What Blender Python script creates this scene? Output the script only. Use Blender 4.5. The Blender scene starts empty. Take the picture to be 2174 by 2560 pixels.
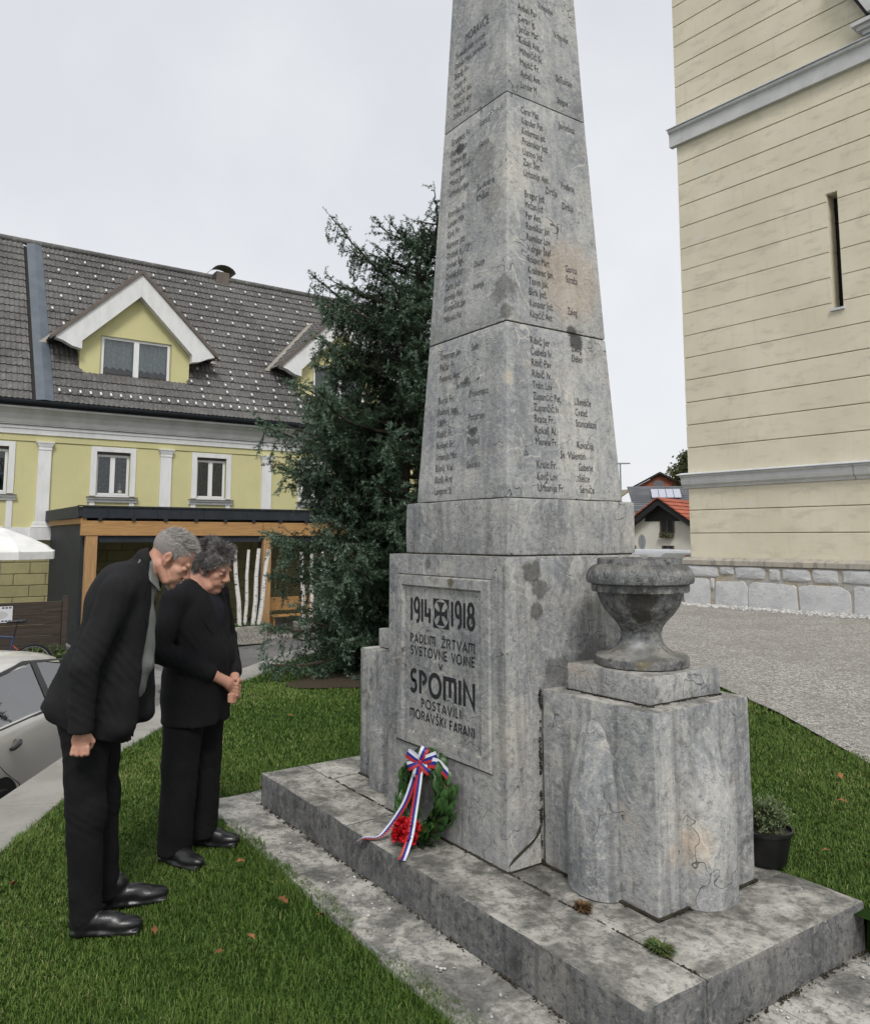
import bpy, bmesh, math, random
import numpy as np
from mathutils import Vector, Matrix, noise as mnoise

# ------------------------------------------------------------------ camera, sky, sun, exposure
scene = bpy.context.scene
COL = scene.collection
PI = math.pi
rnd = random.Random(11)

CAM = Vector((3.3372, -2.8728, 1.66))
YAW, PITCH = 0.9639, 0.1089
cd = bpy.data.cameras.new('camera')
cam = bpy.data.objects.new('camera', cd)
COL.objects.link(cam)
cd.sensor_fit = 'HORIZONTAL'
cd.sensor_width = 36.0
cd.lens = 36.0 * 1976.35 / 2174.0
cd.shift_y = -(1280.0 - 1129.0) / 2174.0
cd.clip_start = 0.05
cd.clip_end = 2000.0
cam.location = CAM
FWD = Vector((-math.sin(YAW) * math.cos(PITCH), math.cos(YAW) * math.cos(PITCH), math.sin(PITCH)))
cam.rotation_euler = FWD.to_track_quat('-Z', 'Y').to_euler()
scene.camera = cam

SUN_EL, SUN_AZ = math.radians(50), math.radians(117)
world = bpy.data.worlds.new('World')
scene.world = world
world.use_nodes = True
wn, wl = world.node_tree.nodes, world.node_tree.links
wn.clear()
w_out = wn.new('ShaderNodeOutputWorld')
w_sky = wn.new('ShaderNodeTexSky')
w_sky.sky_type = 'NISHITA'
w_sky.sun_disc = False
w_sky.sun_elevation = SUN_EL
w_sky.sun_rotation = SUN_AZ
w_sky.dust_density = 3.0
w_bg = wn.new('ShaderNodeBackground')
w_bg.inputs['Strength'].default_value = 0.1
wl.new(w_sky.outputs[0], w_bg.inputs['Color'])
# closed cloud deck: a soft, almost even grey-white with slow changes across the sky
w_tc = wn.new('ShaderNodeTexCoord')
w_nz = wn.new('ShaderNodeTexNoise')
w_nz.inputs['Scale'].default_value = 1.3
w_nz.inputs['Detail'].default_value = 6.0
w_nz.inputs['Roughness'].default_value = 0.52
wl.new(w_tc.outputs['Generated'], w_nz.inputs['Vector'])
w_rp = wn.new('ShaderNodeValToRGB')
w_rp.color_ramp.elements[0].position = 0.38
w_rp.color_ramp.elements[0].color = (0.535, 0.552, 0.582, 1)
w_rp.color_ramp.elements[1].position = 0.62
w_rp.color_ramp.elements[1].color = (0.675, 0.682, 0.692, 1)
wl.new(w_nz.outputs['Fac'], w_rp.inputs['Fac'])
w_bg2 = wn.new('ShaderNodeBackground')
w_bg2.inputs['Strength'].default_value = 1.0
wl.new(w_rp.outputs[0], w_bg2.inputs['Color'])
w_mix = wn.new('ShaderNodeMixShader')
w_mix.inputs[0].default_value = 0.94
wl.new(w_bg.outputs[0], w_mix.inputs[1])
wl.new(w_bg2.outputs[0], w_mix.inputs[2])
wl.new(w_mix.outputs[0], w_out.inputs['Surface'])

sd = bpy.data.lights.new('sun', 'SUN')
sd.energy = 1.5
sd.angle = math.radians(16)
sd.color = (1.0, 0.97, 0.93)
sun = bpy.data.objects.new('sun', sd)
COL.objects.link(sun)
# direction towards the sun: azimuth measured like the sky node (0 = +Y, clockwise seen from above)
sdir = Vector((math.sin(SUN_AZ) * math.cos(SUN_EL), math.cos(SUN_AZ) * math.cos(SUN_EL), math.sin(SUN_EL)))
sun.rotation_euler = (-sdir).to_track_quat('-Z', 'Y').to_euler()

scene.view_settings.view_transform = 'Standard'
scene.view_settings.look = 'None'
scene.view_settings.exposure = 0.5
scene.view_settings.gamma = 1.0
scene.view_settings.use_curve_mapping = False
scene.cycles.max_bounces = 6
scene.cycles.diffuse_bounces = 3
scene.cycles.glossy_bounces = 3
scene.cycles.transparent_max_bounces = 8
scene.cycles.use_denoising = True
scene.cycles.use_adaptive_sampling = True
scene.cycles.adaptive_threshold = 0.04
scene.cycles.caustics_reflective = False
scene.cycles.caustics_refractive = False
# ------------------------------------------------------------------ helpers: objects
def tag(o, label=None, cat=None, group=None, kind=None):
    if label: o['label'] = label
    if cat: o['category'] = cat
    if group: o['group'] = group
    if kind: o['kind'] = kind
    return o

def link(o, parent=None, local=False):
    COL.objects.link(o)
    if parent is not None:
        o.parent = parent
        if not local:      # geometry written in world coordinates
            r = parent
            m = Matrix.Identity(4)
            while r is not None:
                if r.type == 'EMPTY':
                    m = r.matrix_basis.copy()
                    break
                r = r.parent
            if parent.type == 'EMPTY':
                o.matrix_parent_inverse = m.inverted()
    return o

def empty(name, loc=(0, 0, 0), rz=0.0):
    o = bpy.data.objects.new(name, None)
    o.location = loc
    o.rotation_euler = (0, 0, rz)
    o.empty_display_size = 0.2
    COL.objects.link(o)
    return o

class MB:
    """collects faces for one mesh"""
    def __init__(s):
        s.v, s.f, s.m = [], [], []
        s.xf = None
    def add(s, verts, faces, mi=0):
        b = len(s.v)
        if s.xf is not None:
            verts = [s.xf @ Vector(v) for v in verts]
        s.v.extend([tuple(v) for v in verts])
        s.f.extend([tuple(b + i for i in f) for f in faces])
        s.m.extend([mi] * len(faces))
        return s
    def box(s, x0, x1, y0, y1, z0, z1, mi=0):
        return s.add([(x0, y0, z0), (x1, y0, z0), (x1, y1, z0), (x0, y1, z0), (x0, y0, z1), (x1, y0, z1), (x1, y1, z1), (x0, y1, z1)],
                     [(0, 3, 2, 1), (4, 5, 6, 7), (0, 1, 5, 4), (1, 2, 6, 5), (2, 3, 7, 6), (3, 0, 4, 7)], mi)
    def frustum(s, a0, b0, z0, a1, b1, z1, cx=0, cy=0):
        V = [(cx + sx * a, cy + sy * b, z) for (a, b, z) in ((a0, b0, z0), (a1, b1, z1)) for sx, sy in ((-1, -1), (1, -1), (1, 1), (-1, 1))]
        return s.add(V, [(0, 3, 2, 1), (4, 5, 6, 7), (0, 1, 5, 4), (1, 2, 6, 5), (2, 3, 7, 6), (3, 0, 4, 7)])
    def prism(s, poly, d, mi=0):
        """poly: list of 3D points (planar), d: extrusion vector"""
        n = len(poly)
        d = Vector(d)
        P = [Vector(p) for p in poly]
        V = P + [p + d for p in P]
        F = [tuple(range(n - 1, -1, -1)), tuple(range(n, 2 * n))]
        F += [(i, (i + 1) % n, n + (i + 1) % n, n + i) for i in range(n)]
        return s.add(V, F, mi)
    def tube(s, path, rad, n=10, caps=True, mi=0, flat=1.0):
        P = [Vector(p) for p in path]
        if not hasattr(rad, '__len__'): rad = [rad] * len(P)
        V, F = [], []
        up = None
        for i, p in enumerate(P):
            t = (P[min(i + 1, len(P) - 1)] - P[max(i - 1, 0)]).normalized()
            if up is None:
                up = Vector((0, 0, 1)) if abs(t.z) < 0.9 else Vector((1, 0, 0))
            a = t.cross(up)
            if a.length < 1e-5: a = t.cross(Vector((0.3, 0.8, 0.1)))
            a.normalize()
            b = a.cross(t).normalized()
            up = b
            for k in range(n):
                th = 2 * PI * k / n
                V.append(p + a * (math.cos(th) * rad[i]) + b * (math.sin(th) * rad[i] * flat))
        for i in range(len(P) - 1):
            for k in range(n):
                F.append((i * n + k, i * n + (k + 1) % n, (i + 1) * n + (k + 1) % n, (i + 1) * n + k))
        if caps:
            F.append(tuple(range(n - 1, -1, -1)))
            F.append(tuple(range((len(P) - 1) * n, len(P) * n)))
        return s.add(V, F, mi)
    def lathe(s, prof, n=48, c=(0, 0), mi=0):
        V, F = [], []
        for r, z in prof:
            for k in range(n):
                th = 2 * PI * k / n
                V.append((c[0] + r * math.cos(th), c[1] + r * math.sin(th), z))
        for i in range(len(prof) - 1):
            for k in range(n):
                F.append((i * n + k, i * n + (k + 1) % n, (i + 1) * n + (k + 1) % n, (i + 1) * n + k))
        F.append(tuple(range(n - 1, -1, -1)))
        F.append(tuple(range((len(prof) - 1) * n, len(prof) * n)))
        return s.add(V, F, mi)
    def mesh(s, name):
        me = bpy.data.meshes.new(name)
        me.from_pydata(s.v, [], s.f)
        if any(s.m): me.polygons.foreach_set('material_index', s.m)
        me.update()
        return me
    def build(s, name, mats, parent=None, bevel=0, seg=2, smooth=False, local=False, rough=0, sub=0):
        me = s.mesh(name)
        if bevel or smooth or rough or sub:
            bm = bmesh.new(); bm.from_mesh(me)
            if bevel:
                bmesh.ops.bevel(bm, geom=[e for e in bm.edges if len(e.link_faces) == 2 and e.calc_face_angle(0) > 0.35], offset=bevel, segments=seg, profile=0.6, affect='EDGES', clamp_overlap=True)
            if sub:
                L = [e for e in bm.edges if e.calc_length() > sub]
                for _ in range(3):
                    if not L: break
                    bmesh.ops.subdivide_edges(bm, edges=L, cuts=1, use_grid_fill=True)
                    L = [e for e in bm.edges if e.calc_length() > sub]
            if rough:
                for v in bm.verts:
                    q = v.co * 6
                    v.co += mnoise.noise_vector(q) * rough + mnoise.noise_vector(v.co * 27) * rough * 0.4
            if smooth:
                for f in bm.faces: f.smooth = True
            bm.to_mesh(me); bm.free()
            if smooth:
                try: me.set_sharp_from_angle(angle=math.radians(38))
                except Exception: pass
        o = bpy.data.objects.new(name, me)
        for m in (mats if isinstance(mats, (list, tuple)) else [mats]):
            me.materials.append(m)
        return link(o, parent, local)

def np_mesh(name, V, F, mat, parent=None, smooth=False, local=False):
    """V (n,3) array, F (m,3|4) int array"""
    me = bpy.data.meshes.new(name)
    V = np.ascontiguousarray(V, dtype=np.float32); F = np.ascontiguousarray(F, dtype=np.int32)
    k = F.shape[1]
    me.vertices.add(len(V)); me.vertices.foreach_set('co', V.ravel())
    me.loops.add(F.size); me.loops.foreach_set('vertex_index', F.ravel())
    me.polygons.add(len(F))
    me.polygons.foreach_set('loop_start', np.arange(len(F), dtype=np.int32) * k)
    me.polygons.foreach_set('loop_total', np.full(len(F), k, dtype=np.int32))
    if smooth: me.polygons.foreach_set('use_smooth', np.ones(len(F), dtype=bool))
    me.update(calc_edges=True)
    me.validate()
    if mat is not None:
        for m in (mat if isinstance(mat, (list, tuple)) else [mat]): me.materials.append(m)
    o = bpy.data.objects.new(name, me)
    return link(o, parent, local)

def copy_of(o, parent=None, mw=None, name=None):
    c = o.copy()
    if name: c.name = name
    COL.objects.link(c)
    c.parent = parent
    if mw is not None: c.matrix_basis = mw
    return c

# ------------------------------------------------------------------ helpers: materials
class NT:
    def __init__(s, name):
        s.mat = bpy.data.materials.new(name)
        s.mat.use_nodes = True
        s.t = s.mat.node_tree
        s.n, s.l = s.t.nodes, s.t.links
        s.bsdf = s.n['Principled BSDF']
    def node(s, typ, **kw):
        x = s.n.new('ShaderNode' + typ)
        for k, v in kw.items(): setattr(x, k, v)
        return x
    def put(s, sock, val):
        if val is None: return
        if hasattr(val, 'is_linked') or isinstance(val, bpy.types.NodeSocket): s.l.new(val, sock)
        else: sock.default_value = val
    def pos(s):
        return s.node('NewGeometry').outputs['Position']
    def objco(s):
        return s.node('TexCoord').outputs['Object']
    def nrmz(s):
        g = s.node('NewGeometry'); x = s.node('SeparateXYZ'); s.l.new(g.outputs['Normal'], x.inputs[0]); return x.outputs[2]
    def mul(s, v, sc):
        x = s.node('VectorMath', operation='MULTIPLY'); s.put(x.inputs[0], v); x.inputs[1].default_value = sc if hasattr(sc, '__len__') else (sc,) * 3; return x.outputs[0]
    def vadd(s, a, b):
        x = s.node('VectorMath', operation='ADD'); s.put(x.inputs[0], a); s.put(x.inputs[1], b); return x.outputs[0]
    def noise(s, v, scale=5, detail=4, rough=0.5, dist=0.0, out='Fac'):
        x = s.node('TexNoise'); s.put(x.inputs['Vector'], v)
        x.inputs['Scale'].default_value = scale; x.inputs['Detail'].default_value = detail
        x.inputs['Roughness'].default_value = rough; x.inputs['Distortion'].default_value = dist
        return x.outputs[out]
    def voro(s, v, scale=5, feature='DISTANCE_TO_EDGE', out='Distance', rand=1.0):
        x = s.node('TexVoronoi', feature=feature); s.put(x.inputs['Vector'], v); x.inputs['Scale'].default_value = scale
        x.inputs['Randomness'].default_value = rand
        return x.outputs[out]
    def math(s, op, a, b=0.0, clamp=False):
        x = s.node('Math', operation=op); x.use_clamp = clamp; s.put(x.inputs[0], a); s.put(x.inputs[1], b); return x.outputs[0]
    def step(s, v, a, b, lo=0.0, hi=1.0):
        x = s.node('MapRange'); x.interpolation_type = 'SMOOTHSTEP'; s.put(x.inputs['Value'], v)
        x.inputs['From Min'].default_value = a; x.inputs['From Max'].default_value = b
        x.inputs['To Min'].default_value = lo; x.inputs['To Max'].default_value = hi
        return x.outputs[0]
    def mix(s, f, a, b, mode='MIX'):
        x = s.node('Mix', data_type='RGBA', blend_type=mode); s.put(x.inputs['Factor'], f)
        A = [i for i in x.inputs if i.name == 'A' and i.type == 'RGBA'][0]; B = [i for i in x.inputs if i.name == 'B' and i.type == 'RGBA'][0]
        for sock, c in ((A, a), (B, b)):
            if isinstance(c, (tuple, list)): sock.default_value = (*c[:3], 1)
            else: s.l.new(c, sock)
        return [o for o in x.outputs if o.type == 'RGBA'][0]
    def ramp(s, f, stops):
        x = s.node('ValToRGB'); s.put(x.inputs[0], f); e = x.color_ramp.elements
        while len(e) < len(stops): e.new(0.5)
        for i, (p, c) in enumerate(stops):
            e[i].position = p; e[i].color = (*c, 1)
        return x.outputs[0]
    def bump(s, h, strength=0.3, dist=0.01):
        x = s.node('Bump'); s.put(x.inputs['Height'], h); x.inputs['Strength'].default_value = strength; x.inputs['Distance'].default_value = dist
        s.l.new(x.outputs[0], s.bsdf.inputs['Normal'])
    def fin(s, color=None, rough=None, metallic=None, spec=None):
        b = s.bsdf.inputs
        if color is not None:
            if isinstance(color, (tuple, list)): b['Base Color'].default_value = (*color[:3], 1)
            else: s.l.new(color, b['Base Color'])
        if rough is not None: s.put(b['Roughness'], rough)
        if metallic is not None: b['Metallic'].default_value = metallic
        if spec is not None: b['Specular IOR Level'].default_value = spec
        return s.mat

def simple(name, c, c2=None, scale=8, rough=0.7, bump=0.0, bscale=80, spec=0.3, metallic=0, detail=5, space='pos', objvar=0.0, bdist=0.005):
    t = NT(name)
    P = t.pos() if space == 'pos' else t.objco()
    col = c
    if c2 is not None:
        col = t.mix(t.step(t.noise(P, scale, detail, 0.6), 0.35, 0.65), c, c2)
    if objvar:
        oi = t.node('ObjectInfo').outputs['Random']
        k = t.math('ADD', t.math('MULTIPLY', oi, 2 * objvar), 1 - objvar)
        cb = t.node('CombineXYZ'); [t.l.new(k, cb.inputs[i]) for i in range(3)]
        col = t.mix(1.0, col, cb.outputs[0], 'MULTIPLY')
    if bump: t.bump(t.noise(P, bscale, 4, 0.6), bump, bdist)
    return t.fin(col, rough, metallic, spec)

def stone_mat(name, tone=1.0, streak=0.5, dark=0.35, top=1.0, orange=0.35, vein=1.0, off=0.0, spots=(), topk=1.0, mott=1.0):
    t = NT(name)
    PW = t.pos()
    P0 = t.vadd(PW, (off, off * 0.7, -off * 0.4))
    wv = t.noise(P0, 2.6, 3, 0.6, out='Color')
    P = t.vadd(P0, t.mul(wv, 0.32))
    T = lambda c: tuple(x * tone for x in c)
    n1 = t.noise(P, 2.0, 5, 0.66)
    c = t.ramp(n1, [(0.30, T((.185, .195, .210))), (0.44, T((.315, .325, .333))), (0.56, T((.42, .422, .413))), (0.70, T((.54, .52, .475)))])
    c = t.mix(t.step(t.noise(P, 7.5, 5, 0.7), 0.53, 0.70, 0, 0.55), c, T((.50, .475, .425)))
    fl = t.noise(P0, 30.0, 6, 0.78)
    c = t.mix(t.step(fl, 0.53, 0.62, 0, 0.72 * mott), c, T((.64, .615, .56)))
    c = t.mix(t.step(fl, 0.47, 0.38, 0, 0.78 * mott), c, T((.125, .13, .132)))
    md = t.noise(t.vadd(P, (2.2, 5.1, 0.3)), 11.0, 6, 0.78)
    c = t.mix(t.step(md, 0.56, 0.63, 0, 0.70 * mott), c, T((.15, .152, .15)))
    if orange:
        c = t.mix(t.step(t.noise(t.vadd(P, (7.3, 1.1, 3.9)), 2.4, 5, 0.65), 0.58, 0.74, 0, orange), c, T((.58, .45, .34)))
    # hairline calcite veins and fine dark cracks
    msk = t.noise(P0, 4.0, 3, 0.55)
    vm = t.math('MULTIPLY', t.step(t.voro(P, 3.6), 0.003, 0.016, 1, 0), t.step(msk, 0.47, 0.60))
    c = t.mix(t.math('MULTIPLY', vm, 0.55 * vein), c, (.68, .64, .56))
    P2 = t.vadd(P0, t.mul(wv, 0.75))
    vm2 = t.math('MULTIPLY', t.step(t.voro(P2, 11.0), 0.004, 0.035, 1, 0), t.step(msk, 0.56, 0.46))
    c = t.mix(t.math('MULTIPLY', vm2, 0.42 * vein), c, (.64, .61, .54))
    cr = t.math('MULTIPLY', t.step(t.voro(t.vadd(P2, (3.1, 8.2, 1.7)), 2.7), 0.002, 0.007, 1, 0), t.step(msk, 0.48, 0.54))
    c = t.mix(t.math('MULTIPLY', cr, 0.85), c, (.05, .05, .05))
    nz = t.nrmz()
    side = t.step(nz, 0.25, 0.6, 1, 0)
    # run-off streaks on upright faces
    st = t.noise(t.mul(P0, (15, 15, 1.0)), 1.0, 5, 0.66)
    c = t.mix(t.math('MULTIPLY', t.math('MULTIPLY', t.step(st, 0.47, 0.68), side), streak), c, T((.095, .098, .10)))
    c = t.mix(t.math('MULTIPLY', t.math('MULTIPLY', t.step(st, 0.44, 0.30), side), streak * 0.55), c, T((.52, .50, .45)))
    # dark algae patches with ragged outlines
    dk = t.step(t.noise(t.vadd(P, (1.7, 9.1, 4.4)), 3.2, 7, 0.75), 0.55, 0.68)
    c = t.mix(t.math('MULTIPLY', dk, dark), c, (.075, .076, .07))
    for (cx, cy, cz, r, col, amt) in spots:
        d = t.node('VectorMath', operation='DISTANCE'); t.l.new(t.vadd(PW, t.mul(wv, 0.05)), d.inputs[0]); d.inputs[1].default_value = (cx + .025, cy + .025, cz + .025)
        dd = t.math('ADD', d.outputs['Value'], t.math('MULTIPLY', t.math('SUBTRACT', fl, 0.5), r * 1.3))
        c = t.mix(t.math('MULTIPLY', t.step(dd, r * 0.55, r, 1, 0), amt), c, col)
    # weathered upper faces: pale lichen and black crust in blotches
    ts = t.math('MULTIPLY', t.step(nz, 0.4, 0.8), top)
    l1 = t.ramp(t.noise(P, 4.4, 8, 0.72), [(0.36, tuple(x * topk for x in (.075, .074, .066))), (0.46, tuple(x * topk for x in (.18, .174, .155))), (0.54, tuple(x * topk for x in (.35, .335, .30))), (0.66, tuple(x * topk for x in (.50, .48, .435)))])
    l1 = t.mix(t.step(fl, 0.5, 0.40, 0, 0.6), l1, (.08, .08, .07))
    c = t.mix(t.math('MULTIPLY', ts, 0.88), c, l1)
    t.bump(t.math('ADD', t.noise(PW, 55, 4, 0.7), t.noise(PW, 9, 3, 0.6)), 0.6, 0.010)
    return t.fin(c, 0.75, spec=0.22)

def wood_mat(name, c, c2, sc=(2, 40, 40), rough=0.7, space='pos', knots=False):
    t = NT(name)
    P = t.pos() if space == 'pos' else t.objco()
    w = t.vadd(P, t.mul(t.noise(P, 3, 2, 0.5, out='Color'), 0.05))
    n = t.noise(t.mul(w, sc), 1.0, 5, 0.6)
    col = t.mix(t.step(n, 0.35, 0.65), c, c2)
    if knots:
        k = t.step(t.voro(P, 3.4, 'F1'), 0.03, 0.075, 1, 0)
        col = t.mix(t.math('MULTIPLY', k, 0.7), col, tuple(x * 0.35 for x in c2))
    oi = t.node('ObjectInfo').outputs['Random']
    col = t.mix(t.math('MULTIPLY', oi, 0.25), col, c2)
    t.bump(n, 0.3, 0.004)
    return t.fin(col, rough, spec=0.25)

def glass_mat(name, tint=(.9, .93, .95), refl=1.0, rough=0.02):
    t = NT(name)
    t.n.remove(t.bsdf)
    fr = t.node('Fresnel'); fr.inputs[0].default_value = 1.5
    tr = t.node('BsdfTransparent'); tr.inputs[0].default_value = (*tint, 1)
    gl = t.node('BsdfGlossy'); gl.inputs['Roughness'].default_value = rough
    mx = t.node('MixShader')
    f = t.math('ADD', t.math('MULTIPLY', fr.outputs[0], refl), 0.03 * refl, True)
    t.l.new(f, mx.inputs[0]); t.l.new(tr.outputs[0], mx.inputs[1]); t.l.new(gl.outputs[0], mx.inputs[2])
    t.l.new(mx.outputs[0], t.n['Material Output'].inputs['Surface'])
    return t.mat

# ------------------------------------------------------------------ helpers: implicit surfaces for organic forms
class SDF:
    def __init__(s, lo, hi, h):
        s.lo, s.h = np.array(lo, np.float32), h
        n = np.ceil((np.array(hi) - np.array(lo)) / h).astype(int) + 1
        s.ax = [(s.lo[i] + np.arange(n[i]) * h).astype(np.float32) for i in range(3)]
        s.a = np.full(n, 0.5, np.float32)
    def block(s, lo, hi):
        sl = []
        for i in range(3):
            a = max(0, int((lo[i] - s.lo[i]) / s.h)); b = min(len(s.ax[i]), int((hi[i] - s.lo[i]) / s.h) + 2)
            if b <= a: return None, None
            sl.append(slice(a, b))
        g = np.meshgrid(s.ax[0][sl[0]], s.ax[1][sl[1]], s.ax[2][sl[2]], indexing='ij', sparse=True)
        return tuple(sl), g
    def put(s, sl, d, k=0.0, sub=False):
        a = s.a[sl]
        if sub:
            d = -d
            if k > 0:
                hh = np.clip(0.5 - 0.5 * (a - d) / k, 0, 1); s.a[sl] = a * (1 - hh) + d * hh + k * hh * (1 - hh)
            else: s.a[sl] = np.maximum(a, d)
        else:
            if k > 0:
                hh = np.clip(0.5 + 0.5 * (a - d) / k, 0, 1); s.a[sl] = a * (1 - hh) + d * hh - k * hh * (1 - hh)
            else: s.a[sl] = np.minimum(a, d)
    def cone(s, p, q, r0, r1, k=0.0, sub=False, flat=None):
        """capsule from p to q, radius r0 -> r1; flat=(dir, factor) squeezes it along a direction"""
        p, q = np.array(p, np.float32), np.array(q, np.float32)
        m = max(r0, r1) + k + 2 * s.h
        sl, g = s.block(np.minimum(p, q) - m, np.maximum(p, q) + m)
        if sl is None: return s
        d = q - p; L2 = float(d @ d) + 1e-9
        X, Y, Z = g[0] - p[0], g[1] - p[1], g[2] - p[2]
        t = np.clip((X * d[0] + Y * d[1] + Z * d[2]) / L2, 0, 1)
        X, Y, Z = X - t * d[0], Y - t * d[1], Z - t * d[2]
        if flat is not None:
            u = np.array(flat[0], np.float32); u = u / np.linalg.norm(u)
            w = (X * u[0] + Y * u[1] + Z * u[2]) * (1 / flat[1] - 1)
            X, Y, Z = X + w * u[0], Y + w * u[1], Z + w * u[2]
        dist = np.sqrt(X * X + Y * Y + Z * Z) - (r0 + (r1 - r0) * t)
        s.put(sl, dist, k, sub); return s
    def ell(s, c, r, R=None, k=0.0, sub=False):
        c = np.array(c, np.float32); m = max(r) + k + 2 * s.h
        sl, g = s.block(c - m, c + m)
        if sl is None: return s
        X, Y, Z = g[0] - c[0], g[1] - c[1], g[2] - c[2]
        if R is not None:
            A = np.array(R, np.float32).T
            X, Y, Z = (A[0, 0] * X + A[0, 1] * Y + A[0, 2] * Z, A[1, 0] * X + A[1, 1] * Y + A[1, 2] * Z, A[2, 0] * X + A[2, 1] * Y + A[2, 2] * Z)
        k0 = np.sqrt((X / r[0]) ** 2 + (Y / r[1]) ** 2 + (Z / r[2]) ** 2)
        k1 = np.sqrt((X / r[0] ** 2) ** 2 + (Y / r[1] ** 2) ** 2 + (Z / r[2] ** 2) ** 2) + 1e-6
        s.put(sl, k0 * (k0 - 1) / k1, k, sub); return s
    def rbox(s, c, half, R=None, r=0.01, k=0.0, sub=False):
        c = np.array(c, np.float32); m = float(np.linalg.norm(half)) + k + 2 * s.h
        sl, g = s.block(c - m, c + m)
        if sl is None: return s
        X, Y, Z = g[0] - c[0], g[1] - c[1], g[2] - c[2]
        if R is not None:
            A = np.array(R, np.float32).T
            X, Y, Z = (A[0, 0] * X + A[0, 1] * Y + A[0, 2] * Z, A[1, 0] * X + A[1, 1] * Y + A[1, 2] * Z, A[2, 0] * X + A[2, 1] * Y + A[2, 2] * Z)
        qx, qy, qz = np.abs(X) - half[0] + r, np.abs(Y) - half[1] + r, np.abs(Z) - half[2] + r
        d = np.sqrt(np.maximum(qx, 0) ** 2 + np.maximum(qy, 0) ** 2 + np.maximum(qz, 0) ** 2) + np.minimum(np.maximum(qx, np.maximum(qy, qz)), 0) - r
        s.put(sl, d, k, sub); return s
    def cut(s, p, n, k=0.0):
        """remove the half space on the side the normal points to"""
        n = np.array(n, np.float32); n = n / np.linalg.norm(n)
        g = np.meshgrid(*s.ax, indexing='ij', sparse=True)
        d = (g[0] - p[0]) * n[0] + (g[1] - p[1]) * n[1] + (g[2] - p[2]) * n[2]
        s.put((slice(None),) * 3, -d, k, True); return s
    def warp(s, fn):
        g = np.meshgrid(*s.ax, indexing='ij', sparse=True)
        s.a = (s.a + fn(*g)).astype(np.float32); return s
    def mesh(s):
        a = s.a; ins = a < 0
        nx, ny, nz = a.shape
        c = ins[:-1, :-1, :-1].astype(np.int8)
        for dx in (0, 1):
            for dy in (0, 1):
                for dz in (0, 1):
                    if dx + dy + dz: c = c + ins[dx:nx - 1 + dx, dy:ny - 1 + dy, dz:nz - 1 + dz]
        act = np.argwhere((c > 0) & (c < 8))
        idx = -np.ones((nx - 1, ny - 1, nz - 1), np.int32)
        idx[act[:, 0], act[:, 1], act[:, 2]] = np.arange(len(act))
        acc = np.zeros((len(act), 3)); cnt = np.zeros(len(act))
        co = [(x, y, z) for x in (0, 1) for y in (0, 1) for z in (0, 1)]
        for i, A in enumerate(co):
            for B in co[i + 1:]:
                if sum(abs(A[j] - B[j]) for j in range(3)) != 1: continue
                va = a[act[:, 0] + A[0], act[:, 1] + A[1], act[:, 2] + A[2]]; vb = a[act[:, 0] + B[0], act[:, 1] + B[1], act[:, 2] + B[2]]
                m = (va < 0) != (vb < 0)
                t = np.where(m, va / np.where(m, va - vb, 1), 0)
                for j in range(3): acc[:, j] += np.where(m, A[j] + t * (B[j] - A[j]), 0)
                cnt += m
        V = (act + acc / cnt[:, None]) * s.h + s.lo
        F = []
        for ax in range(3):
            o1, o2 = [(1, 2), (2, 0), (0, 1)][ax]
            sa = [slice(None)] * 3; sb = [slice(None)] * 3
            sa[ax] = slice(0, -1); sb[ax] = slice(1, None)
            A, B = ins[tuple(sa)], ins[tuple(sb)]
            for flip in (0, 1):
                e = np.argwhere((A & ~B) if not flip else (~A & B))
                e = e[(e[:, o1] > 0) & (e[:, o2] > 0) & (e[:, o1] < a.shape[o1] - 1) & (e[:, o2] < a.shape[o2] - 1)]
                def cell(d1, d2):
                    q = e.copy(); q[:, o1] -= d1; q[:, o2] -= d2
                    return idx[q[:, 0], q[:, 1], q[:, 2]]
                q = np.stack([cell(1, 1), cell(0, 1), cell(0, 0), cell(1, 0)], 1)
                F.append(q if not flip else q[:, ::-1])
        return V.astype(np.float32), np.concatenate(F)
    def build(s, name, mat, parent=None, M=None, local=False):
        V, F = s.mesh()
        if M is not None:
            A = np.array(M); V = V @ A[:3, :3].T + A[:3, 3]
        return np_mesh(name, V, F, mat, parent, True, local)

def smooth01(a, b, x):
    t = min(1.0, max(0.0, (x - a) / (b - a))); return t * t * (3 - 2 * t)
# ------------------------------------------------------------------ setting: ground, road, lawn, gravel
def lawn_z(x, y):
    z = 0.172 * smooth01(-0.75, 0.35, y - 0.25 * smooth01(1.5, -4.0, x))
    if x < -3: z *= 1 - 0.75 * smooth01(-3, -6, x)
    return z + 0.012 * mnoise.noise((x * 1.3, y * 1.3, 0.4)) - 0.012

WALL_EDGE = [(3.6, -5.4), (1.2, -3.92), (-0.2, -3.06), (-1.57, -2.26), (-2.27, -1.86), (-3.37, -1.20), (-3.9, -0.80), (-4.93, 0.13), (-5.95, 1.05), (-6.96, 2.11), (-7.9, 3.3), (-8.8, 5.0), (-9.4, 7.4), (-9.7, 10.5)]

def edge_side(x, y):
    """signed distance-like value: > 0 on the lawn side of the retaining wall"""
    best, sg = 1e9, 1
    for (ax, ay), (bx, by) in zip(WALL_EDGE, WALL_EDGE[1:]):
        dx, dy = bx - ax, by - ay
        t = max(0, min(1, ((x - ax) * dx + (y - ay) * dy) / (dx * dx + dy * dy)))
        ex, ey = x - ax - t * dx, y - ay - t * dy
        d = math.hypot(ex, ey)
        if d < best:
            best = d; sg = 1 if (dx * ey - dy * ex) < 0 else -1
    return best * sg

GRAVEL_EDGE = [(7.0, -5.0), (4.6, -1.4), (2.3, 1.05), (0.525, 2.574), (-0.68, 3.487), (-1.70, 4.103), (-3.4, 5.0), (-6.0, 6.2), (-9.0, 7.4)]

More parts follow.
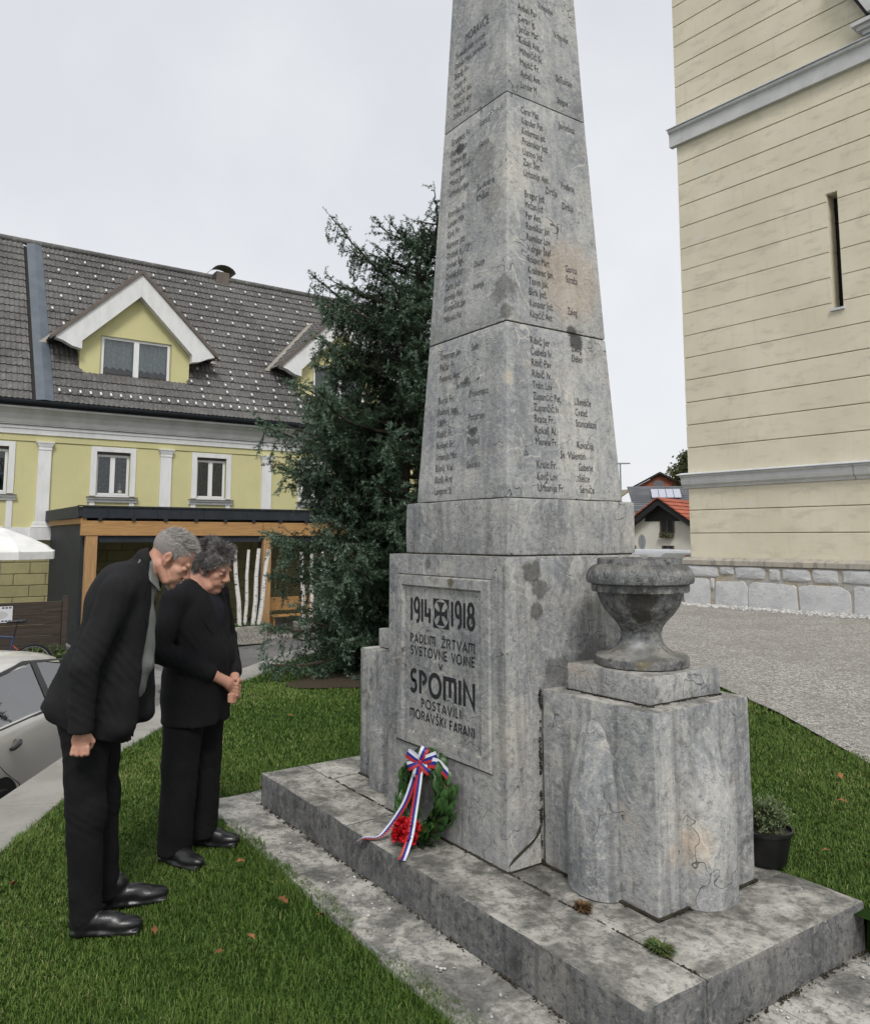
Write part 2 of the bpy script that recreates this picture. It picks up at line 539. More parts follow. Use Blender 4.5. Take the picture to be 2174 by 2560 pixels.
def gravel_side(x, y):
    best, sg = 1e9, 1
    for (ax, ay), (bx, by) in zip(GRAVEL_EDGE, GRAVEL_EDGE[1:]):
        dx, dy = bx - ax, by - ay
        t = max(0, min(1, ((x - ax) * dx + (y - ay) * dy) / (dx * dx + dy * dy)))
        ex, ey = x - ax - t * dx, y - ay - t * dy
        d = math.hypot(ex, ey)
        if d < best:
            best = d; sg = 1 if (dx * ey - dy * ex) < 0 else -1
    return best * sg       # > 0 on the gravel side

M_ground = simple('m_meadow', (.05, .07, .025), (.08, .09, .04), 0.6, 0.95)
g = MB()
g.add([(-400, -400, -1.6), (400, -400, -1.6), (400, 500, -1.6), (-400, 500, -1.6)], [(0, 1, 2, 3)])
tag(g.build('ground', M_ground), kind='structure')

# asphalt road between the wall and the house, with paler repaired patches
t = NT('m_asphalt')
P = t.pos()
c = t.mix(t.step(t.noise(P, 1.1, 5, 0.6), 0.35, 0.65), (.125, .125, .122), (.175, .172, .165))
c = t.mix(t.step(t.noise(t.vadd(P, (3, 1, 0)), 0.33, 3, 0.4), 0.53, 0.57, 0, 0.75), c, (.30, .295, .28))
c = t.mix(t.step(t.noise(P, 130, 2, 0.6), 0.45, 0.7, 0, 0.5), c, (.07, .07, .07))
cr = t.math('MULTIPLY', t.step(t.voro(t.vadd(P, t.mul(t.noise(P, 2, 3, 0.6, out='Color'), 0.5)), 0.5), 0.004, 0.012, 1, 0), 0.8)
c = t.mix(cr, c, (.03, .03, .03))
t.bump(t.noise(P, 150, 3, 0.6), 0.5, 0.006)
M_asph = t.fin(c, 0.85, spec=0.25)
def road_z(x, y): return -0.85 - 0.27 * smooth01(-4.0, -13.0, x)
g = MB(); N = 40
xs = [-30 + 36 * i / N for i in range(N + 1)]; ys = [-30, -20, -12, -8, -6, -4, -2, 0, 2, 4, 6, 8, 10, 14, 20, 40]
V = [(x, y, road_z(x, y)) for x in xs for y in ys]; k = len(ys)
g.add(V, [(i * k + j, (i + 1) * k + j, (i + 1) * k + j + 1, i * k + j + 1) for i in range(N) for j in range(k - 1)])
tag(g.build('road', M_asph, smooth=True), kind='structure')

# concrete retaining wall whose top forms the strip between lawn and road, cast in lengths
t = NT('m_concrete')
P = t.pos()
c = t.mix(t.step(t.noise(P, 2.0, 6, 0.65), 0.35, 0.65), (.27, .26, .235), (.345, .333, .305))
c = t.mix(t.step(t.noise(P, 12, 6, 0.7), 0.54, 0.72, 0, 0.5), c, (.19, .183, .165))
c = t.mix(t.step(t.noise(P, 160, 2, 0.7), 0.5, 0.75, 0, 0.5), c, (.17, .165, .15))
t.bump(t.noise(P, 120, 4, 0.7), 0.4, 0.006)
M_conc = t.fin(c, 0.85, spec=0.2)
wall_root = empty('retaining_wall', (-2.6, -1.95, -0.85))
tag(wall_root, 'low pale concrete retaining wall along the lawn edge, between grass and car', 'wall')
NRM = []
for i in range(len(WALL_EDGE)):
    a = Vector(WALL_EDGE[max(i - 1, 0)]); b = Vector(WALL_EDGE[min(i + 1, len(WALL_EDGE) - 1)])
    d = (b - a).normalized(); NRM.append(Vector((d.y, -d.x)) * -1)
for i in range(len(WALL_EDGE) - 1):
    a, b = Vector(WALL_EDGE[i]), Vector(WALL_EDGE[i + 1]); na, nb = NRM[i], NRM[i + 1]
    d = (b - a).normalized() * 0.004
    q = [a + d, b - d, b - d + nb * 0.42, a + d + na * 0.42]
    mb = MB()
    def zt(p): return lawn_z(p.x, p.y) * 0.9 + 0.012
    V = [(p.x, p.y, -1.3) for p in q] + [(p.x, p.y, z) for p, z in zip(q, (zt(a), zt(b), zt(b) - .01, zt(a) - .01))]
    mb.add(V, [(0, 1, 2, 3), (7, 6, 5, 4), (4, 5, 1, 0), (5, 6, 2, 1), (6, 7, 3, 2), (7, 4, 0, 3)])
    mb.build('wall_length', M_conc, wall_root, bevel=0.012)

# lawn soil sheet (the blades are added later)
t = NT('m_turf')
P = t.pos()
c = t.mix(t.step(t.noise(P, 3.0, 6, 0.7), 0.3, 0.7), (.020, .050, .008), (.040, .085, .014))
c = t.mix(t.step(t.noise(P, 60, 4, 0.7), 0.45, 0.7, 0, 0.7), c, (.016, .035, .006))
t.bump(t.noise(P, 60, 5, 0.7), 1.0, 0.03)
M_turf = t.fin(c, 0.95, spec=0.1)
mb = MB(); idx = {}; st = 0.14
def vid(i, j):
    if (i, j) not in idx:
        x, y = i * st, j * st
        idx[(i, j)] = len(mb.v); mb.v.append((x, y, lawn_z(x, y) - 0.01))
    return idx[(i, j)]
for i in range(int(-10.5 / st), int(7.5 / st)):
    for j in range(int(-7 / st), int(9.5 / st)):
        cx, cy = (i + .5) * st, (j + .5) * st
        if edge_side(cx, cy) < -0.25 or gravel_side(cx, cy) > 0.3: continue
        if -1.60 < cx < 2.75 and (-0.95 if cx < 1.4 else -1.5) < cy < 0.4: continue
        mb.f.append((vid(i, j), vid(i + 1, j), vid(i + 1, j + 1), vid(i, j + 1))); mb.m.append(0)
tag(mb.build('lawn', M_turf, smooth=True), kind='structure')

bk = MB(); N_ = 16
V = []
for i in range(N_ + 1):
    x = 1.545 + (2.98 - 1.545) * i / N_; w_ = .012 * math.sin(i * 1.9)
    V += [(x, .485 + w_, -.06), (x, .515 + w_, lawn_z(x, .55) - .012), (x, .66, lawn_z(x, .66) - .008)]
bk.add(V, [(3 * i + j, 3 * i + 3 + j, 3 * i + 4 + j, 3 * i + 1 + j) for i in range(N_) for j in (0, 1)])
for i in range(N_ + 1):
    pass
tag(bk.build('lawn_bank', M_turf, smooth=True), kind='structure')
bk = MB(); V = []
for i in range(N_ + 1):
    y = -1.5 + 2.05 * i / N_
    V += [(2.86, y, -.06), (2.90, y, lawn_z(2.95, y) - .012), (3.05, y, lawn_z(3.05, y) - .008)]
bk.add(V, [(3 * i + 1 + j, 3 * i + 4 + j, 3 * i + 3 + j, 3 * i + j) for i in range(N_) for j in (0, 1)])
tag(bk.build('lawn_bank', M_turf, smooth=True), kind='structure')

# gravel yard in front of the church
t = NT('m_gravel')
P = t.pos()
vc = t.voro(P, 46, 'F1', 'Color')
sepx = t.node('SeparateColor'); t.l.new(vc, sepx.inputs[0])
c = t.ramp(sepx.outputs[0], [(0.0, (.21, .195, .17)), (0.35, (.39, .37, .335)), (0.7, (.53, .51, .47)), (1.0, (.70, .68, .64))])
vd = t.voro(P, 46)
c = t.mix(t.step(vd, 0.02, 0.10, 0.75, 0), c, (.09, .085, .075))
c = t.mix(t.step(t.noise(P, 0.9, 6, 0.65), 0.42, 0.62, 0, 0.45), c, (.27, .255, .23))
c = t.mix(t.step(t.noise(t.mul(P, (1, 3, 1)), 3.0, 5, 0.65), 0.52, 0.66, 0, 0.35), c, (.20, .185, .16))
t.bump(t.math('ADD', vd, t.math('MULTIPLY', sepx.outputs[1], 0.5)), 1.0, 0.02)
M_grav = t.fin(c, 0.9, spec=0.2)
mb = MB()
poly = [(x, y, 0.180) for x, y in GRAVEL_EDGE]
near = [Vector((x, y, 0.180)) for x, y in GRAVEL_EDGE]
V, F = [], []
for p in near:
    V += [p, Vector((p.x - 3 if p.x < 2 else p.x + 4, p.y + 9.0, 0.16)), Vector((p.x * 3 - 12, 60, 0.10))]
for i in range(len(near) - 1):
    for j in range(2): F.append((i * 3 + j, (i + 1) * 3 + j, (i + 1) * 3 + j + 1, i * 3 + j + 1))
mb.add(V, [f[::-1] for f in F])
tag(mb.build('gravel_yard', M_grav), kind='structure')
# ------------------------------------------------------------------ the war memorial
DKS = (.085, .083, .075)
M_slab = stone_mat('m_slab', 0.90, 0.4, 0.6, 1.0, 0.2, 0.3, 4.0, topk=1.2)
M_step = stone_mat('m_step', 0.43, 0.5, 0.7, 1.0, 0.15, 0.3, 9.0, topk=1.05)
M_plinth = stone_mat('m_plinth', 0.88, 0.40, 0.40, 0.9, 0.25, 0.9, 1.0, mott=0.62, spots=[(.5, -.36, 1.50, .07, DKS, .8), (.5, -.33, 1.32, .05, DKS, .7), (.5, -.31, 1.42, .06, DKS, .7), (.09, -.52, 1.44, .035, (.10, .085, .05), .85), (-.12, -.52, 1.53, .035, DKS, .6), (.5, -.2, 1.03, .10, DKS, .5), (.5, .05, 1.05, .16, DKS, .5)])
M_shaft = stone_mat('m_shaft', 1.02, 0.22, 0.34, 0.9, 0.42, 1.0, 2.6, mott=0.5, spots=[(.345, .125, 2.71, .060, (.05, .05, .048), .9), (.35, .10, 2.76, .045, (.05, .05, .048), .8), (.03, -.36, 2.50, .032, DKS, .9), (.10, -.37, 2.21, .035, DKS, .8), (-.05, -.37, 2.34, .030, DKS, .7), (-.185, -.37, 2.29, .030, DKS, .7), (-.12, -.30, 3.87, .045, (.05, .05, .05), .85), (.30, -.34, 2.93, .09, DKS, .55), (.33, -.35, 2.80, .05, DKS, .6), (.36, -.36, 2.46, .045, (.50, .46, .38), .8), (.32, .10, 3.05, .28, (.56, .43, .31), .4), (.1, -.31, 3.7, .14, DKS, .35), (.2, -.32, 3.45, .12, DKS, .35), (.29, .02, 3.42, .03, DKS, .8)])
M_ped = stone_mat('m_pedestal', 0.95, 0.48, 0.72, 0.9, 0.6, 0.8, 6.2, mott=0.72)
M_urn = stone_mat('m_urn', 0.50, 0.6, 0.95, 0.9, 0.10, 0.45, 13.0, topk=0.6, mott=1.3, spots=[(.98, -.15, 1.38, .09, (.055, .052, .045), .9), (.96, -.13, 1.30, .08, (.06, .055, .045), .85), (.92, -.12, 1.17, .07, (.55, .56, .57), .7), (1.0, -.17, 1.13, .05, (.20, .17, .10), .8)])
M_paint = simple('m_letter_paint', (.018, .019, .024), (.03, .03, .034), 60, 0.6)

S, T0, T1, zs = 1.537, -0.8225, 0.5064, 0.1887
mon = empty('war_memorial', (0, 0, 0))
tag(mon, 'tall grey stone obelisk war memorial covered in carved names, with flanking pedestals', 'memorial')

# paving slabs laid round the foot
def stone_box(name, mat, parent, x0, x1, y0, y1, z0, z1, bevel=0.006, rough=0.0022, sub=0.11, seg=2):
    return MB().box(x0, x1, y0, y1, z0, z1).build(name, mat, parent, bevel=bevel, seg=seg, smooth=True, rough=rough, sub=sub)
g = 0.004
for (x0, x1, y0, y1) in ((-1.80, -1.337, -1.10, -0.79), (-1.333, -0.45, -1.12, -0.79), (-0.446, 0.448, -1.13, -0.79), (0.452, 1.30, -1.15, -0.79), (1.304, 2.9, -1.6, -0.79),
                         (1.50, 2.9, -0.786, -0.148), (1.50, 2.9, -0.144, 0.56), (-1.80, -1.50, -0.786, -0.30), (-1.80, -1.50, -0.296, 0.55)):
    stone_box('paving_slab', M_slab, mon, x0, x1, y0, y1, -0.12, 0.0 + rnd.uniform(-.005, .003), 0.010, 0.006, 0.07)
# step: edge stones and inner floor stones
for (x0, x1, y0, y1, dz) in ((-S, -0.425, T0, -0.517, 0), (-0.422, 0.100, T0, -0.517, -.002), (0.105, S, T0 - .004, -0.517, 0.002),
                             (1.189, S, -0.513, T1, 0.0), (-S, -1.189, -0.513, T1, -.001),
                             (0.45, 1.185, -0.513, T1, -0.003), (-1.185, -0.45, -0.513, T1, -0.002), (-0.446, 0.446, -0.513, T1, -0.004)):
    stone_box('step_stone', M_step, mon, x0, x1, y0, y1, -0.10, zs + dz, 0.010, 0.0045, 0.065)
# dark soil packed in the joints under the stones
M_soil = simple('m_joint_soil', (.030, .026, .018), (.05, .045, .03), 20, 0.95, 0.6, 60)
MB().box(-S + .03, S - .03, T0 + .03, T1 - .03, -0.09, zs - 0.022).build('joint_soil', M_soil, mon)
MB().box(-1.79, 2.85, -1.10, 0.5, -0.11, -0.018).build('joint_soil', M_soil, mon)

# main plinth with its framed inscription panel
a, b, zp = 0.5065, 0.517, 1.5728
pl = MB()
pl.box(-a, a, -b + 0.012, b, zs + 0.002, zp)
plinth = pl.build('plinth', M_plinth, mon, bevel=0.009, smooth=True, rough=0.0015, sub=0.09)
# front skin of the plinth around the recessed panel (four stiles), so the panel lies deeper
fx0, fx1, fz0, fz1 = -0.416, 0.405, 0.578, 1.468
ix0, ix1, iz0, iz1 = -0.351, 0.325, 0.651, 1.399
yb = -b + 0.0118
for (x0, x1, z0, z1) in ((-a + .001, a - .001, zs + 0.004, fz0), (-a + .001, a - .001, fz1, zp - 0.001), (-a + .001, fx0, fz0, fz1), (fx1, a - .001, fz0, fz1)):
    mb = MB().box(x0, x1, -b, yb + 0.02, z0, z1)
    mb.build('facing', M_plinth, plinth)
# moulding: sloped fillet between outer frame and panel
def frame_ring(o, i, y_o, y_i):
    (X0, X1, Z0, Z1), (x0, x1, z0, z1) = o, i
    V = [(X0, y_o, Z0), (X1, y_o, Z0), (X1, y_o, Z1), (X0, y_o, Z1), (x0, y_i, z0), (x1, y_i, z0), (x1, y_i, z1), (x0, y_i, z1)]
    return MB().add(V, [(0, 1, 5, 4), (1, 2, 6, 5), (2, 3, 7, 6), (3, 0, 4, 7)])
m1 = 0.012
frame_ring((fx0, fx1, fz0, fz1), (fx0 + m1, fx1 - m1, fz0 + m1, fz1 - m1), -b + 0.011, -b - 0.010).build('panel_moulding', M_plinth, plinth)
frame_ring((fx0 + m1, fx1 - m1, fz0 + m1, fz1 - m1), (ix0 - m1, ix1 + m1, iz0 - m1, iz1 + m1), -b - 0.010, -b - 0.010).build('panel_moulding', M_plinth, plinth)
frame_ring((ix0 - m1, ix1 + m1, iz0 - m1, iz1 + m1), (ix0, ix1, iz0, iz1), -b - 0.010, -b + 0.008).build('panel_moulding', M_plinth, plinth)
MB().box(ix0 - .01, ix1 + .01, -b + 0.0081, -b + 0.03, iz0 - .01, iz1 + .01).build('inscription_panel', M_plinth, plinth)
YT = -b + 0.0081      # plane the lettering lies on
# stepped patch stone at the lower right corner of the plinth
mb = MB()
mb.prism([(a + 0.003, -b + 0.01, zs + .004), (a + 0.003, -0.325, zs + .004), (a + 0.003, -0.325, zs + 0.15), (a + 0.003, -b + 0.01, zs + 0.03)], (0.004, 0, 0))
mb.build('patch_stone', M_ped, plinth)
mb = MB(); pr = [(a + .004, -b + .004, zs + .03), (a + .004, -b + .03, zs + .055), (a + .004, -.36, zs + .12), (a + .004, -.325, zs + .17), (a + .004, -.325, zs + .14), (a + .004, -.37, zs + .10), (a + .004, -b + .03, zs + .042)]
mb.prism(pr, (0.0045, 0, 0)); mb.build('open_joint', M_soil, plinth)

# collar block and tapering shaft in three stones
stone_box('collar_block', M_plinth, mon, -0.4429, 0.4429, -0.4459, 0.4459, zp + 0.006, 1.8516, 0.008, 0.0028, 0.07)
MB().box(-0.43, 0.43, -0.43, 0.43, zp - .01, zp + .01).build('joint_soil', M_soil, mon)
def o_at(z):
    zz = [1.8516, 2.7555, 4.0314, 6.0]; ox = [.394, .3442, .2867, .204]; oy = [.4057, .3565, .2903, .207]
    return float(np.interp(z, zz, ox)), float(np.interp(z, zz, oy))
MB().box(-0.385, 0.385, -0.395, 0.395, 1.845, 1.862).build('joint_soil', M_soil, mon)
shaft = []
for z0, z1 in ((1.858, 2.7515), (2.758, 4.0290), (4.0335, 5.998)):
    (a0, b0), (a1, b1) = o_at(z0), o_at(z1)
    shaft.append(MB().frustum(a0, b0, z0, a1, b1, z1).build('shaft_stone', M_shaft, mon, bevel=0.006, smooth=True, rough=0.0012, sub=0.09))
a0, b0 = o_at(5.998)
MB().frustum(a0, b0, 6.0, 0.01, 0.01, 6.24).build('shaft_cap', M_shaft, mon)
a0, b0 = o_at(2.755); MB().box(-a0 + .008, a0 - .008, -b0 + .008, b0 - .008, 2.745, 2.764).build('joint_soil', M_soil, mon)
a0, b0 = o_at(4.031); MB().box(-a0 + .005, a0 - .005, -b0 + .005, b0 - .005, 4.02, 4.042).build('joint_soil', M_soil, mon)

# flanking pedestals with half-round buttresses
Pq, q, zq, m0, m1_, nn, zm = 1.1744, 0.3166, 0.9659, 0.6139, 1.0889, 0.2371, 1.0875
def half_round(origin, u, n, r=0.135, z0=0.19, zpk=0.905):
    mb = MB(); origin, u, n = Vector(origin), Vector(u), Vector(n); K, NZ = 20, 30
    V = []
    for i in range(NZ + 1):
        z = z0 + (zpk - z0) * i / NZ
        s = max(0.0, (z - 0.50) / (zpk - 0.50))
        w = r * math.sqrt(max(1e-4, 1 - s ** 1.8)); d = r * 0.78 * (1 - s ** 1.3) + 0.001
        for k in range(K + 1):
            th = PI * k / K
            V.append(origin + u * (-math.cos(th) * w) + n * (math.sin(th) ** 0.8 * d - 0.012) + Vector((0, 0, z)))
    F = [(i * (K + 1) + k, i * (K + 1) + k + 1, (i + 1) * (K + 1) + k + 1, (i + 1) * (K + 1) + k) for i in range(NZ) for k in range(K)]
    mb.add(V, F)
    return mb
for sgn in (1, -1):
    X = lambda v: sgn * v
    x0, x1 = sorted((X(a + 0.020), X(Pq)))
    ped = stone_box('pedestal', M_ped, mon, x0, x1, -q, q, zs + 0.004, zq, 0.011, 0.0042, 0.065)
    x0, x1 = sorted((X(m0), X(m1_)))
    stone_box('pedestal_cap', M_ped, mon, x0, x1, -nn, nn, zq + 0.005, zm, 0.008, 0.0035, 0.06)
    MB().box(x0 + .012, x1 - .012, -nn + .012, nn - .012, zq - .004, zq + .008).build('joint_soil', M_soil, mon)
    u = Vector((1, 0, 0))
    half_round((X(0.845), -q, 0), (1, 0, 0), (0, -1, 0)).build('half_round_buttress', M_ped, ped, smooth=True)
    if sgn > 0: half_round((Pq, 0.0, 0), (0, 1, 0), (1, 0, 0)).build('half_round_buttress', M_ped, ped, smooth=True)
    else: half_round((-Pq, 0.0, 0), (0, -1, 0), (-1, 0, 0)).build('half_round_buttress', M_ped, ped, smooth=True)
    # black open joint between pedestal and plinth
    x0, x1 = sorted((X(a - 0.004), X(a + 0.021)))
    MB().box(x0, x1, -q + 0.020, q - .012, zs, zq - 0.01).build('open_joint', M_soil, mon)
# line of dark soil where pedestal and plinth meet the floor
mb = MB(); mb.box(a - .02, Pq + 0.006, -q - .008, q + .008, zs - .004, zs + .0065); mb.box(-Pq - .006, -a + .02, -q - .008, q + .008, zs - .004, zs + .0065); mb.box(-a - .006, a + .008, -b - .008, b, zs - .004, zs + .0055)
mb.build('joint_soil', M_soil, mon)

# ---- lettering
def strokes_mesh(mb, strokes, ox, oz, sx, sz, th, y, lift):
    """strokes: polylines in a unit box, drawn as mitred ribbons standing on plane y"""
    for n, line in enumerate(strokes):
        P = [Vector((ox + px * sx, oz + pz * sz)) for px, pz in line]
        closed = (P[0] - P[-1]).length < 1e-6
        if closed: P = P[:-1]
        L, R, m = [], [], len(P)
        for i, p in enumerate(P):
            pa = P[i - 1] if (i > 0 or closed) else None
            pb = P[(i + 1) % m] if (i < m - 1 or closed) else None
            d1 = (p - pa).normalized() if pa is not None else None; d2 = (pb - p).normalized() if pb is not None else None
            if d1 is None: d1 = d2
            if d2 is None: d2 = d1
            t = (d1 + d2)
            t = t.normalized() if t.length > 1e-6 else d2
            nrm = Vector((-t.y, t.x)); c = max(0.45, nrm.dot(Vector((-d2.y, d2.x))))
            L.append(p + nrm * (th / 2 / c)); R.append(p - nrm * (th / 2 / c))
        yy = y - lift - 0.0002 * (n % 5)
        V = [(v.x, yy, v.y) for v in L] + [(v.x, yy, v.y) for v in R]
        F = [(i, m + i, m + (i + 1) % m, (i + 1) % m) for i in range(m if closed else m - 1)]
        mb.add(V, F)
def arc(cx, cz, rx, rz, a0, a1, n=14):
    return [(cx + rx * math.cos(math.radians(a0 + (a1 - a0) * i / n)), cz + rz * math.sin(math.radians(a0 + (a1 - a0) * i / n))) for i in range(n + 1)]
GL = {
 '1': (.10, [[(.5, 0), (.5, 1)]]),
 '9': (.50, [arc(.5, .70, .42, .30, 0, 360), [(.92, .68), (.92, .25)] + arc(.5, .22, .42, .22, 0, -100)]),
 '4': (.55, [[(.12, 1), (.12, .32), (1.0, .32)], [(.80, .62), (.80, 0)]]),
 '8': (.55, [arc(.5, .74, .36, .24, 0, 360, 20), arc(.5, .26, .44, .26, 0, 360, 20)]),
 'P': (.50, [[(.08, 0), (.08, .94)] + arc(.10, .70, .78, .25, 80, -70)]),
 'A': (.62, [[(.02, .0), (.46, .92)], [(.46, 1), (.98, 0)], [(.36, .26), (.74, .26)]]),
 'D': (.62, [[(.08, .93), (.08, .06)] + arc(.12, .5, .82, .46, -84, 84)]),
 'L': (.42, [[(.08, 1), (.08, .06), (1, .06)]]),
 'I': (.10, [[(.5, 0), (.5, 1)]]),
 'M': (.82, [[(.06, 0), (.06, .93), (1.0, .93)], [(.52, .86), (.52, .18)], [(.95, .88), (.95, 0)]]),
 'Z': (.56, [[(.02, .94), (.92, .94), (.06, .06), (1, .06)]]),
 'R': (.56, [[(.08, 0), (.08, .93), (.5, .93)] + arc(.5, .70, .38, .23, 80, -90) + [(.50, .46), (.98, 0)]]),
 'T': (.56, [[(0, .94), (1, .94)], [(.5, .88), (.5, 0)]]),
 'V': (.62, [[(.02, 1), (.5, .02), (.98, 1)]]),
 'S': (.50, [arc(.55, .74, .40, .22, 40, 270, 12) + arc(.45, .28, .42, .24, 80, -150, 12)]),
 'E': (.48, [[(1, .94), (.08, .94), (.08, .06), (1, .06)], [(.12, .5), (.85, .5)]]),
 'O': (.80, [arc(.5, .5, .47, .47, 0, 360, 24)]),
 'N': (.66, [[(.06, 0), (.06, .98), (.94, .02), (.94, 1)]]),
 'J': (.30, [[(.75, 1), (.75, .25)] + arc(.30, .25, .45, .22, 0, -110, 8)]),
 'K': (.58, [[(.08, 0), (.08, 1)], [(.95, 1), (.16, .52)], [(.30, .55), (1, 0)]]),
 'F': (.46, [[(1, .94), (.08, .94), (.08, 0)], [(.12, .5), (.85, .5)]]),
}
def engrave(text, x0, x1, z0, z1, th, name='lettering'):
    h = z1 - z0; gap = 0.20
    def base(ch): return {'Ž': 'Z', 'Š': 'S', 'Č': 'C'}.get(ch, ch)
    ws = [0.5 if ch == ' ' else GL[base(ch)][0] for ch in text]
    tot = sum(ws) + gap * (len(text) - 1); k = (x1 - x0) / tot
    x = x0; mb = MB()
    for ch, w in zip(text, ws):
        if ch != ' ':
            strokes_mesh(mb, GL[base(ch)][1], x, z0, w * k, h, th, YT, 0.0010)
            if ch in 'ŽŠČ':
                strokes_mesh(mb, [[(.2, 1.26), (.5, 1.12), (.8, 1.26)]], x, z0, w * k, h, th * .8, YT, 0.0010)
        x += (w + gap) * k
    return mb.build(name, M_paint, plinth)
engrave('1914', -0.291, -0.104, 1.221, 1.340, 0.0205)
engrave('1918', 0.079, 0.266, 1.221, 1.342, 0.0205)
engrave('PADLIM', -0.296, -0.065, 1.109, 1.154, 0.0085)
engrave('ŽRTVAM', -0.007, 0.266, 1.108, 1.154, 0.0085)
engrave('SVETOVNE', -0.294, 0.041, 1.043, 1.090, 0.0085)
engrave('VOJNE', 0.078, 0.266, 1.043, 1.090, 0.0085)
engrave('V', -0.034, 0.000, 0.995, 1.025, 0.0075)
engrave('SPOMIN', -0.296, 0.263, 0.850, 0.966, 0.0235)
engrave('POSTAVILI', -0.191, 0.152, 0.782, 0.827, 0.0085)
engrave('MORAVŠKI', -0.299, 0.026, 0.717, 0.763, 0.0085)
engrave('FARANI', 0.061, 0.261, 0.714, 0.760, 0.0085)
# cross in a square
cx0, cx1, cz0, cz1 = -0.084, 0.058, 1.200, 1.350
ccx, ccz = (cx0 + cx1) / 2, (cz0 + cz1) / 2
mb = MB(); y = YT - 0.0008; mb.add([(cx0, y, cz0), (cx1, y, cz0), (cx1, y, cz1), (cx0, y, cz1)], [(0, 1, 2, 3)]); mb.build('cross_field', M_paint, plinth)
mb = MB(); y = YT - 0.0014
mb.add([(ccx + 0.069 * math.cos(t_), y, ccz + 0.073 * math.sin(t_)) for t_ in [2 * PI * i / 40 for i in range(40)]], [tuple(range(40))]); mb.build('cross_disc', M_plinth, plinth)
mb = MB(); y = YT - 0.0020
for k in range(4):
    th = k * PI / 2
    prof = [(.0095, .0095), (.0125, .03), (.030, .052), (.038, .0585), (-.038, .0585), (-.030, .052), (-.0125, .03), (-.0095, .0095)]
    V = [(ccx + px * math.cos(th) - pz * math.sin(th), y, ccz + px * math.sin(th) + pz * math.cos(th)) for px, pz in prof]
    mb.add(V, [tuple(range(8))])
mb.add([(ccx + sx * .0095, y, ccz + sz * .0095) for sx, sz in ((-1, -1), (1, -1), (1, 1), (-1, 1))], [(0, 1, 2, 3)])
mb.build('cross_emblem', M_paint, plinth)
# dark corner leaves already belong to the square field

# ---- carved names on the shaft
M_name = simple('m_name_paint', (.045, .046, .05), (.095, .095, .095), 60, 0.8)
def text_verts(s):
    cu = bpy.data.curves.new('txt', 'FONT'); cu.body = s; cu.size = 1.0; cu.resolution_u = 2
    ob = bpy.data.objects.new('txt', cu); COL.objects.link(ob)
    dg = bpy.context.evaluated_depsgraph_get(); me = bpy.data.meshes.new_from_object(ob.evaluated_get(dg))
    V = [v.co.copy() for v in me.vertices]; F = [tuple(p.vertices) for p in me.polygons]
    bpy.data.objects.remove(ob); bpy.data.curves.remove(cu); bpy.data.meshes.remove(me)
    return V, F
def carve(text, face, u0, z, cap=0.040, cw=0.0150, parent=None):
    V, F = text_verts(text)
    if not V: return
    x0 = min(v.x for v in V); x1 = max(v.x for v in V)
    w = cw * max(2, len(text)); kx = w / (x1 - x0); kz = cap / 0.70
    mb = MB(); out = []
    for v in V:
        uu = u0 + (v.x - x0) * kx; zz = z + v.y * kz
        ox, oy = o_at(zz)
        out.append((ox + 0.0026, uu, zz) if face == 'R' else (uu, -oy - 0.0026, zz))
    mb.add(out, F); mb.build('name_line', M_name, parent)
def rows(face, parent, zt, zb, lst, cap=0.040, cw=0.0150, col1=-0.2, col2=0.085):
    n = len(lst)
    for i, it in enumerate(lst):
        z = zt + (zb - zt) * i / (n - 1)
        l, r, c = (it + (None, None, None))[:3] if isinstance(it, tuple) else (it, None, None)
        if l: carve(l, face, col1, z, cap, cw, parent)
        if r: carve(r, face, col2, z, cap, cw, parent)
        if c: carve(c, face, (col1 + col2) / 2 + 0.02, z, cap, cw, parent)
rows('R', shaft[0], 2.655, 1.893, [('Ribič Jer', 'Zalog'), ('Čebela Iv.', 'Dešen'), ('Ribič Pav',), ('Ribič Iv.',), ('Trdin Lov',), ('Zupančič Pet.', 'Ušenišče'), ('Zupančič Iv.', 'Cvetež'), ('Brate Fr.', 'Stancelaze'), ('Kokalj Al.',), ('Merela Fr.', 'Kovačija'), (None, None, 'Sv. Valentin'), ('Krulc Fr.', 'Gaberje'), ('Kovič Lov', 'Selce'), ('Urbanija Fr.', 'Serjuče')], col1=-0.203, col2=0.088)
rows('R', shaft[1], 3.935, 2.797, [('Cerar Mat', 'Javoršica'), ('Klander Pet',), ('Koderman Jož',), ('Prašnikar Jož',), ('Ustino Jož',), ('Zajc Šim.',), ('Urbanija Ant.', 'Podkraj'), (None, None, 'Drtija'), ('Bregar Jož', 'Drtija'), ('Mrčan Jož',), ('Per Ant.',), ('Ravnikar Jan',), ('Ravnikar Lov',), ('Vidrgar Štef',), ('Rokavc Mart', 'Gorica'), ('Krašavec Jan.', 'Straža'), ('Tonin Jak.',), ('Birk Jož.',), ('Kunavar Jož.', 'Zalog'), ('Klopčič Ant',)], cap=0.040, cw=0.0140, col1=-0.196, col2=0.076)
rows('R', shaft[2], 4.62, 4.085, [(None, None, 'Vrhpolje'), ('Avbelj Pav',), ('Cerar Ig.', 'Vrhpolje'), ('Jančar Mat',), ('Kokalj Ant.',), ('Mihelčič Iv.',), ('Majdič Fr.', 'SpTuštajn'), ('Avbelj Ant',), ('Lunder M', 'Stegne')], cap=0.040, cw=0.0140, col1=-0.188, col2=0.078)
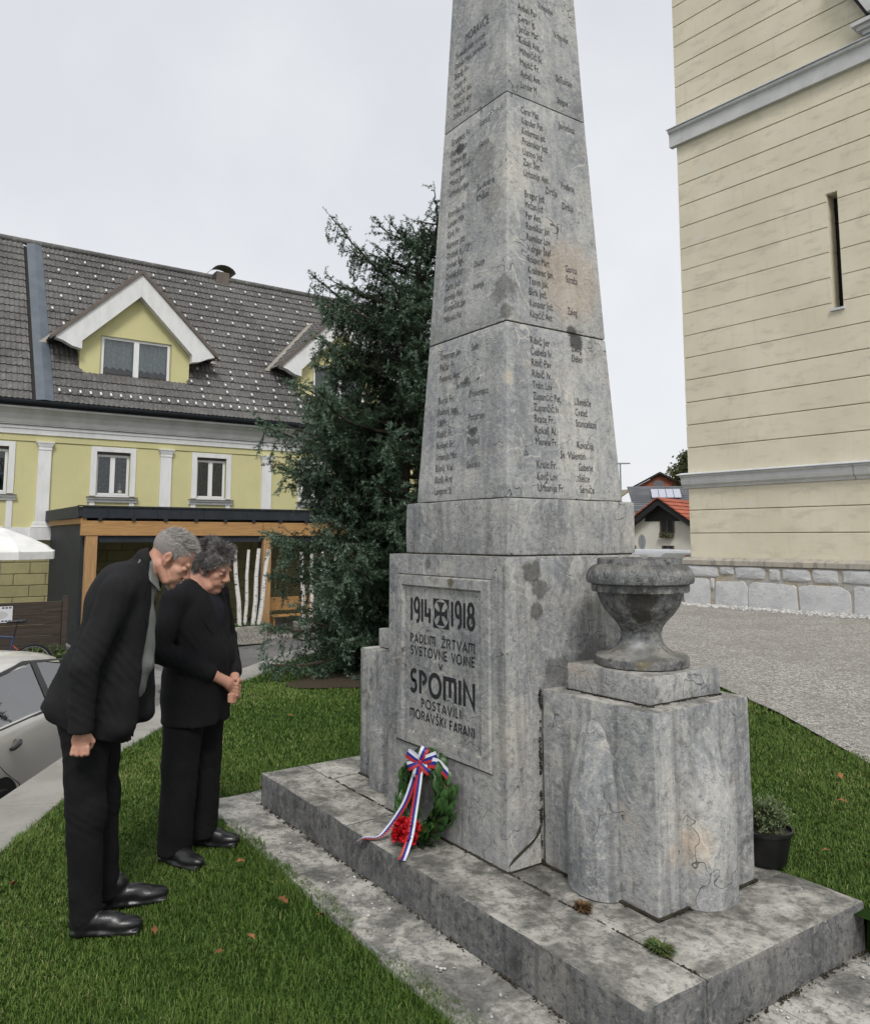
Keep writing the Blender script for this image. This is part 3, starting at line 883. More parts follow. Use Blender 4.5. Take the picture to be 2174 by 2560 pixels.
rows('L', shaft[0], 2.650, 1.895, [('Omerman Jan.', 'Selo'), ('Pečar Fr.',), ('Peterka Ant.',), (None, None, 'Sv.Mohor'), ('Burja Fr.', 'Prekernica'), ('Rebolj Jap.',), ('Us Fr.', 'Podstran'), ('Rožič Fr.', 'Svine'), ('Rokavc Fr.', 'Pogled'), ('Urbanija Mat',), ('Bizilj Val', 'Soleska'), ('Bizilj Ant',), ('Lampret St',)], cap=0.038, cw=0.0160, col1=-0.222, col2=0.062)
rows('L', shaft[1], 3.925, 2.862, [('Grasteck Fr.', 'Gorica'), ('Jagrič Jan',), ('Orehek Jan', 'Gorica'), ('Kunaver Ant.',), ('Malus Jan',), ('Urbanija Jan',), (None, 'Sv. Andrej'), ('Korošec Fr.', 'Križate'), ('Lunder Mih',), ('Gril Fr.',), ('Kunavar Jož',), ('Orehek Ig.',), ('Orehek Ant.',), ('Orehek Kar.', 'Dvorje'), ('Cerar Jož',), ('Jemšek Pavl', 'Imenje'), ('Korjančič Jan',), ('Mahovec Pet',)], cap=0.038, cw=0.0150, col1=-0.205, col2=0.060)
carve('MORAVČE', 'L', -0.100, 4.525, 0.055, 0.031, shaft[2])
rows('L', shaft[2], 4.46, 4.083, [('Tomažin Jože stotnik',), ('Detela Mart. poročnik',), ('Bizilj Fr.',), ('Cerar Fr.',), ('Klopčič Jak.',), ('Mihelčič Ant',), ('Stibar Jos.',)], cap=0.038, cw=0.0140, col1=-0.195)

# ---- black moss crumbs along the ledges and joints
def crumbs(seed, segs, r0, r1, dens=260):
    q_ = np.random.RandomState(seed); pts_, sz_ = [], []
    for (p_, q2, spread) in segs:
        p_, q2 = np.array(p_, float), np.array(q2, float); L_ = np.linalg.norm(q2 - p_); n_ = int(L_ * dens)
        u_ = q_.rand(n_); cl = np.sin(u_ * L_ * 23 + seed) + np.sin(u_ * L_ * 61 + 2) + q_.randn(n_) * .6
        k_ = cl > -.2
        pts_.append((p_ + (q2 - p_) * u_[:, None] + q_.randn(n_, 3) * np.array(spread))[k_]); sz_.append(q_.uniform(r0, r1, n_)[k_])
    return np.concatenate(pts_), np.concatenate(sz_)
MOSS = [((-.4, -.405, 1.855), (.394, -.405, 1.855), (.002, .004, .001)), ((.394, -.405, 1.855), (.394, .40, 1.855), (.004, .002, .001)), ((-.443, -.448, 1.577), (.445, -.448, 1.577), (.002, .006, .001)), ((.446, -.447, 1.577), (.446, .44, 1.577), (.006, .002, .001)),
        ((m0, -nn - .003, zq + .002), (m1_, -nn - .003, zq + .002), (.002, .004, .001)), ((m1_ + .003, -nn, zq + .002), (m1_ + .003, nn, zq + .002), (.004, .002, .001)), ((-a, -b - .005, zs + .004), (a, -b - .005, zs + .004), (.002, .005, .001)), ((a, -q - .004, zs + .004), (Pq, -q - .004, zs + .004), (.002, .006, .001)), ((Pq + .005, -q, zs + .004), (Pq + .005, q, zs + .004), (.006, .002, .001)),
        ((-S, T0 - .006, .003), (S, T0 - .006, .003), (.002, .010, .002)), ((S + .006, T0, .003), (S + .006, T1, .003), (.010, .002, .002)), ((-1.2, -.515, zs), (1.5, -.515, zs), (.002, .003, .001)), ((a + .006, -q - .002, zs), (a + .006, -q - .002, zq), (.002, .003, .002))]
def dup_pebbles(seed, mat, r0, r1, dens, nm):
    P_, s_ = crumbs(seed, MOSS, r0, r1, dens)
    return P_, s_, mat, nm
MOSS_JOBS = [dup_pebbles(3, M_soil, .0025, .006, 420, 'black_moss')]

# ---- the urn
urn = empty('stone_urn', (0.85, 0, zm))
tag(urn, 'dark weathered stone urn standing on the pedestal beside the obelisk plinth', 'urn')
body = [(.10, zm + .003), (.205, zm + .004), (.207, zm + .010), (.207, zm + .040), (.200, zm + .047), (.150, zm + .056), (.120, zm + .075), (.100, zm + .098), (.090, zm + .125), (.089, zm + .145), (.098, zm + .17), (.115, zm + .195), (.138, zm + .218), (.160, zm + .245), (.178, zm + .275), (.190, zm + .31), (.196, zm + .335)]
MB().lathe(body, 64, (.85, 0)).build('bowl', M_urn, urn, smooth=True)
MB().lathe([(.18, zm + .330), (.217, zm + .3305), (.219, zm + .337), (.219, zm + .362), (.214, zm + .3655), (.18, zm + .366)], 64, (.85, 0)).build('band', M_urn, urn, smooth=True)
rim = [(.18, zm + .364), (.222, zm + .3642), (.238, zm + .370), (.243, zm + .385), (.241, zm + .405), (.232, zm + .428), (.214, zm + .446), (.196, zm + .452), (.191, zm + .456), (.189, zm + .478), (.185, zm + .482), (.165, zm + .482), (.160, zm + .47), (.155, zm + .42), (.06, zm + .40)]
MB().lathe(rim, 64, (.85, 0)).build('rim', M_urn, urn, smooth=True)
# ------------------------------------------------------------------ church tower (right)
t = NT('m_tower_plaster')
P = t.pos()
c = t.mix(t.step(t.noise(P, 0.7, 6, 0.6), 0.35, 0.65), (.64, .59, .455), (.71, .655, .515))
c = t.mix(t.step(t.noise(t.mul(P, (1.5, 1.5, 4.0)), 1.2, 8, 0.68), 0.50, 0.68, 0, 0.6), c, (.50, .465, .365))
c = t.mix(t.step(t.noise(t.mul(P, (9, 9, 1.0)), 1.0, 6, 0.62), 0.54, 0.72, 0, 0.20), c, (.46, .425, .335))
c = t.mix(t.step(t.noise(t.vadd(P, (5, 3, 1)), 2.4, 7, 0.7), 0.60, 0.70, 0, 0.6), c, (.64, .63, .59))
t.bump(t.noise(P, 40, 5, 0.7), 0.25, 0.01)
M_plast = t.fin(c, 0.9, spec=0.15)
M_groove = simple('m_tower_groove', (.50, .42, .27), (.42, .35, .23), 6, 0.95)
t = NT('m_grey_trim')
P = t.pos()
c = t.mix(t.step(t.noise(P, 2.0, 6, 0.65), 0.35, 0.65), (.50, .505, .505), (.58, .585, .58))
c = t.mix(t.step(t.noise(t.mul(P, (6, 6, 1)), 1.0, 6, 0.65), 0.55, 0.75, 0, 0.5), c, (.36, .36, .35))
M_trim = t.fin(c, 0.8, spec=0.2)
M_tin = simple('m_tin', (.50, .53, .56), (.58, .60, .62), 3, 0.45, spec=0.5)
tw = empty('church_tower', (-8.45, 12.52, 0.1), 0.07)
tag(tw, 'cream plastered church tower with grooved courses above a rubble stone base', 'building')
def lb(name, mat, x0, x1, y0, y1, z0, z1, parent=tw, bevel=0, **k):
    return MB().box(x0, x1, y0, y1, z0 - 0.1, z1 - 0.1).build(name, mat, parent, bevel=bevel, local=True, **k)
XR = 13.0
SX0, SX1, SZ0, SZ1 = 3.49, 3.725, 6.30, 8.76
# core set back behind the courses, leaving the slit open
for x0, x1, z0, z1 in ((0.03, SX0, 0.1, 17.5), (SX1, XR, 0.1, 17.5), (SX0, SX1, 0.1, SZ0), (SX0, SX1, SZ1, 17.5)):
    lb('wall_core', M_groove, x0, x1, 0.035, 0.6, z0, z1)
lb('wall_core', M_groove, 0.03, XR, 0.605, 9.0, 0.1, 17.5)
def course(z0, z1):
    g = 0.009
    z0, z1 = z0 + g, z1 - g
    if z1 < SZ0 or z0 > SZ1:
        lb('plaster_course', M_plast, 0, XR, 0, 0.034, z0, z1, bevel=0.008, seg=1); return
    lb('plaster_course', M_plast, 0, SX0, 0, 0.034, z0, z1)
    lb('plaster_course', M_plast, SX1, XR, 0, 0.034, z0, z1)
    if z0 < SZ0: lb('plaster_course', M_plast, SX0, SX1, 0, 0.034, z0, SZ0)
    if z1 > SZ1: lb('plaster_course', M_plast, SX0, SX1, 0, 0.034, SZ1, z1)
zz = [1.20, 1.77, 2.30, 2.82]
for u, v in zip(zz, zz[1:]): course(u, v)
zz = [3.15] + [3.76 + 0.537 * i for i in range(14)] + [11.22]
for u, v in zip(zz, zz[1:]): course(u, v)
zz = [11.66] + [12.20 + 0.529 * i for i in range(10)]
for u, v in zip(zz, zz[1:]): course(u, v)
# side faces of the same courses (seen only from further left)
for z in [1.2 + 0.537 * i for i in range(29)]:
    lb('plaster_course', M_plast, 0.0, 0.029, 0.04, 9.0, z + .012, z + .525)
# slit window
for x0, x1 in ((SX0 - .001, SX0 + .012), (SX1 - .012, SX1 + .001)):
    lb('window_reveal', M_plast, x0, x1, 0.02, 0.34, SZ0, SZ1)
lb('window_reveal', M_plast, SX0, SX1, 0.02, 0.34, SZ1 - .012, SZ1 + .001)
win = lb('slit_window', simple('m_dark_void', (.008, .009, .01), rough=0.3), SX0 + .012, SX1 - .012, 0.34, 0.37, SZ0, SZ1 - .012)
lb('window_sill', M_tin, SX0 - .02, SX1 + .02, -0.05, 0.34, SZ0 - .035, SZ0 + .012)
for k in range(7):
    lb('window_bar', simple('m_iron', (.02, .02, .022), rough=.6) if k == 0 else bpy.data.materials['m_iron'], SX0 + .012, SX1 - .012, 0.31, 0.325, SZ0 + .3 + .32 * k, SZ0 + .318 + .32 * k, parent=win)
# string cornices
def cornice(name, mat, prof, x0, x1):
    n = len(prof)
    mb = MB()
    for y0 in (0,):
        mb.prism([(x0, -p, z - 0.1) for p, z in prof], (x1 - x0, 0, 0))
    return mb.build(name, mat, tw, local=True)
cornice('string_cornice', M_trim, [(-.03, 11.20), (.10, 11.20), (.10, 11.52), (.16, 11.56), (.16, 11.62), (-.03, 11.645)], -0.14, XR)
cornice('cornice_flashing', M_tin, [(-.03, 11.65), (.19, 11.624), (.19, 11.645), (-.03, 11.70)], -0.17, XR)
cornice('string_cornice', M_trim, [(-.03, 2.81), (.03, 2.81), (.05, 2.86), (.11, 2.90), (.13, 2.97), (.13, 3.05), (.17, 3.08), (.17, 3.11), (-.03, 3.125)], -0.12, 3.77)
cornice('string_cornice', M_trim, [(-.03, 2.81), (.03, 2.81), (.05, 2.86), (.11, 2.90), (.13, 2.97), (.13, 3.05), (.17, 3.08), (.17, 3.11), (-.03, 3.125)], 3.783, XR)
cornice('cornice_flashing', M_tin, [(-.03, 3.13), (.20, 3.114), (.20, 3.13), (-.03, 3.18)], -0.2, XR)
# raking hood and capital at the upper right
mb = MB(); mb.prism([(4.00, -.30, 13.3), (4.62, -.30, 11.98), (6.4, -.30, 11.98), (6.4, -.30, 13.3)], (0, .31, 0)); mb.build('raking_cornice', M_trim, tw, local=True)
mb = MB(); mb.prism([(3.93, -.20, 13.3), (4.55, -.20, 11.98), (4.66, -.20, 11.98), (4.04, -.20, 13.3)], (0, .21, 0)); mb.build('raking_painted_shadow', simple('m_painted_shadow', (.03, .03, .03)), tw, local=True)  # solid dark strip painting in the shade along the hood
for (x0, x1, z0, z1, pr) in ((4.30, 6.6, 11.90, 11.98, .30), (4.38, 6.6, 11.80, 11.90, .24), (4.46, 6.6, 11.71, 11.80, .18)):
    lb('capital', M_trim, x0, x1, -pr, -0.002, z0, z1)
# rubble foundation: mortar backing and single stones
t = NT('m_mortar')
P = t.pos()
c = t.mix(t.step(t.noise(P, 3.5, 6, 0.7), 0.42, 0.62), (.42, .41, .385), (.42, .35, .25))
c = t.mix(t.step(t.noise(P, 14, 5, 0.7), 0.5, 0.7, 0, .6), c, (.20, .19, .165))
t.bump(t.noise(P, 25, 5, 0.7), 0.8, 0.02)
M_mort = t.fin(c, 0.95, spec=.1)
t = NT('m_foundation_stone')
P = t.pos()
c = t.mix(t.step(t.noise(P, 2.0, 7, 0.7), 0.35, 0.65), (.50, .51, .515), (.60, .605, .605))
c = t.mix(t.step(t.noise(P, 11, 7, 0.7), 0.52, 0.68, 0, 0.5), c, (.34, .34, .34))
c = t.mix(t.step(t.noise(t.vadd(P, (9, 3, 1)), 5, 5, 0.7), 0.62, 0.72, 0, 0.6), c, (.40, .34, .25))
t.bump(t.noise(P, 18, 7, 0.7), 0.7, 0.03)
M_fst = t.fin(c, 0.85, spec=.2)
lb('foundation', M_mort, -0.10, XR, -0.10, 0.03, -0.2, 1.045)
STN = [(-.14, .54, -.02, .745), (.66, 1.42, -.02, .73), (1.47, 2.52, -.03, .72), (2.57, 3.58, -.04, .70), (3.63, 4.78, -.04, .73), (4.83, 6.12, -.04, .75), (6.18, 7.3, -.04, .72), (7.36, 8.9, -.04, .74), (9.0, 10.4, -.04, .72), (10.5, 12.6, -.04, .73),
       (-.14, .76, .80, 1.035), (1.16, 1.86, .79, 1.035), (.56, .645, .52, .77), (.80, 1.13, .86, 1.03), (1.95, 2.17, .77, 1.02), (2.24, 2.80, .775, 1.03), (2.87, 3.38, .76, 1.03), (3.44, 4.13, .78, 1.03), (4.18, 5.02, .80, 1.02), (5.08, 5.95, .80, 1.03), (6.0, 6.9, .78, 1.03), (7.0, 8.2, .79, 1.03), (8.3, 9.2, .79, 1.03)]
for i, (x0, x1, z0, z1) in enumerate(STN):
    r_ = random.Random(i * 7 + 1)
    mb = MB(); n = 30; cx, cz = (x0 + x1) / 2, (z0 + z1) / 2; hx, hz = (x1 - x0) / 2, (z1 - z0) / 2
    ring = []
    for k in range(n):
        th = 2 * PI * k / n
        cs, sn = math.cos(th), math.sin(th); e = 0.30
        wob = .045 * math.sin(2 * th + i) + .035 * math.sin(5 * th + 2.3 * i) + r_.uniform(-.02, .02)
        px = math.copysign(abs(cs) ** e, cs) * (hx + wob * min(hx, .35)); pz = math.copysign(abs(sn) ** e, sn) * (hz + wob * hz * .9)
        ring.append((cx + px, cz + pz))
    V = [(x, -.098, z - .1) for x, z in ring] + [(cx + (x - cx) * .985, -.118, cz + (z - cz) * .98 - .1) for x, z in ring] + [(cx + (x - cx) * .7, -.128 - r_.uniform(0, .014), cz + (z - cz) * .7 - .1) for x, z in ring] + [(cx, -.132, cz - .1)]
    F = [(k, (k + 1) % n, n + (k + 1) % n, n + k) for k in range(n)] + [(n + k, n + (k + 1) % n, 2 * n + (k + 1) % n, 2 * n + k) for k in range(n)] + [(2 * n + k, 2 * n + (k + 1) % n, 3 * n) for k in range(n)]
    mb.add(V, F); mb.build('foundation_stone', M_fst, tw, smooth=True, local=True)
t = NT('m_base_ledge')
P = t.pos()
c = t.mix(t.step(t.noise(P, 3, 7, 0.7), 0.35, 0.65), (.44, .40, .33), (.34, .325, .29))
c = t.mix(t.step(t.noise(t.mul(P, (8, 8, 2)), 1, 6, 0.7), 0.5, 0.66, 0, .7), c, (.15, .14, .125))
M_ledge = t.fin(c, .9, spec=.15)
for i in range(8):
    x0 = -0.14 + i * 1.65
    mb = MB(); mb.prism([(x0, -.15, .955), (x0, -.15, 1.06), (x0, 0.0, 1.13), (x0, .03, .955)], (1.644, 0, 0)); mb.build('base_ledge', M_ledge, tw, local=True, bevel=.006)
# pale pebbles along the foot of the tower
def pebbles(name, pts, sizes, mat, parent=None, seed=1):
    r_ = np.random.RandomState(seed)
    base = np.array([(1, 0, 0), (-1, 0, 0), (0, 1, 0), (0, -1, 0), (0, 0, 1), (0, 0, -1)], float)
    tri = np.array([(0, 2, 4), (2, 1, 4), (1, 3, 4), (3, 0, 4), (2, 0, 5), (1, 2, 5), (3, 1, 5), (0, 3, 5)])
    # one subdivision for rounder stones
    V = list(map(tuple, base)); F = []; cache = {}
    def mid(i, j):
        k_ = (min(i, j), max(i, j))
        if k_ not in cache:
            m_ = np.array(V[i]) + np.array(V[j]); m_ /= np.linalg.norm(m_); cache[k_] = len(V); V.append(tuple(m_))
        return cache[k_]
    for a_, b_, c_ in tri:
        x_, y_, z_ = mid(a_, b_), mid(b_, c_), mid(c_, a_); F += [(a_, x_, z_), (x_, b_, y_), (z_, y_, c_), (x_, y_, z_)]
    V = np.array(V); F = np.array(F); n = len(pts)
    sc = np.stack([sizes * r_.uniform(.7, 1.3, n), sizes * r_.uniform(.7, 1.3, n), sizes * r_.uniform(.45, .8, n)], 1)
    th = r_.uniform(0, 2 * PI, n); jit = 1 + .22 * r_.randn(n, len(V), 1)
    W = V[None] * sc[:, None] * jit
    X = W[..., 0] * np.cos(th)[:, None] - W[..., 1] * np.sin(th)[:, None]; Y = W[..., 0] * np.sin(th)[:, None] + W[..., 1] * np.cos(th)[:, None]
    W = np.stack([X, Y, W[..., 2]], -1) + np.array(pts)[:, None]
    FF = (F[None] + (np.arange(n) * len(V))[:, None, None]).reshape(-1, 3)
    return np_mesh(name, W.reshape(-1, 3), FF, mat, parent)
t = NT('m_pebble')
vc = t.voro(t.pos(), 25, 'F1', 'Color'); sp_ = t.node('SeparateColor'); t.l.new(vc, sp_.inputs[0])
M_peb = t.fin(t.ramp(sp_.outputs[0], [(0, (.24, .235, .22)), (.5, (.46, .45, .43)), (1, (.66, .65, .63))]), .85, spec=.2)
r_ = np.random.RandomState(5); n = 2600
lx = r_.uniform(-.4, 7.5, n); ly = -0.13 - np.abs(r_.randn(n)) * .22
ca, sa = math.cos(.07), math.sin(.07)
pts = np.stack([-8.45 + lx * ca - ly * sa, 12.52 + lx * sa + ly * ca, np.full(n, .17)], 1)
tag(pebbles('pebbles', pts, r_.uniform(.02, .05, n), M_peb, None, 3), 'strip of pale pebbles along the foot of the church tower', 'pebbles', kind='stuff')

for (P_, s_, mt_, nm_) in MOSS_JOBS:
    o = pebbles(nm_, P_, s_, mt_, mon, 12); o['kind'] = 'stuff'
# ------------------------------------------------------------------ yellow house with tiled roof (left)
XH = -23.10
t = NT('m_house_yellow')
P = t.pos()
c = t.mix(t.step(t.noise(P, 0.8, 5, 0.6), 0.35, 0.65), (.56, .53, .285), (.60, .565, .305))
c = t.mix(t.step(t.noise(t.mul(P, (5, 5, .8)), 1.0, 6, .6), .56, .74, 0, .25), c, (.48, .45, .24))
t.bump(t.noise(P, 50, 4, .6), .15, .006)
M_yel = t.fin(c, .9, spec=.15)
t = NT('m_house_white')
P = t.pos()
c = t.mix(t.step(t.noise(t.mul(P, (3, 3, 1)), 1.2, 6, .6), .38, .68), (.74, .745, .74), (.66, .665, .66))
M_hwh = t.fin(c, .8, spec=.2)
M_cove = simple('m_cornice_grey', (.50, .50, .48), (.60, .60, .58), 1.5, .85)
M_anth = simple('m_anthracite', (.022, .027, .034), (.029, .035, .043), 3, .6, spec=.25)
M_void = simple('m_interior', (.012, .012, .013), rough=.9)
M_brownm = simple('m_brown_metal', (.12, .10, .085), (.15, .125, .105), 3, .5, spec=.4)
M_glassw = glass_mat('m_window_glass', (.82, .86, .88), .9)
M_pvc = simple('m_window_pvc', (.76, .765, .76), rough=.4, spec=.4)
M_curt = simple('m_curtain', (.58, .59, .59), (.78, .78, .77), 14, .95)
house = empty('yellow_house', (XH, 4.0, -1.2))
tag(house, 'yellow house with white window surrounds and grey tiled roof with gabled dormers', 'house')
Y0, Y1 = -7.0, 17.0
WIN = [(-1.0, 0.05), (2.51, 3.53), (5.69, 6.71), (9.58, 10.60), (12.9, 13.9)]
def hole_wall(y0, y1, z0, z1, holes, x, depth=.22):
    ys = sorted({y0, y1, *[h[0] for h in holes], *[h[1] for h in holes]}); zs_ = sorted({z0, z1, *[h[2] for h in holes], *[h[3] for h in holes]})
    mb = MB()
    for ya, yb_ in zip(ys, ys[1:]):
        for za, zb in zip(zs_, zs_[1:]):
            if any(h[0] <= ya and yb_ <= h[1] and h[2] <= za and zb <= h[3] for h in holes): continue
            mb.add([(x, ya, za), (x, yb_, za), (x, yb_, zb), (x, ya, zb)], [(0, 1, 2, 3)])
    for (a_, b_, c_, d_) in holes:
        mb.add([(x, a_, c_), (x, b_, c_), (x, b_, d_), (x, a_, d_), (x - depth, a_, c_), (x - depth, b_, c_), (x - depth, b_, d_), (x - depth, a_, d_)], [(1, 0, 4, 5), (2, 1, 5, 6), (3, 2, 6, 7), (0, 3, 7, 4)])
    return mb
ZW0, ZW1 = 3.0, 4.38
hole_wall(Y0, Y1, 1.62, 4.56, [(u, v, ZW0, ZW1) for u, v in WIN], XH).build('wall', M_yel, house)
MB().box(XH - .9, XH - .5, Y0, Y1, -1.2, 5.6).build('inner_wall', M_void, house)
MB().box(XH - .02, XH + .03, Y0, Y1, 4.57, 4.775).build('frieze', M_yel, house)
# windows of the upper floor
def window(y0, y1, z0, z1, x, parent, name='window', mull=True, curtain=True, figure=False, fr=.075):
    w = MB().box(x, x + .06, y0, y0 + fr, z0, z1).box(x, x + .06, y1 - fr, y1, z0, z1).box(x, x + .06, y0 + fr, y1 - fr, z1 - fr, z1).box(x, x + .06, y0 + fr, y1 - fr, z0, z0 + fr).build(name, M_pvc, parent, bevel=.008, seg=1)
    ym = (y0 + y1) / 2
    if mull: MB().box(x - .005, x + .065, ym - fr * .95, ym + fr * .95, z0 + fr, z1 - fr).build('mullion', M_pvc, w)
    for a_, b_ in (((y0 + fr, ym - fr * .95), (ym + fr * .95, y1 - fr)) if mull else ((y0 + fr, y1 - fr),)):
        MB().box(x + .02, x + .026, a_, b_, z0 + fr, z1 - fr).build('pane', M_glassw, w)
    if curtain:
        mb = MB(); K = 48
        V = []
        for i in range(K + 1):
            yy = y0 + .05 + (y1 - y0 - .1) * i / K; xx = x - .12 + .03 * math.sin(i * 1.25) + .012 * math.sin(i * 3.1)
            V += [(xx, yy, z0 + .06), (xx, yy, z1 - .05)]
        mb.add(V, [(2 * i, 2 * i + 2, 2 * i + 3, 2 * i + 1) for i in range(K)]); mb.build('curtain', curtain, w)
    return w
t = NT('m_lace')
P = t.pos()
lace = t.step(t.noise(t.mul(P, (40, 40, 18)), 1.0, 3, .6), .42, .62)
M_lace = t.fin(t.mix(lace, (.035, .04, .045), (.17, .185, .20)), .95)
surr = []
for i, (u, v) in enumerate(WIN):
    s_ = MB()
    s_.box(XH - .02, XH + .045, u - .17, u, ZW0 - .02, ZW1 + .15).box(XH - .02, XH + .045, v, v + .17, ZW0 - .02, ZW1 + .15).box(XH - .02, XH + .045, u, v, ZW1, ZW1 + .15)
    s_.box(XH - .02, XH + .04, u - .17, u - .01, 1.98, 2.78).box(XH - .02, XH + .04, v + .01, v + .17, 1.98, 2.78)
    sr = s_.build('window_surround', M_hwh, house)
    sl = MB(); sl.prism([(XH - .02, u - .24, 2.78), (XH + .06, u - .24, 2.78), (XH + .08, u - .24, 2.84), (XH + .13, u - .24, 2.88), (XH + .14, u - .24, 2.925), (XH - .02, u - .24, 2.925)], (0, v - u + .48, 0)); sl.build('sill', M_hwh, sr)
    MB().box(XH - .02, XH + .165, u - .26, v + .26, 2.927, 2.947).build('sill_flashing', M_brownm, sr)
    MB().box(XH - .2, XH + .02, u, v, 2.948, 3.0).build('sill_board', M_hwh, sr)
    window(u + .002, v - .002, 3.002, 4.30, XH - .17, house, curtain=M_lace)
    MB().box(XH - .20, XH - .10, u, v, 4.301, 4.38).build('roller_box', M_brownm, house)
# little figurine on the sill of one window
MB().lathe([(.02, 3.09), (.09, 3.095), (.095, 3.14), (.06, 3.20), (.075, 3.27), (.045, 3.31), (.055, 3.36), (.03, 3.41), (.005, 3.42)], 14, (XH - .215, 3.28)).build('figurine', simple('m_figurine', (.5, .47, .36), rough=.6), house, smooth=True)
# pilasters
for u, v in ((.84, 1.20), (4.47, 4.83), (7.99, 8.35), (11.5, 11.86), (-3.0, -2.64)):
    pm = MB(); pm.box(XH - .02, XH + .10, u, v, 2.17, 4.32)
    pi_ = pm.build('pilaster', M_hwh, house, bevel=.006, seg=1)
    cp = MB(); cp.box(XH - .02, XH + .115, u - .012, v + .012, 4.32, 4.36)
    cp.box(XH - .02, XH + .105, u - .004, v + .004, 4.36, 4.41)
    cp.frustum((.125), (v - u) / 2 + .01, 4.41, .16, (v - u) / 2 + .06, 4.53, XH - .01, (u + v) / 2)
    cp.box(XH - .02, XH + .16, u - .07, v + .07, 4.53, 4.568); cp.build('capital', M_hwh, pi_)
    bs = MB(); bs.frustum(.17, (v - u) / 2 + .11, 1.98, .13, (v - u) / 2 + .07, 2.06, XH - .01, (u + v) / 2); bs.frustum(.14, (v - u) / 2 + .08, 2.06, .115, (v - u) / 2 + .01, 2.17, XH - .01, (u + v) / 2)
    bs.box(XH - .02, XH + .15, u - .11, v + .11, 1.60, 1.98); bs.build('pilaster_base', M_hwh, pi_)
# white string course between the storeys
MB().box(XH - .02, XH + .035, Y0, Y1, 1.62, 1.975).build('string_course', M_hwh, house)
# ground floor: bossed plaster blocks
M_boss = simple('m_bossed_block', (.34, .31, .16), (.29, .265, .14), 2.5, .9, .2, 30, objvar=.06)
M_bossj = simple('m_block_joint', (.20, .18, .10), rough=.95)
MB().box(XH - .4, XH - .03, Y0, Y1, -1.3, 1.62).build('ground_floor_wall', M_bossj, house)
proto = None
for r in range(8):
    zc_ = 1.45 - .34 * r
    for k in range(16):
        yc = -1.35 + .86 * k + (.43 if r % 2 else 0)
        if proto is None:
            proto = MB().box(XH - .05, XH, yc - .42, yc + .42, zc_ - .162, zc_ + .162).build('bossed_block', M_boss, house, bevel=.012, seg=1); py, pz = yc, zc_
        else:
            c_ = proto.copy(); COL.objects.link(c_); c_.parent = house; c_.matrix_parent_inverse = proto.matrix_parent_inverse.copy(); c_.location = (0, yc - py, zc_ - pz)
# eaves cornice, gutter
cor = [(-.05, 4.775), (.07, 4.775), (.07, 4.93), (.10, 4.94), (.10, 4.985), (.07, 4.99), (.07, 5.03), (.13, 5.05), (.13, 5.085), (.15, 5.09), (.17, 5.21), (.24, 5.36), (.36, 5.46), (.46, 5.50), (.46, 5.60), (-.05, 5.60)]
MB().prism([(XH + p_, Y0, z_) for p_, z_ in cor[:7] + [(-.05, 5.03)]], (0, Y1 - Y0, 0)).build('eaves_moulding', M_hwh, house)
MB().prism([(XH + p_, Y0, z_) for p_, z_ in [(-.05, 5.031)] + [(p_, z_ + .001) for p_, z_ in cor[7:]]], (0, Y1 - Y0, 0)).build('eaves_cove', M_cove, house)
gm = MB(); K = 10; V = []
for yy in (Y0, Y1):
    for i in range(K + 1):
        th = PI + PI * i / K; V.append((XH + .57 + .085 * math.cos(th), yy, 5.73 + .10 * math.sin(th)))
gm.add(V, [(i, i + 1, K + 2 + i, K + 1 + i) for i in range(K)]); gm.build('gutter', M_anth, house)
MB().box(XH + .44, XH + .475, Y0, Y1, 5.56, 5.75).build('eaves_board', M_anth, house)
# ---- roof
EX, EZ, RX, RZ = XH + .56, 5.74, -26.8, 11.95
sl = Vector((RX - EX, 0, RZ - EZ)); SLEN = sl.length; sd_ = sl.normalized(); rn = Vector((-sd_.z, 0, sd_.x)) * -1
if rn.z < 0: rn = -rn
MB().add([(EX + .02, Y0, EZ - .12), (EX + .02, Y1, EZ - .12), (RX, Y1, RZ - .12), (RX, Y0, RZ - .12), (RX - 4.6, Y0, 5.5), (RX - 4.6, Y1, 5.5)], [(0, 1, 2, 3), (3, 2, 5, 4)]).build('roof_deck', simple('m_roof_deck', (.04, .037, .033), rough=.95), house)
# a double-roll concrete tile, 0.30 wide, 0.34 exposed
t = NT('m_roof_tile')
P = t.pos()
c = t.mix(t.step(t.noise(P, 0.5, 6, .65), .35, .65), (.098, .096, .094), (.155, .152, .147))
c = t.mix(t.step(t.noise(P, 5, 6, .7), .50, .68, 0, .55), c, (.25, .245, .23))
c = t.mix(t.step(t.noise(P, 16, 5, .7), .54, .66, 0, .6), c, (.30, .295, .28))  # pale speckle: wet sheen of the tile tops painted into the colour
c = t.mix(t.step(t.noise(t.vadd(P, (3, 8, 2)), .8, 5, .7), .60, .75, 0, .55), c, (.29, .28, .25))
oi = t.node('ObjectInfo').outputs['Random']
c = t.mix(t.math('MULTIPLY', oi, .3), c, (.09, .082, .075))
t.bump(t.noise(P, 60, 4, .6), .3, .006)
M_tile = t.fin(c, .85, spec=.2)
TW, TL = 0.30, 0.34
prof = []
for i in range(13):
    u = i / 12; prof.append((u * TW, .030 * max(0, math.sin(u * 4 * PI - .9)) ** .8 + .004))
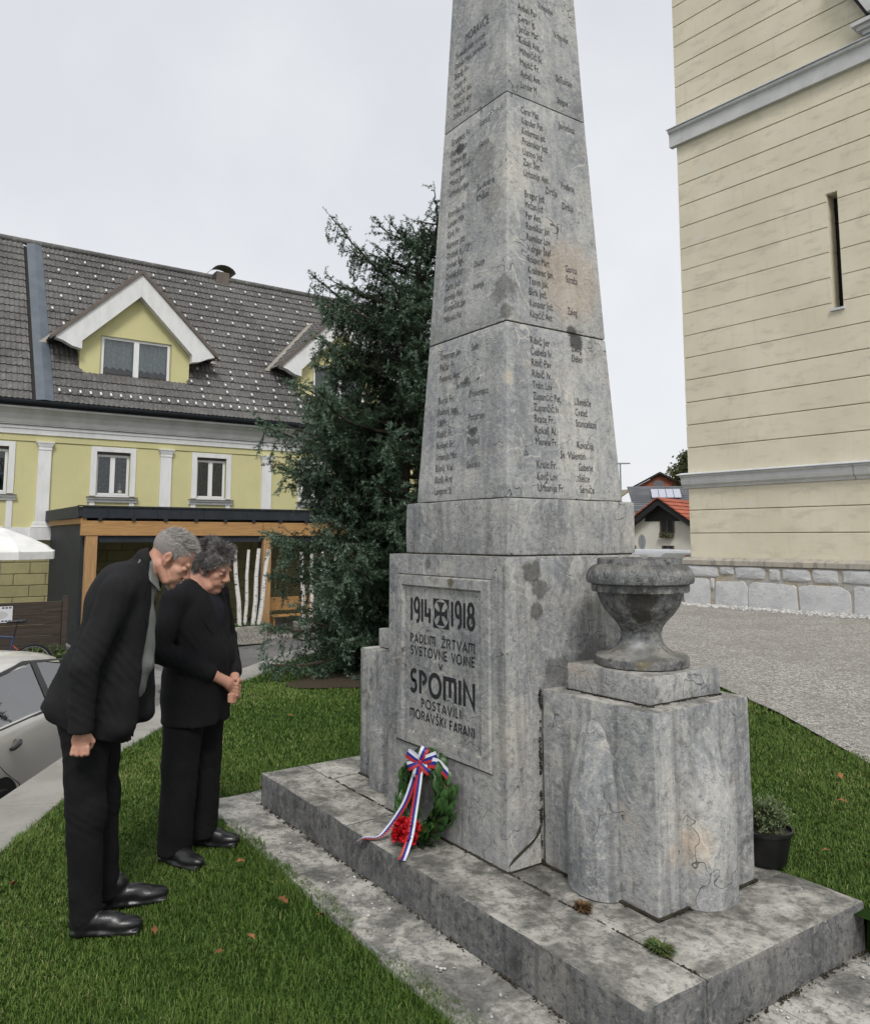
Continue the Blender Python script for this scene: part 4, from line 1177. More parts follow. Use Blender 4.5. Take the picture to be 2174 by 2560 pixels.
def tile_verts(y, s, tilt=.042):
    """tile whose lower left corner is at (along roof y, up the slope s)"""
    V = []
    o = Vector((EX, 0, EZ)) + sd_ * s
    for (ds, up) in ((0.0, tilt), (TL + .05, .0)):
        for yy, h in prof:
            p_ = o + sd_ * ds + rn * (up + h); V.append((p_.x, y + yy, p_.z))
    for yy, h in prof:
        p_ = o + rn * (tilt + h - .042); V.append((p_.x, y + yy, p_.z))
    n = len(prof)
    F = [(i, i + 1, n + i + 1, n + i) for i in range(n - 1)] + [(2 * n + i, 2 * n + i + 1, i + 1, i) for i in range(n - 1)]
    return V, F
DC = [3.66, 3.66 + 7.55]      # dormer centres
def under_dormer(y, s):
    z = EZ + sd_.z * s
    for dc in DC:
        w = 1.75 if z < 7.85 else max(0.0, 1.75 * (1 - (z - 7.85) / 2.3))
        if 6.72 < z < 10.1 and abs(y + TW / 2 - dc) < w - .05: return True
    return False
tiles = []
for r in range(int(SLEN / TL)):
    for k in range(-9, 46):
        y = 1.12 + k * TW + (0 if r % 2 == 0 else 0)
        if .62 < y + TW / 2 < 1.10: continue
        s = .0 + r * TL
        if under_dormer(y, s): continue
        tiles.append((y, s))
def dist_t(ts): return (Vector((EX, ts[0], EZ)) + sd_ * ts[1] - CAM).length
tiles.sort(key=dist_t)
tm = MB(); V, F = tile_verts(tiles[0][0], tiles[0][1]); tm.add(V, F)
t0 = tm.build('roof_tile', M_tile, house, smooth=True); b0_ = Vector((EX, tiles[0][0], EZ)) + sd_ * tiles[0][1]
for (y, s) in tiles[1:300]:
    c_ = t0.copy(); COL.objects.link(c_); c_.parent = house; c_.matrix_parent_inverse = t0.matrix_parent_inverse.copy()
    c_.location = Vector((EX, y, EZ)) + sd_ * s - b0_ + Vector((rnd.uniform(-.004, .004), rnd.uniform(-.005, .005), rnd.uniform(-.003, .003)))
tm = MB()
for (y, s) in tiles[300:]:
    V, F = tile_verts(y + rnd.uniform(-.005, .005), s); tm.add(V, F)
o = tm.build('roof_tiles', M_tile, house, smooth=True); o['kind'] = 'stuff'
# flashing strip between the two roof fields
o0, o1 = Vector((EX, 0, EZ)) - sd_ * .02 + rn * .055, Vector((RX, 0, RZ)) + rn * .055
fm = MB()
for ya, yb_, dz in ((.62, .86, .0), (.86, 1.11, .0)):
    h = [rn * (0 if ya < .7 else .035), rn * (.035 if ya < .7 else 0)]
    fm.add([o0 + h[0] + Vector((0, ya, 0)), o0 + h[1] + Vector((0, yb_, 0)), o1 + h[1] + Vector((0, yb_, 0)), o1 + h[0] + Vector((0, ya, 0))], [(0, 1, 2, 3)])
fm.build('roof_flashing', simple('m_flashing', (.085, .105, .13), (.11, .13, .155), 2, .5, spec=.4), house)
# ridge tiles
rm = None
for k in range(60):
    y = Y0 + k * .40
    if rm is None:
        mb = MB(); mb.tube([(RX, y - .02, RZ + .03), (RX, y + .42, RZ + .045)], [.125, .105], 12); rm = mb.build('ridge_tile', M_tile, house, smooth=True); ry = y
    else:
        c_ = rm.copy(); COL.objects.link(c_); c_.parent = house; c_.matrix_parent_inverse = rm.matrix_parent_inverse.copy(); c_.location = (0, y - ry, 0)
# cowl on the ridge
mb = MB(); V = []
K = 10
for yy in (0, .0):
    pass
for xx in (RX - .35, RX + .35):
    for i in range(K + 1):
        th = PI * .08 + PI * .84 * i / K; V.append((xx, 7.62 + .50 * math.cos(th), RZ + .15 + .36 * math.sin(th)))
mb.add(V, [(i, i + 1, K + 2 + i, K + 1 + i) for i in range(K)])
mb.box(RX - .22, RX + .22, 7.36, 7.88, RZ - .3, RZ + .26)
mb.build('chimney_cowl', M_brownm, house)
# snow guards: small white hooks, too small to pick apart
mb = MB()
for (y, s) in tiles:
    r = int(round(s / TL)); k = int(round((y - 1.12) / TW))
    if y < 1.0 or r < 1: continue
    near_d = any(abs(y - dc) < 3.0 for dc in DC) and r < 8
    ok = (r == 1 and k % 1 == 0) or (r % 2 == 0 and (k + r // 2) % 2 == 0 and (r > 6 or k > 13)) or (r in (3, 5) and k > 13 and (k + r) % 3 == 0)
    if ok:
        p_ = Vector((EX, y + .15, EZ)) + sd_ * (s + .03) + rn * .082
        w = .026
        mb.add([p_ + Vector((0, -w, 0)), p_ + Vector((0, w, 0)), p_ + Vector((0, w, 0)) + sd_ * .13 + rn * .02, p_ + Vector((0, -w, 0)) + sd_ * .13 + rn * .02, p_ + Vector((0, -w, 0)) + rn * .05, p_ + Vector((0, w, 0)) + rn * .05], [(0, 1, 5, 4), (4, 5, 2, 3), (0, 4, 3), (1, 2, 5)])
o = mb.build('snow_guards', simple('m_guard', (.72, .72, .71), rough=.5), house); o['kind'] = 'stuff'
# ---- dormers
XD = XH - .27
def dormer(dc):
    d = MB()
    d.add([(XD, dc - 1.74, 6.6), (XD, dc - 1.12, 6.6), (XD, dc - 1.12, 8.20), (XD, dc - 1.74, 7.84)], [(0, 1, 2, 3)])
    d.add([(XD, dc + 1.12, 6.6), (XD, dc + 1.74, 6.6), (XD, dc + 1.74, 7.84), (XD, dc + 1.12, 8.20)], [(0, 1, 2, 3)])
    d.add([(XD, dc - 1.74, 7.84), (XD, dc - 1.12, 8.20), (XD, dc + 1.12, 8.20), (XD, dc + 1.74, 7.84), (XD, dc, 9.62)], [(0, 1, 2, 3, 4)])
    d.add([(XD, dc - 1.12, 6.5), (XD, dc + 1.12, 6.5), (XD, dc + 1.12, 6.80), (XD, dc - 1.12, 6.80)], [(0, 1, 2, 3)])
    for sg in (-1, 1):
        y = dc + sg * 1.74
        d.add([(XD, y, 6.6), (XD, y, 7.84), (XD - 2.0, y, 7.84), (XD - 2.0, y, 6.6)], [(0, 1, 2, 3)])
    dm = d.build('dormer', M_yel, house)
    # reveals of the opening
    v = MB()
    for sg in (-1, 1): v.box(XD - .15, XD, dc + sg * 1.12 - .01, dc + sg * 1.12 + .01, 6.8, 8.2)
    v.box(XD - .15, XD - .001, dc - 1.11, dc + 1.11, 8.19, 8.21); v.build('reveal', M_yel, dm)
    MB().box(XD - .62, XD - .6, dc - 1.6, dc + 1.6, 6.6, 8.4).build('room_back', M_void, dm)
    window(dc - 1.10, dc + 1.10, 6.83, 8.19, XD - .12, dm, name='dormer_window', curtain=M_curt, fr=.09)
    MB().prism([(XD - .1, dc - 1.15, 6.80), (XD + .10, dc - 1.15, 6.68), (XD + .10, dc - 1.15, 6.70), (XD - .1, dc - 1.15, 6.83)], (0, 2.3, 0)).build('sill', M_brownm, dm)
    # broad white gable boards with curved ends
    for sg in (-1, 1):
        Pp = [(0, 10.36), (-2.50, 7.94), (-2.52, 7.86), (-2.30, 7.80), (-2.02, 7.66), (-1.74, 7.60), (-1.74, 7.86), (0, 9.60)]
        if sg > 0: Pp = [(-a_, b_) for a_, b_ in Pp][::-1]
        mb = MB(); mb.prism([(XD + .002, dc + a_ + sg * .001, b_) for a_, b_ in Pp], (.30, 0, 0)); mb.build('gable_board', M_hwh, dm)
        e = MB(); e.prism([(XD + .25, dc + sg * .002, 10.362), (XD + .25, dc + sg * 2.66, 7.79), (XD + .25, dc + sg * 2.66, 7.93), (XD + .25, dc + sg * .002, 10.51)], (.12, 0, 0)); e.build('edge_trim', M_brownm, dm)
        # tiled slope of the dormer running back into the main roof
        u = Vector((0, sg * 2.62, 7.83 - 10.41)); L = u.length; u.normalize(); nn_ = Vector((0, sg * -u.z, sg * u.y)); nn_ = nn_ if nn_.z > 0 else -nn_
        rt = MB()
        for ri in range(int(L / .34) + 1):
            s0, s1 = L - ri * .34, max(0, L - (ri + 1) * .34 - .04)
            pa = Vector((0, dc, 10.43)) + u * s0 + nn_ * .06; pb = Vector((0, dc, 10.43)) + u * s1 + nn_ * .03
            zc_ = (pa.z + pb.z) / 2; xb = EX - (zc_ - EZ) / (RZ - EZ) * (EX - RX) - .05
            W = int((XD + .36 - xb) / .075) + 1
            V = []
            for i in range(W + 1):
                x = XD + .36 - i * .075; h = .03 * max(0, math.sin(i * PI * .5)) if True else 0
                for q_, up in ((pa, 0), (pb, 0), (pa, -.03)): V.append((x, q_.y + nn_.y * (h + up), q_.z + nn_.z * (h + up)))
            rt.add(V, [(3 * i, 3 * i + 3, 3 * i + 4, 3 * i + 1) for i in range(W)] + [(3 * i + 2, 3 * i + 5, 3 * i + 3, 3 * i) for i in range(W)])
        o_ = rt.build('dormer_tiles', M_tile, dm); o_['kind'] = 'stuff'
        # valley sheet
        vz0, vz1 = 7.78, 10.40
        xa = EX - (vz0 - EZ) / (RZ - EZ) * (EX - RX); xb = EX - (vz1 - EZ) / (RZ - EZ) * (EX - RX)
        q0 = Vector((xa, dc + sg * 2.66, vz0)) + rn * .09; q1 = Vector((xb, dc, vz1)) + rn * .09; off = Vector((0, sg * .22, 0))
        MB().add([q0 - off * .2, q0 + off, q1 + off, q1 - off * .2], [(0, 1, 2, 3)]).build('valley_sheet', simple('m_valley', (.30, .28, .24), rough=.6) if 'm_valley' not in bpy.data.materials else bpy.data.materials['m_valley'], dm)
    return dm
for dc in DC: dormer(dc)
# gable end walls
for y in (Y0, Y1):
    MB().add([(XH, y, -1.2), (XH, y, 5.6), (EX, y, 5.6), (RX, y, RZ - .1), (RX - 4.2, y, 5.6), (RX - 4.2, y, -1.2)], [(0, 1, 2, 3, 4, 5)]).build('gable_wall', M_yel, house)

# ------------------------------------------------------------------ timber pergola in front of the house
XP = -18.22
M_timb = wood_mat('m_timber', (.45, .265, .11), (.35, .195, .08), (30, 2, 30), .6, knots=True)
M_timbv = wood_mat('m_timber_post', (.46, .285, .135), (.34, .20, .095), (30, 30, 2), .6, knots=True)
M_dwood = wood_mat('m_dark_wood', (.045, .032, .024), (.075, .055, .042), (30, 2, 40), .75)
per = empty('pergola', (XP, 4.0, -1.1))
tag(per, 'timber pergola with orange beams and anthracite flat roof in front of yellow house', 'pergola')
ZB = -1.12
for y0, y1 in ((1.22, 6.05), (6.06, 10.9), (10.91, 15.6)):
    MB().box(XP - .10, XP + .08, y0, y1, 1.72, 2.10).build('beam', M_timb, per, bevel=.008, seg=1)
    MB().box(XP - .06, XP + .02, y0 + .44 if y0 < 2 else y0 + .28, y1 - .02, 1.55, 1.718).build('slide_rail', M_anth, per)
for y0, y1 in ((1.34, 1.62), (6.09, 6.33), (10.8, 11.04)):
    MB().box(XP - .12, XP + .06, y0, y1, ZB + .05, 1.719).build('post', M_timbv, per, bevel=.008, seg=1)
    MB().box(XP - .20, XP - .125, y0 - .05, y0 + .04, ZB, 1.70).build('rail_post', M_anth, per)
for i, y in enumerate([1.22 + .62 * k for k in range(24)]):
    MB().box(XP + .10, XP + .125, y, y + .615, 2.17, 2.45 - .0).build('fascia_panel', M_anth, per)
for i in range(7):
    x = XP + .09 - .7 * (i + 1)
    MB().box(x, x + .695, 1.12, 1.145, 2.17, 2.47).build('fascia_panel', M_anth, per)
MB().box(XP + .085, XP + .16, 1.10, 16, 2.452, 2.485).build('roof_edge', M_anth, per)
MB().box(XH + .16, XP + .095, 1.15, 16, 2.20, 2.44).build('roof_panel', M_anth, per)
MB().box(XH + .2, XP + .06, 1.20, 1.34, 2.02, 2.165).build('side_beam', M_timb, per)
for k in range(16):
    MB().box(XH + .2, XP + .13, 1.6 + .82 * k, 1.7 + .82 * k, 2.105, 2.169).build('rafter', M_anth, per)
for k in range(5):
    x0 = XP - .25 - k * .9
    MB().box(x0 - .895, x0, 1.28, 1.31, ZB, 2.0).build('side_panel', M_anth, per)
MB().box(XH + .3, XP + .4, 1.2, 16, ZB - .2, ZB + .02).build('terrace_floor', M_conc, per)
for k in range(18):
    MB().box(XP + .42, XP + .62, 1.3 + .9 * k, 1.3 + .9 * k + .89, ZB - .2, ZB + .035).build('edging_stone', M_conc, per, bevel=.01, seg=1)
# wooden benches under the pergola
def bench(y0, y1, x0, label):
    b_ = empty('wooden_bench', (x0, y0, ZB)); tag(b_, label, 'bench', 'benches under the pergola')
    MB().box(x0 - .42, x0, y0, y1, ZB + .44, ZB + .49).build('seat', M_timb, b_, bevel=.006, seg=1)
    MB().box(x0 - .47, x0 - .43, y0, y1, ZB + .60, ZB + 1.0).build('backrest', M_timb, b_, bevel=.006, seg=1)
    for y in (y0 + .06, y1 - .12):
        pts = [(x0 - .46, ZB + .02), (x0 + .0, ZB + .02), (x0 - .02, ZB + .10), (x0 - .10, ZB + .22), (x0 - .08, ZB + .36), (x0 - .02, ZB + .438), (x0 - .40, ZB + .438), (x0 - .34, ZB + .30), (x0 - .36, ZB + .16)]
        MB().prism([(px, y, pz) for px, pz in pts], (0, .05, 0)).build('leg', M_timb, b_)
        MB().box(x0 - .465, x0 - .425, y, y + .05, ZB + .438, ZB + 1.0).build('back_post', M_timb, b_)
bench(6.75, 8.3, XP - .7, 'orange wooden bench behind the pergola post, seen through its open bay')
bench(9.0, 10.4, XP - .9, 'orange wooden bench half hidden behind the spruce branches')
# ------------------------------------------------------------------ houses, lamp and trees far behind the tower
M_fwall = simple('m_far_plaster', (.66, .64, .57), (.58, .56, .50), .5, .9)
M_fdark = simple('m_far_dark', (.02, .02, .022), rough=.6)
M_redtile = simple('m_red_tile', (.40, .115, .065), (.30, .085, .05), 1.2, .85, objvar=.15)
M_gtile = simple('m_grey_tile', (.10, .105, .115), (.14, .145, .155), 1.0, .8, objvar=.15)
M_brickf = simple('m_far_brick', (.27, .085, .06), (.33, .115, .08), 2.5, .9)
M_panelf = simple('m_solar', (.42, .43, .50), rough=.15, spec=.8)
def vframe(x, y, rz, z=0): return empty
# red-roofed white house: gable faces the yard
A = Vector((-26.3, 33.4, 0)); GD = Vector((.95, .30, 0)).normalized(); GN = Vector((GD.y, -GD.x, 0)); BK = -GN
def gp(u, v, z): return A + GD * u + BK * v + Vector((0, 0, z))
rh = empty('white_house', (A.x, A.y, 0)); tag(rh, 'white house with red tiled roof and dark timber gable, behind the church tower', 'house')
MB().prism([gp(-2.6, 0, -.3), gp(2.7, 0, -.3), gp(2.7, 0, 1.95), gp(0, 0, 3.75), gp(-2.6, 0, 1.95)], BK * 7).build('wall', M_fwall, rh)
MB().prism([gp(-1.05, -.02, 2.60), gp(1.05, -.02, 2.60), gp(0.9, -.02, 3.1), gp(0, -.02, 3.7), gp(-.9, -.02, 3.1)], BK * .1).build('gable_cladding', M_fdark, rh)
for sg in (-1, 1):
    q0, q1 = gp(0, -.55, 3.92), gp(sg * 2.95, -.55, 1.80)
    MB().prism([q0, q1, q1 - Vector((0, 0, .34)), q0 - Vector((0, 0, .42))], BK * .5).build('gable_soffit', M_fdark, rh)
    dv = q1 - q0; L = dv.length; dv.normalize(); nr = dv.cross(BK).normalized(); nr = nr if nr.z > 0 else -nr
    for r in range(9):
        s0, s1 = L * r / 9 - .02, L * (r + 1) / 9
        pa, pb = q0 + dv * s0 + nr * .02, q0 + dv * s1 + nr * .07
        mb = MB(); mb.prism([pa - BK * .1, pb - BK * .1, pb - BK * .1 - nr * .06, pa - BK * .1 - nr * .04], BK * 8); mb.build('tile_course', M_redtile, rh)
def fwin(u, z, w, h, par, v=-.03):
    o_ = MB().prism([gp(u - w / 2, v, z), gp(u + w / 2, v, z), gp(u + w / 2, v, z + h), gp(u - w / 2, v, z + h)], BK * .1).build('window', M_fdark, par)
    MB().prism([gp(u - .03, v - .02, z), gp(u + .03, v - .02, z), gp(u + .03, v - .02, z + h), gp(u - .03, v - .02, z + h)], BK * .04).build('mullion', simple('m_far_frame', (.10, .075, .06)) if 'm_far_frame' not in bpy.data.materials else bpy.data.materials['m_far_frame'], o_)
    for sg in (-1, 1): MB().prism([gp(u + sg * w / 2 - .04, v - .02, z), gp(u + sg * w / 2 + .04, v - .02, z), gp(u + sg * w / 2 + .04, v - .02, z + h), gp(u + sg * w / 2 - .04, v - .02, z + h)], BK * .04).build('frame', bpy.data.materials['m_far_frame'], o_)
    return o_
wn_ = fwin(.28, 1.93, .75, .72, rh)
for u in (-1.95, .30, 2.35): fwin(u, .45, .62, .78, rh)
r_ = np.random.RandomState(2)
fl = [gp(.28 + r_.uniform(-.42, .42), -.18 + r_.uniform(-.12, .1), 1.80 + r_.uniform(-.14, .16)) for _ in range(260)]
o_ = pebbles('window_flowers', np.array([tuple(f) for f in fl]), r_.uniform(.02, .045, 260), simple('m_boxflower', (.10, .085, .03), (.06, .09, .03), 9, .9), wn_, 4)
# grey-roofed house behind it with roof panels
GD = Vector((.67, .74, 0)).normalized(); GN = Vector((GD.y, -GD.x, 0)); BK_R = BK; BK = -GN
B0 = Vector((-33.2, 40.9, 0))
def bp(u, v, z): return B0 + GD * u + BK * v + Vector((0, 0, z))
gh = empty('grey_roofed_house', (B0.x, B0.y, 0)); tag(gh, 'house with grey tiled roof carrying a row of pale roof panels', 'house')
MB().prism([bp(-1.2, 0, -.5), bp(5.5, 0, -.5), bp(5.5, 0, 3.6), bp(-1.2, 0, 3.6)], BK * 6).build('wall', M_fwall, gh)
for r in range(12):
    a_, b_ = bp(-1.3, -.5 + r * .36, 3.55 + r * .165), bp(-1.3, -.5 + (r + 1) * .36, 3.55 + (r + 1) * .165 - .05)
    L = 3.6 + r * .11
    MB().prism([a_, b_, b_ - Vector((0, 0, .06)), a_ - Vector((0, 0, .08))], GD * 7).build('tile_course', M_gtile, gh)
for k in range(4):
    u = .15 + k * .52; a_, b_ = bp(u, 1.35, 4.50), bp(u + .12, 2.75, 5.15)
    MB().prism([a_, a_ + GD * .48, b_ + GD * .48, b_], Vector((0, 0, .06))).build('roof_panel', M_panelf, gh)
mb = MB(); mb.prism([bp(2.1, -.8, 3.65), bp(4.4, -.8, 5.0), bp(4.4, -.8, 4.5), bp(2.5, -.8, 3.5)], BK * .2); mb.build('side_gable_soffit', M_fdark, gh)
MB().prism([bp(2.6, -.7, 2.6), bp(4.6, -.7, 2.6), bp(4.6, -.7, 4.4), bp(2.6, -.7, 3.6)], BK * .2).build('side_gable', M_fwall, gh)
MB().prism([bp(3.42, -.74, 3.3), bp(3.75, -.74, 3.3), bp(3.75, -.74, 4.05), bp(3.42, -.74, 4.05)], BK * .05).build('window', M_fdark, gh)
MB().prism([bp(-.9, -.04, 2.6), bp(-.2, -.04, 2.6), bp(-.2, -.04, 3.4), bp(-.9, -.04, 3.4)], BK * .05).build('window', M_fdark, gh)
# brick house on the rise
B1 = Vector((-46.0, 57.3, 0))
def cp_(u, v, z): return B1 + GD * u + BK * v + Vector((0, 0, z))
bh = empty('brick_house', (B1.x, B1.y, 4)); tag(bh, 'small unplastered red brick house with dark roof edge, highest on the rise', 'house')
MB().prism([cp_(-2.0, 0, 2), cp_(2.2, 0, 2), cp_(2.2, 0, 6.5), cp_(0, 0, 7.65), cp_(-2.0, 0, 6.6)], BK * 6).build('wall', M_brickf, bh)
for sg in (-1, 1):
    q0, q1 = cp_(0, -.4, 7.9), cp_(sg * 2.6, -.4, 6.5)
    MB().prism([q0, q1, q1 - Vector((0, 0, .2)), q0 - Vector((0, 0, .2))], BK * 7).build('roof', M_fdark, bh)
MB().prism([cp_(-.55, -.03, 6.35), cp_(.35, -.03, 6.35), cp_(.35, -.03, 7.05), cp_(-.55, -.03, 7.05)], BK * .06).build('window', simple('m_far_pane', (.16, .17, .18), rough=.2), bh)
# a lower olive roof at the very edge of the obelisk
B2 = Vector((-38.5, 41.5, 0))
lh = empty('low_shed', (B2.x, B2.y, 0)); tag(lh, 'low shed with mossy olive roof just beside the obelisk collar', 'shed')
MB().box(B2.x - 4, B2.x + .9, B2.y, B2.y + 5, 0, 4.15).build('wall', M_fwall, lh)
mb = MB(); mb.prism([(B2.x - 4.4, B2.y - .6, 4.0), (B2.x + 1.3, B2.y - .6, 4.0), (B2.x + .2, B2.y + 3, 5.3), (B2.x - 4.4, B2.y + 3, 5.3)], (0, 0, .12)); mb.build('roof', simple('m_moss_roof', (.24, .22, .14), (.19, .17, .12), 1, .9), lh)
# rise of the ground behind
mb = MB(); mb.add([(-120, 50, .1), (-20, 50, .1), (-30, 75, 4.5), (-130, 75, 4.5), (-140, 140, 9), (-10, 140, 9)], [(0, 1, 2, 3), (3, 2, 5, 4)])
tag(mb.build('hill', M_ground), kind='structure')
# street lamp
lp = empty('street_lamp', (-24.1, 27.6, 0)); tag(lp, 'thin grey street lamp post rising right beside the obelisk', 'street lamp')
M_galv = simple('m_galvanised', (.28, .30, .31), rough=.5)
MB().tube([(-24.1, 27.6, -.2), (-24.1, 27.6, 5.4)], [.06, .04], 8).build('post', M_galv, lp)
MB().tube([(-24.35, 27.3, 5.42), (-23.75, 27.95, 5.42)], [.05, .035], 8).build('lamp_head', M_galv, lp)
# round road sign seen from behind
rs = empty('road_sign', (-17.0, 20.8, 0)); tag(rs, 'small round road sign on a post, seen edge-on before white house', 'road sign')
MB().tube([(-17.0, 20.8, -.1), (-17.0, 20.8, 1.75)], .03, 8).build('post', M_galv, rs)
d_ = MB(); fd = Vector((.93, -.36, 0)); up = Vector((0, 0, 1)); sd2 = fd.cross(up)
ring = [Vector((-17, 20.8, 1.52)) + sd2 * (.155 * math.cos(2 * PI * i / 24)) + up * (.28 * math.sin(2 * PI * i / 24)) for i in range(24)]
d_.prism(ring, fd * .02); d_.build('disc', simple('m_sign_back', (.42, .43, .43), rough=.4), rs)
# white van, only its roof line shows above the urn
van = empty('white_van', (-13.1, 17.6, .1)); tag(van, 'white van parked by the tower corner, only its roof showing above the urn', 'van')
M_van = simple('m_van_white', (.74, .75, .76), rough=.25, spec=.5)
vd = Vector((.55, .835, 0)).normalized(); vn = Vector((vd.y, -vd.x, 0)); vc = Vector((-12.85, 18.1, 0))
def vp(u, v, z): return vc + vd * u + vn * v + Vector((0, 0, z))
def hull(name, mat, secs, par):
    mb = MB(); n = len(secs[0]); V = [p for s_ in secs for p in s_]
    F = [(i * n + k, i * n + (k + 1) % n, (i + 1) * n + (k + 1) % n, (i + 1) * n + k) for i in range(len(secs) - 1) for k in range(n)]
    F += [tuple(range(n - 1, -1, -1)), tuple(range((len(secs) - 1) * n, len(secs) * n))]
    return mb.add(V, F).build(name, mat, par, smooth=True)
def vsec(v, z0, z1, hw):
    return [vp(-hw, v, z0), vp(hw, v, z0), vp(hw, v, z1 - .25), vp(hw * .93, v, z1 - .08), vp(hw * .8, v, z1), vp(-hw * .8, v, z1), vp(-hw * .93, v, z1 - .08), vp(-hw, v, z1 - .25)]
hull('body', M_van, [vsec(.0, -.35, 1.18, .9), vsec(-.1, -.5, 1.24, .92), vsec(-4.2, -.5, 1.26, .92), vsec(-4.4, -.3, .5, .9)], van)
MB().prism([vp(-.72, .012, .45), vp(.72, .012, .45), vp(.66, .012, .98), vp(-.66, .012, .98)], vn * .012).build('rear_window', M_fdark, van)
MB().prism([vp(-.08, .012, 1.075), vp(.08, .012, 1.075), vp(.08, .012, 1.11), vp(-.08, .012, 1.11)], vn * .02).build('brake_light', simple('m_red_light', (.25, .02, .02), rough=.3), van)
for sg in (-1, 1):
    MB().lathe([(.05, -.1), (.32, -.1), (.34, -.05), (.34, .05), (.32, .1), (.05, .1)], 20).build('wheel', M_fdark, van, local=True).matrix_basis = Matrix.Translation(vp(sg * .85, -.8, -.22 + .05) - van.location) @ Matrix.Rotation(math.atan2(vd.y, vd.x), 4, 'Z') @ Matrix.Rotation(PI / 2, 4, 'Y')
# ------------------------------------------------------------------ blue spruce behind the memorial
def attr_mat(name, c0, c1, c2, rough=.75, attr='tint'):
    t = NT(name)
    a_ = t.node('Attribute'); a_.attribute_name = attr
    c = t.ramp(a_.outputs['Fac'], [(0.0, c0), (0.55, c1), (1.0, c2)])
    return t.fin(c, rough, spec=.25)
def add_float_attr(o, name, vals):
    at = o.data.attributes.new(name, 'FLOAT', 'POINT'); at.data.foreach_set('value', np.asarray(vals, np.float32))
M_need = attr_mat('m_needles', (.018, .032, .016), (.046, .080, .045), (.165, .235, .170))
M_bark = simple('m_spruce_bark', (.075, .055, .042), (.045, .034, .027), 14, .95, .6, 40)
TB = Vector((-5.08, 2.38, 0.02))
spruce = empty('spruce_tree', TB)
tag(spruce, 'dark blue-green spruce tree growing behind the memorial, before the yellow house', 'tree')
rt = random.Random(4)
def trunk_at(z):   # slight lean to the image right at the top
    return Vector((TB.x + .035 * z + .10 * max(0, z - 4), TB.y + .02 * z + .16 * max(0, z - 4), z))
mb = MB(); mb.tube([trunk_at(z) for z in (0, .4, 1, 2, 3, 4, 5, 5.9)], [.15, .12, .11, .095, .08, .06, .035, .012], 12); mb.build('trunk', M_bark, spruce, smooth=True)
ZR = [(0.1, 1.0), (.5, 1.15), (.9, 1.2), (1.7, 1.25), (2.1, 1.15), (2.6, 1.3), (3.0, 1.38), (3.5, 1.25), (3.9, 1.15), (4.3, 1.1), (5.0, .95), (5.6, .6), (6.2, .2)]
def crown_r(z): return float(np.interp(z, [a_ for a_, _ in ZR], [b_ for _, b_ in ZR]))
limbs = MB(); twigs = []     # twig: base, direction, length, tip-lightness
def limb(p0, az, L, rise, droop, dens=1.0):
    h = Vector((math.cos(az), math.sin(az), 0)); n = 9; path = []
    for i in range(n):
        s = i / (n - 1); z = rise * s * L - droop * L * math.sin(s * PI * .8) + .22 * L * max(0, s - .75)
        path.append(p0 + h * (L * s) + Vector((rt.gauss(0, .012), rt.gauss(0, .012), z)))
    limbs.tube(path, [max(.006, .026 * (1 - s_ / n) * (L / 1.4) + .005) for s_ in range(n)], 5, False)
    side = Vector((-h.y, h.x, 0))
    m = int(L * 34 * dens)
    for k in range(m):
        s = (0.12 + 0.88 * (k + rt.random()) / m); f = s * (n - 1); i = min(n - 2, int(f)); p = path[i].lerp(path[i + 1], f - i); d = (path[i + 1] - path[i]).normalized()
        kind = rt.random(); sg = rt.choice((-1, 1))
        tl = L * (.13 + .24 * (1 - s)) * rt.uniform(.6, 1.2) + .06
        if kind < .5: dr = (d * rt.uniform(.5, .9) + side * sg * rt.uniform(.5, 1.0) + Vector((0, 0, rt.uniform(-.35, .15))))
        elif kind < .93: dr = (d * .25 + side * sg * rt.uniform(.05, .35) + Vector((0, 0, -rt.uniform(.8, 1.3)))); tl *= 1.25
        else: dr = d + Vector((0, 0, rt.uniform(.2, .7)))
        dr.normalize(); twigs.append((p, dr, tl, s))
        # second-order twigs
        if tl > .12:
            for q in range(int(tl / .055)):
                pp = p + dr * (tl * rt.uniform(.25, 1)); d2 = (dr * .6 + Vector((rt.gauss(0, .6), rt.gauss(0, .6), rt.gauss(-.25, .35)))).normalized()
                twigs.append((pp, d2, rt.uniform(.05, .10), s))
    twigs.append((path[-1], (path[-1] - path[-2]).normalized(), .12, 1.0))
z = .12
while z < 5.75:
    nb = 5 if z < 4.4 else 4
    for _ in range(nb):
        az = rt.uniform(0, 2 * PI); R_ = crown_r(z) * rt.uniform(.72, 1.1)
        if rt.random() < .05: continue
        rise = -.12 + .13 * z; droop = .16 - .03 * z
        limb(trunk_at(z), az, max(.25, R_), rise * .55, max(.0, droop), 1.0 if z < 4.5 else .8)
    z += .105
# the distinct rising leaders that break the outline
lft = math.atan2(-.821, -.570); rgt = lft + PI
limb(trunk_at(4.6), lft + .1, 1.15, 1.0, .05, .9); limb(trunk_at(4.2), lft - .1, 1.30, .62, .03, .9); limb(trunk_at(4.9), rgt + .2, 1.0, .9, -.02, .7)
limb(trunk_at(5.0), rgt - .5, .8, .5, .1, .7); limb(trunk_at(2.9), lft + .15, 1.75, .05, .06); limb(trunk_at(3.1), lft - .2, 1.6, .0, .08); limb(trunk_at(1.6), lft, 1.6, .04, .03); limb(trunk_at(1.5), lft + .3, 1.45, .06, .02); limb(trunk_at(1.2), lft - .25, 1.6, -.03, .03); limb(trunk_at(2.5), lft, 1.55, .02, .1)
limb(trunk_at(.75), lft + .3, 1.6, -.12, .03); limb(trunk_at(.35), lft + .55, 1.6, -.12, .0)
limbs.build('branches', M_bark, spruce, smooth=True)
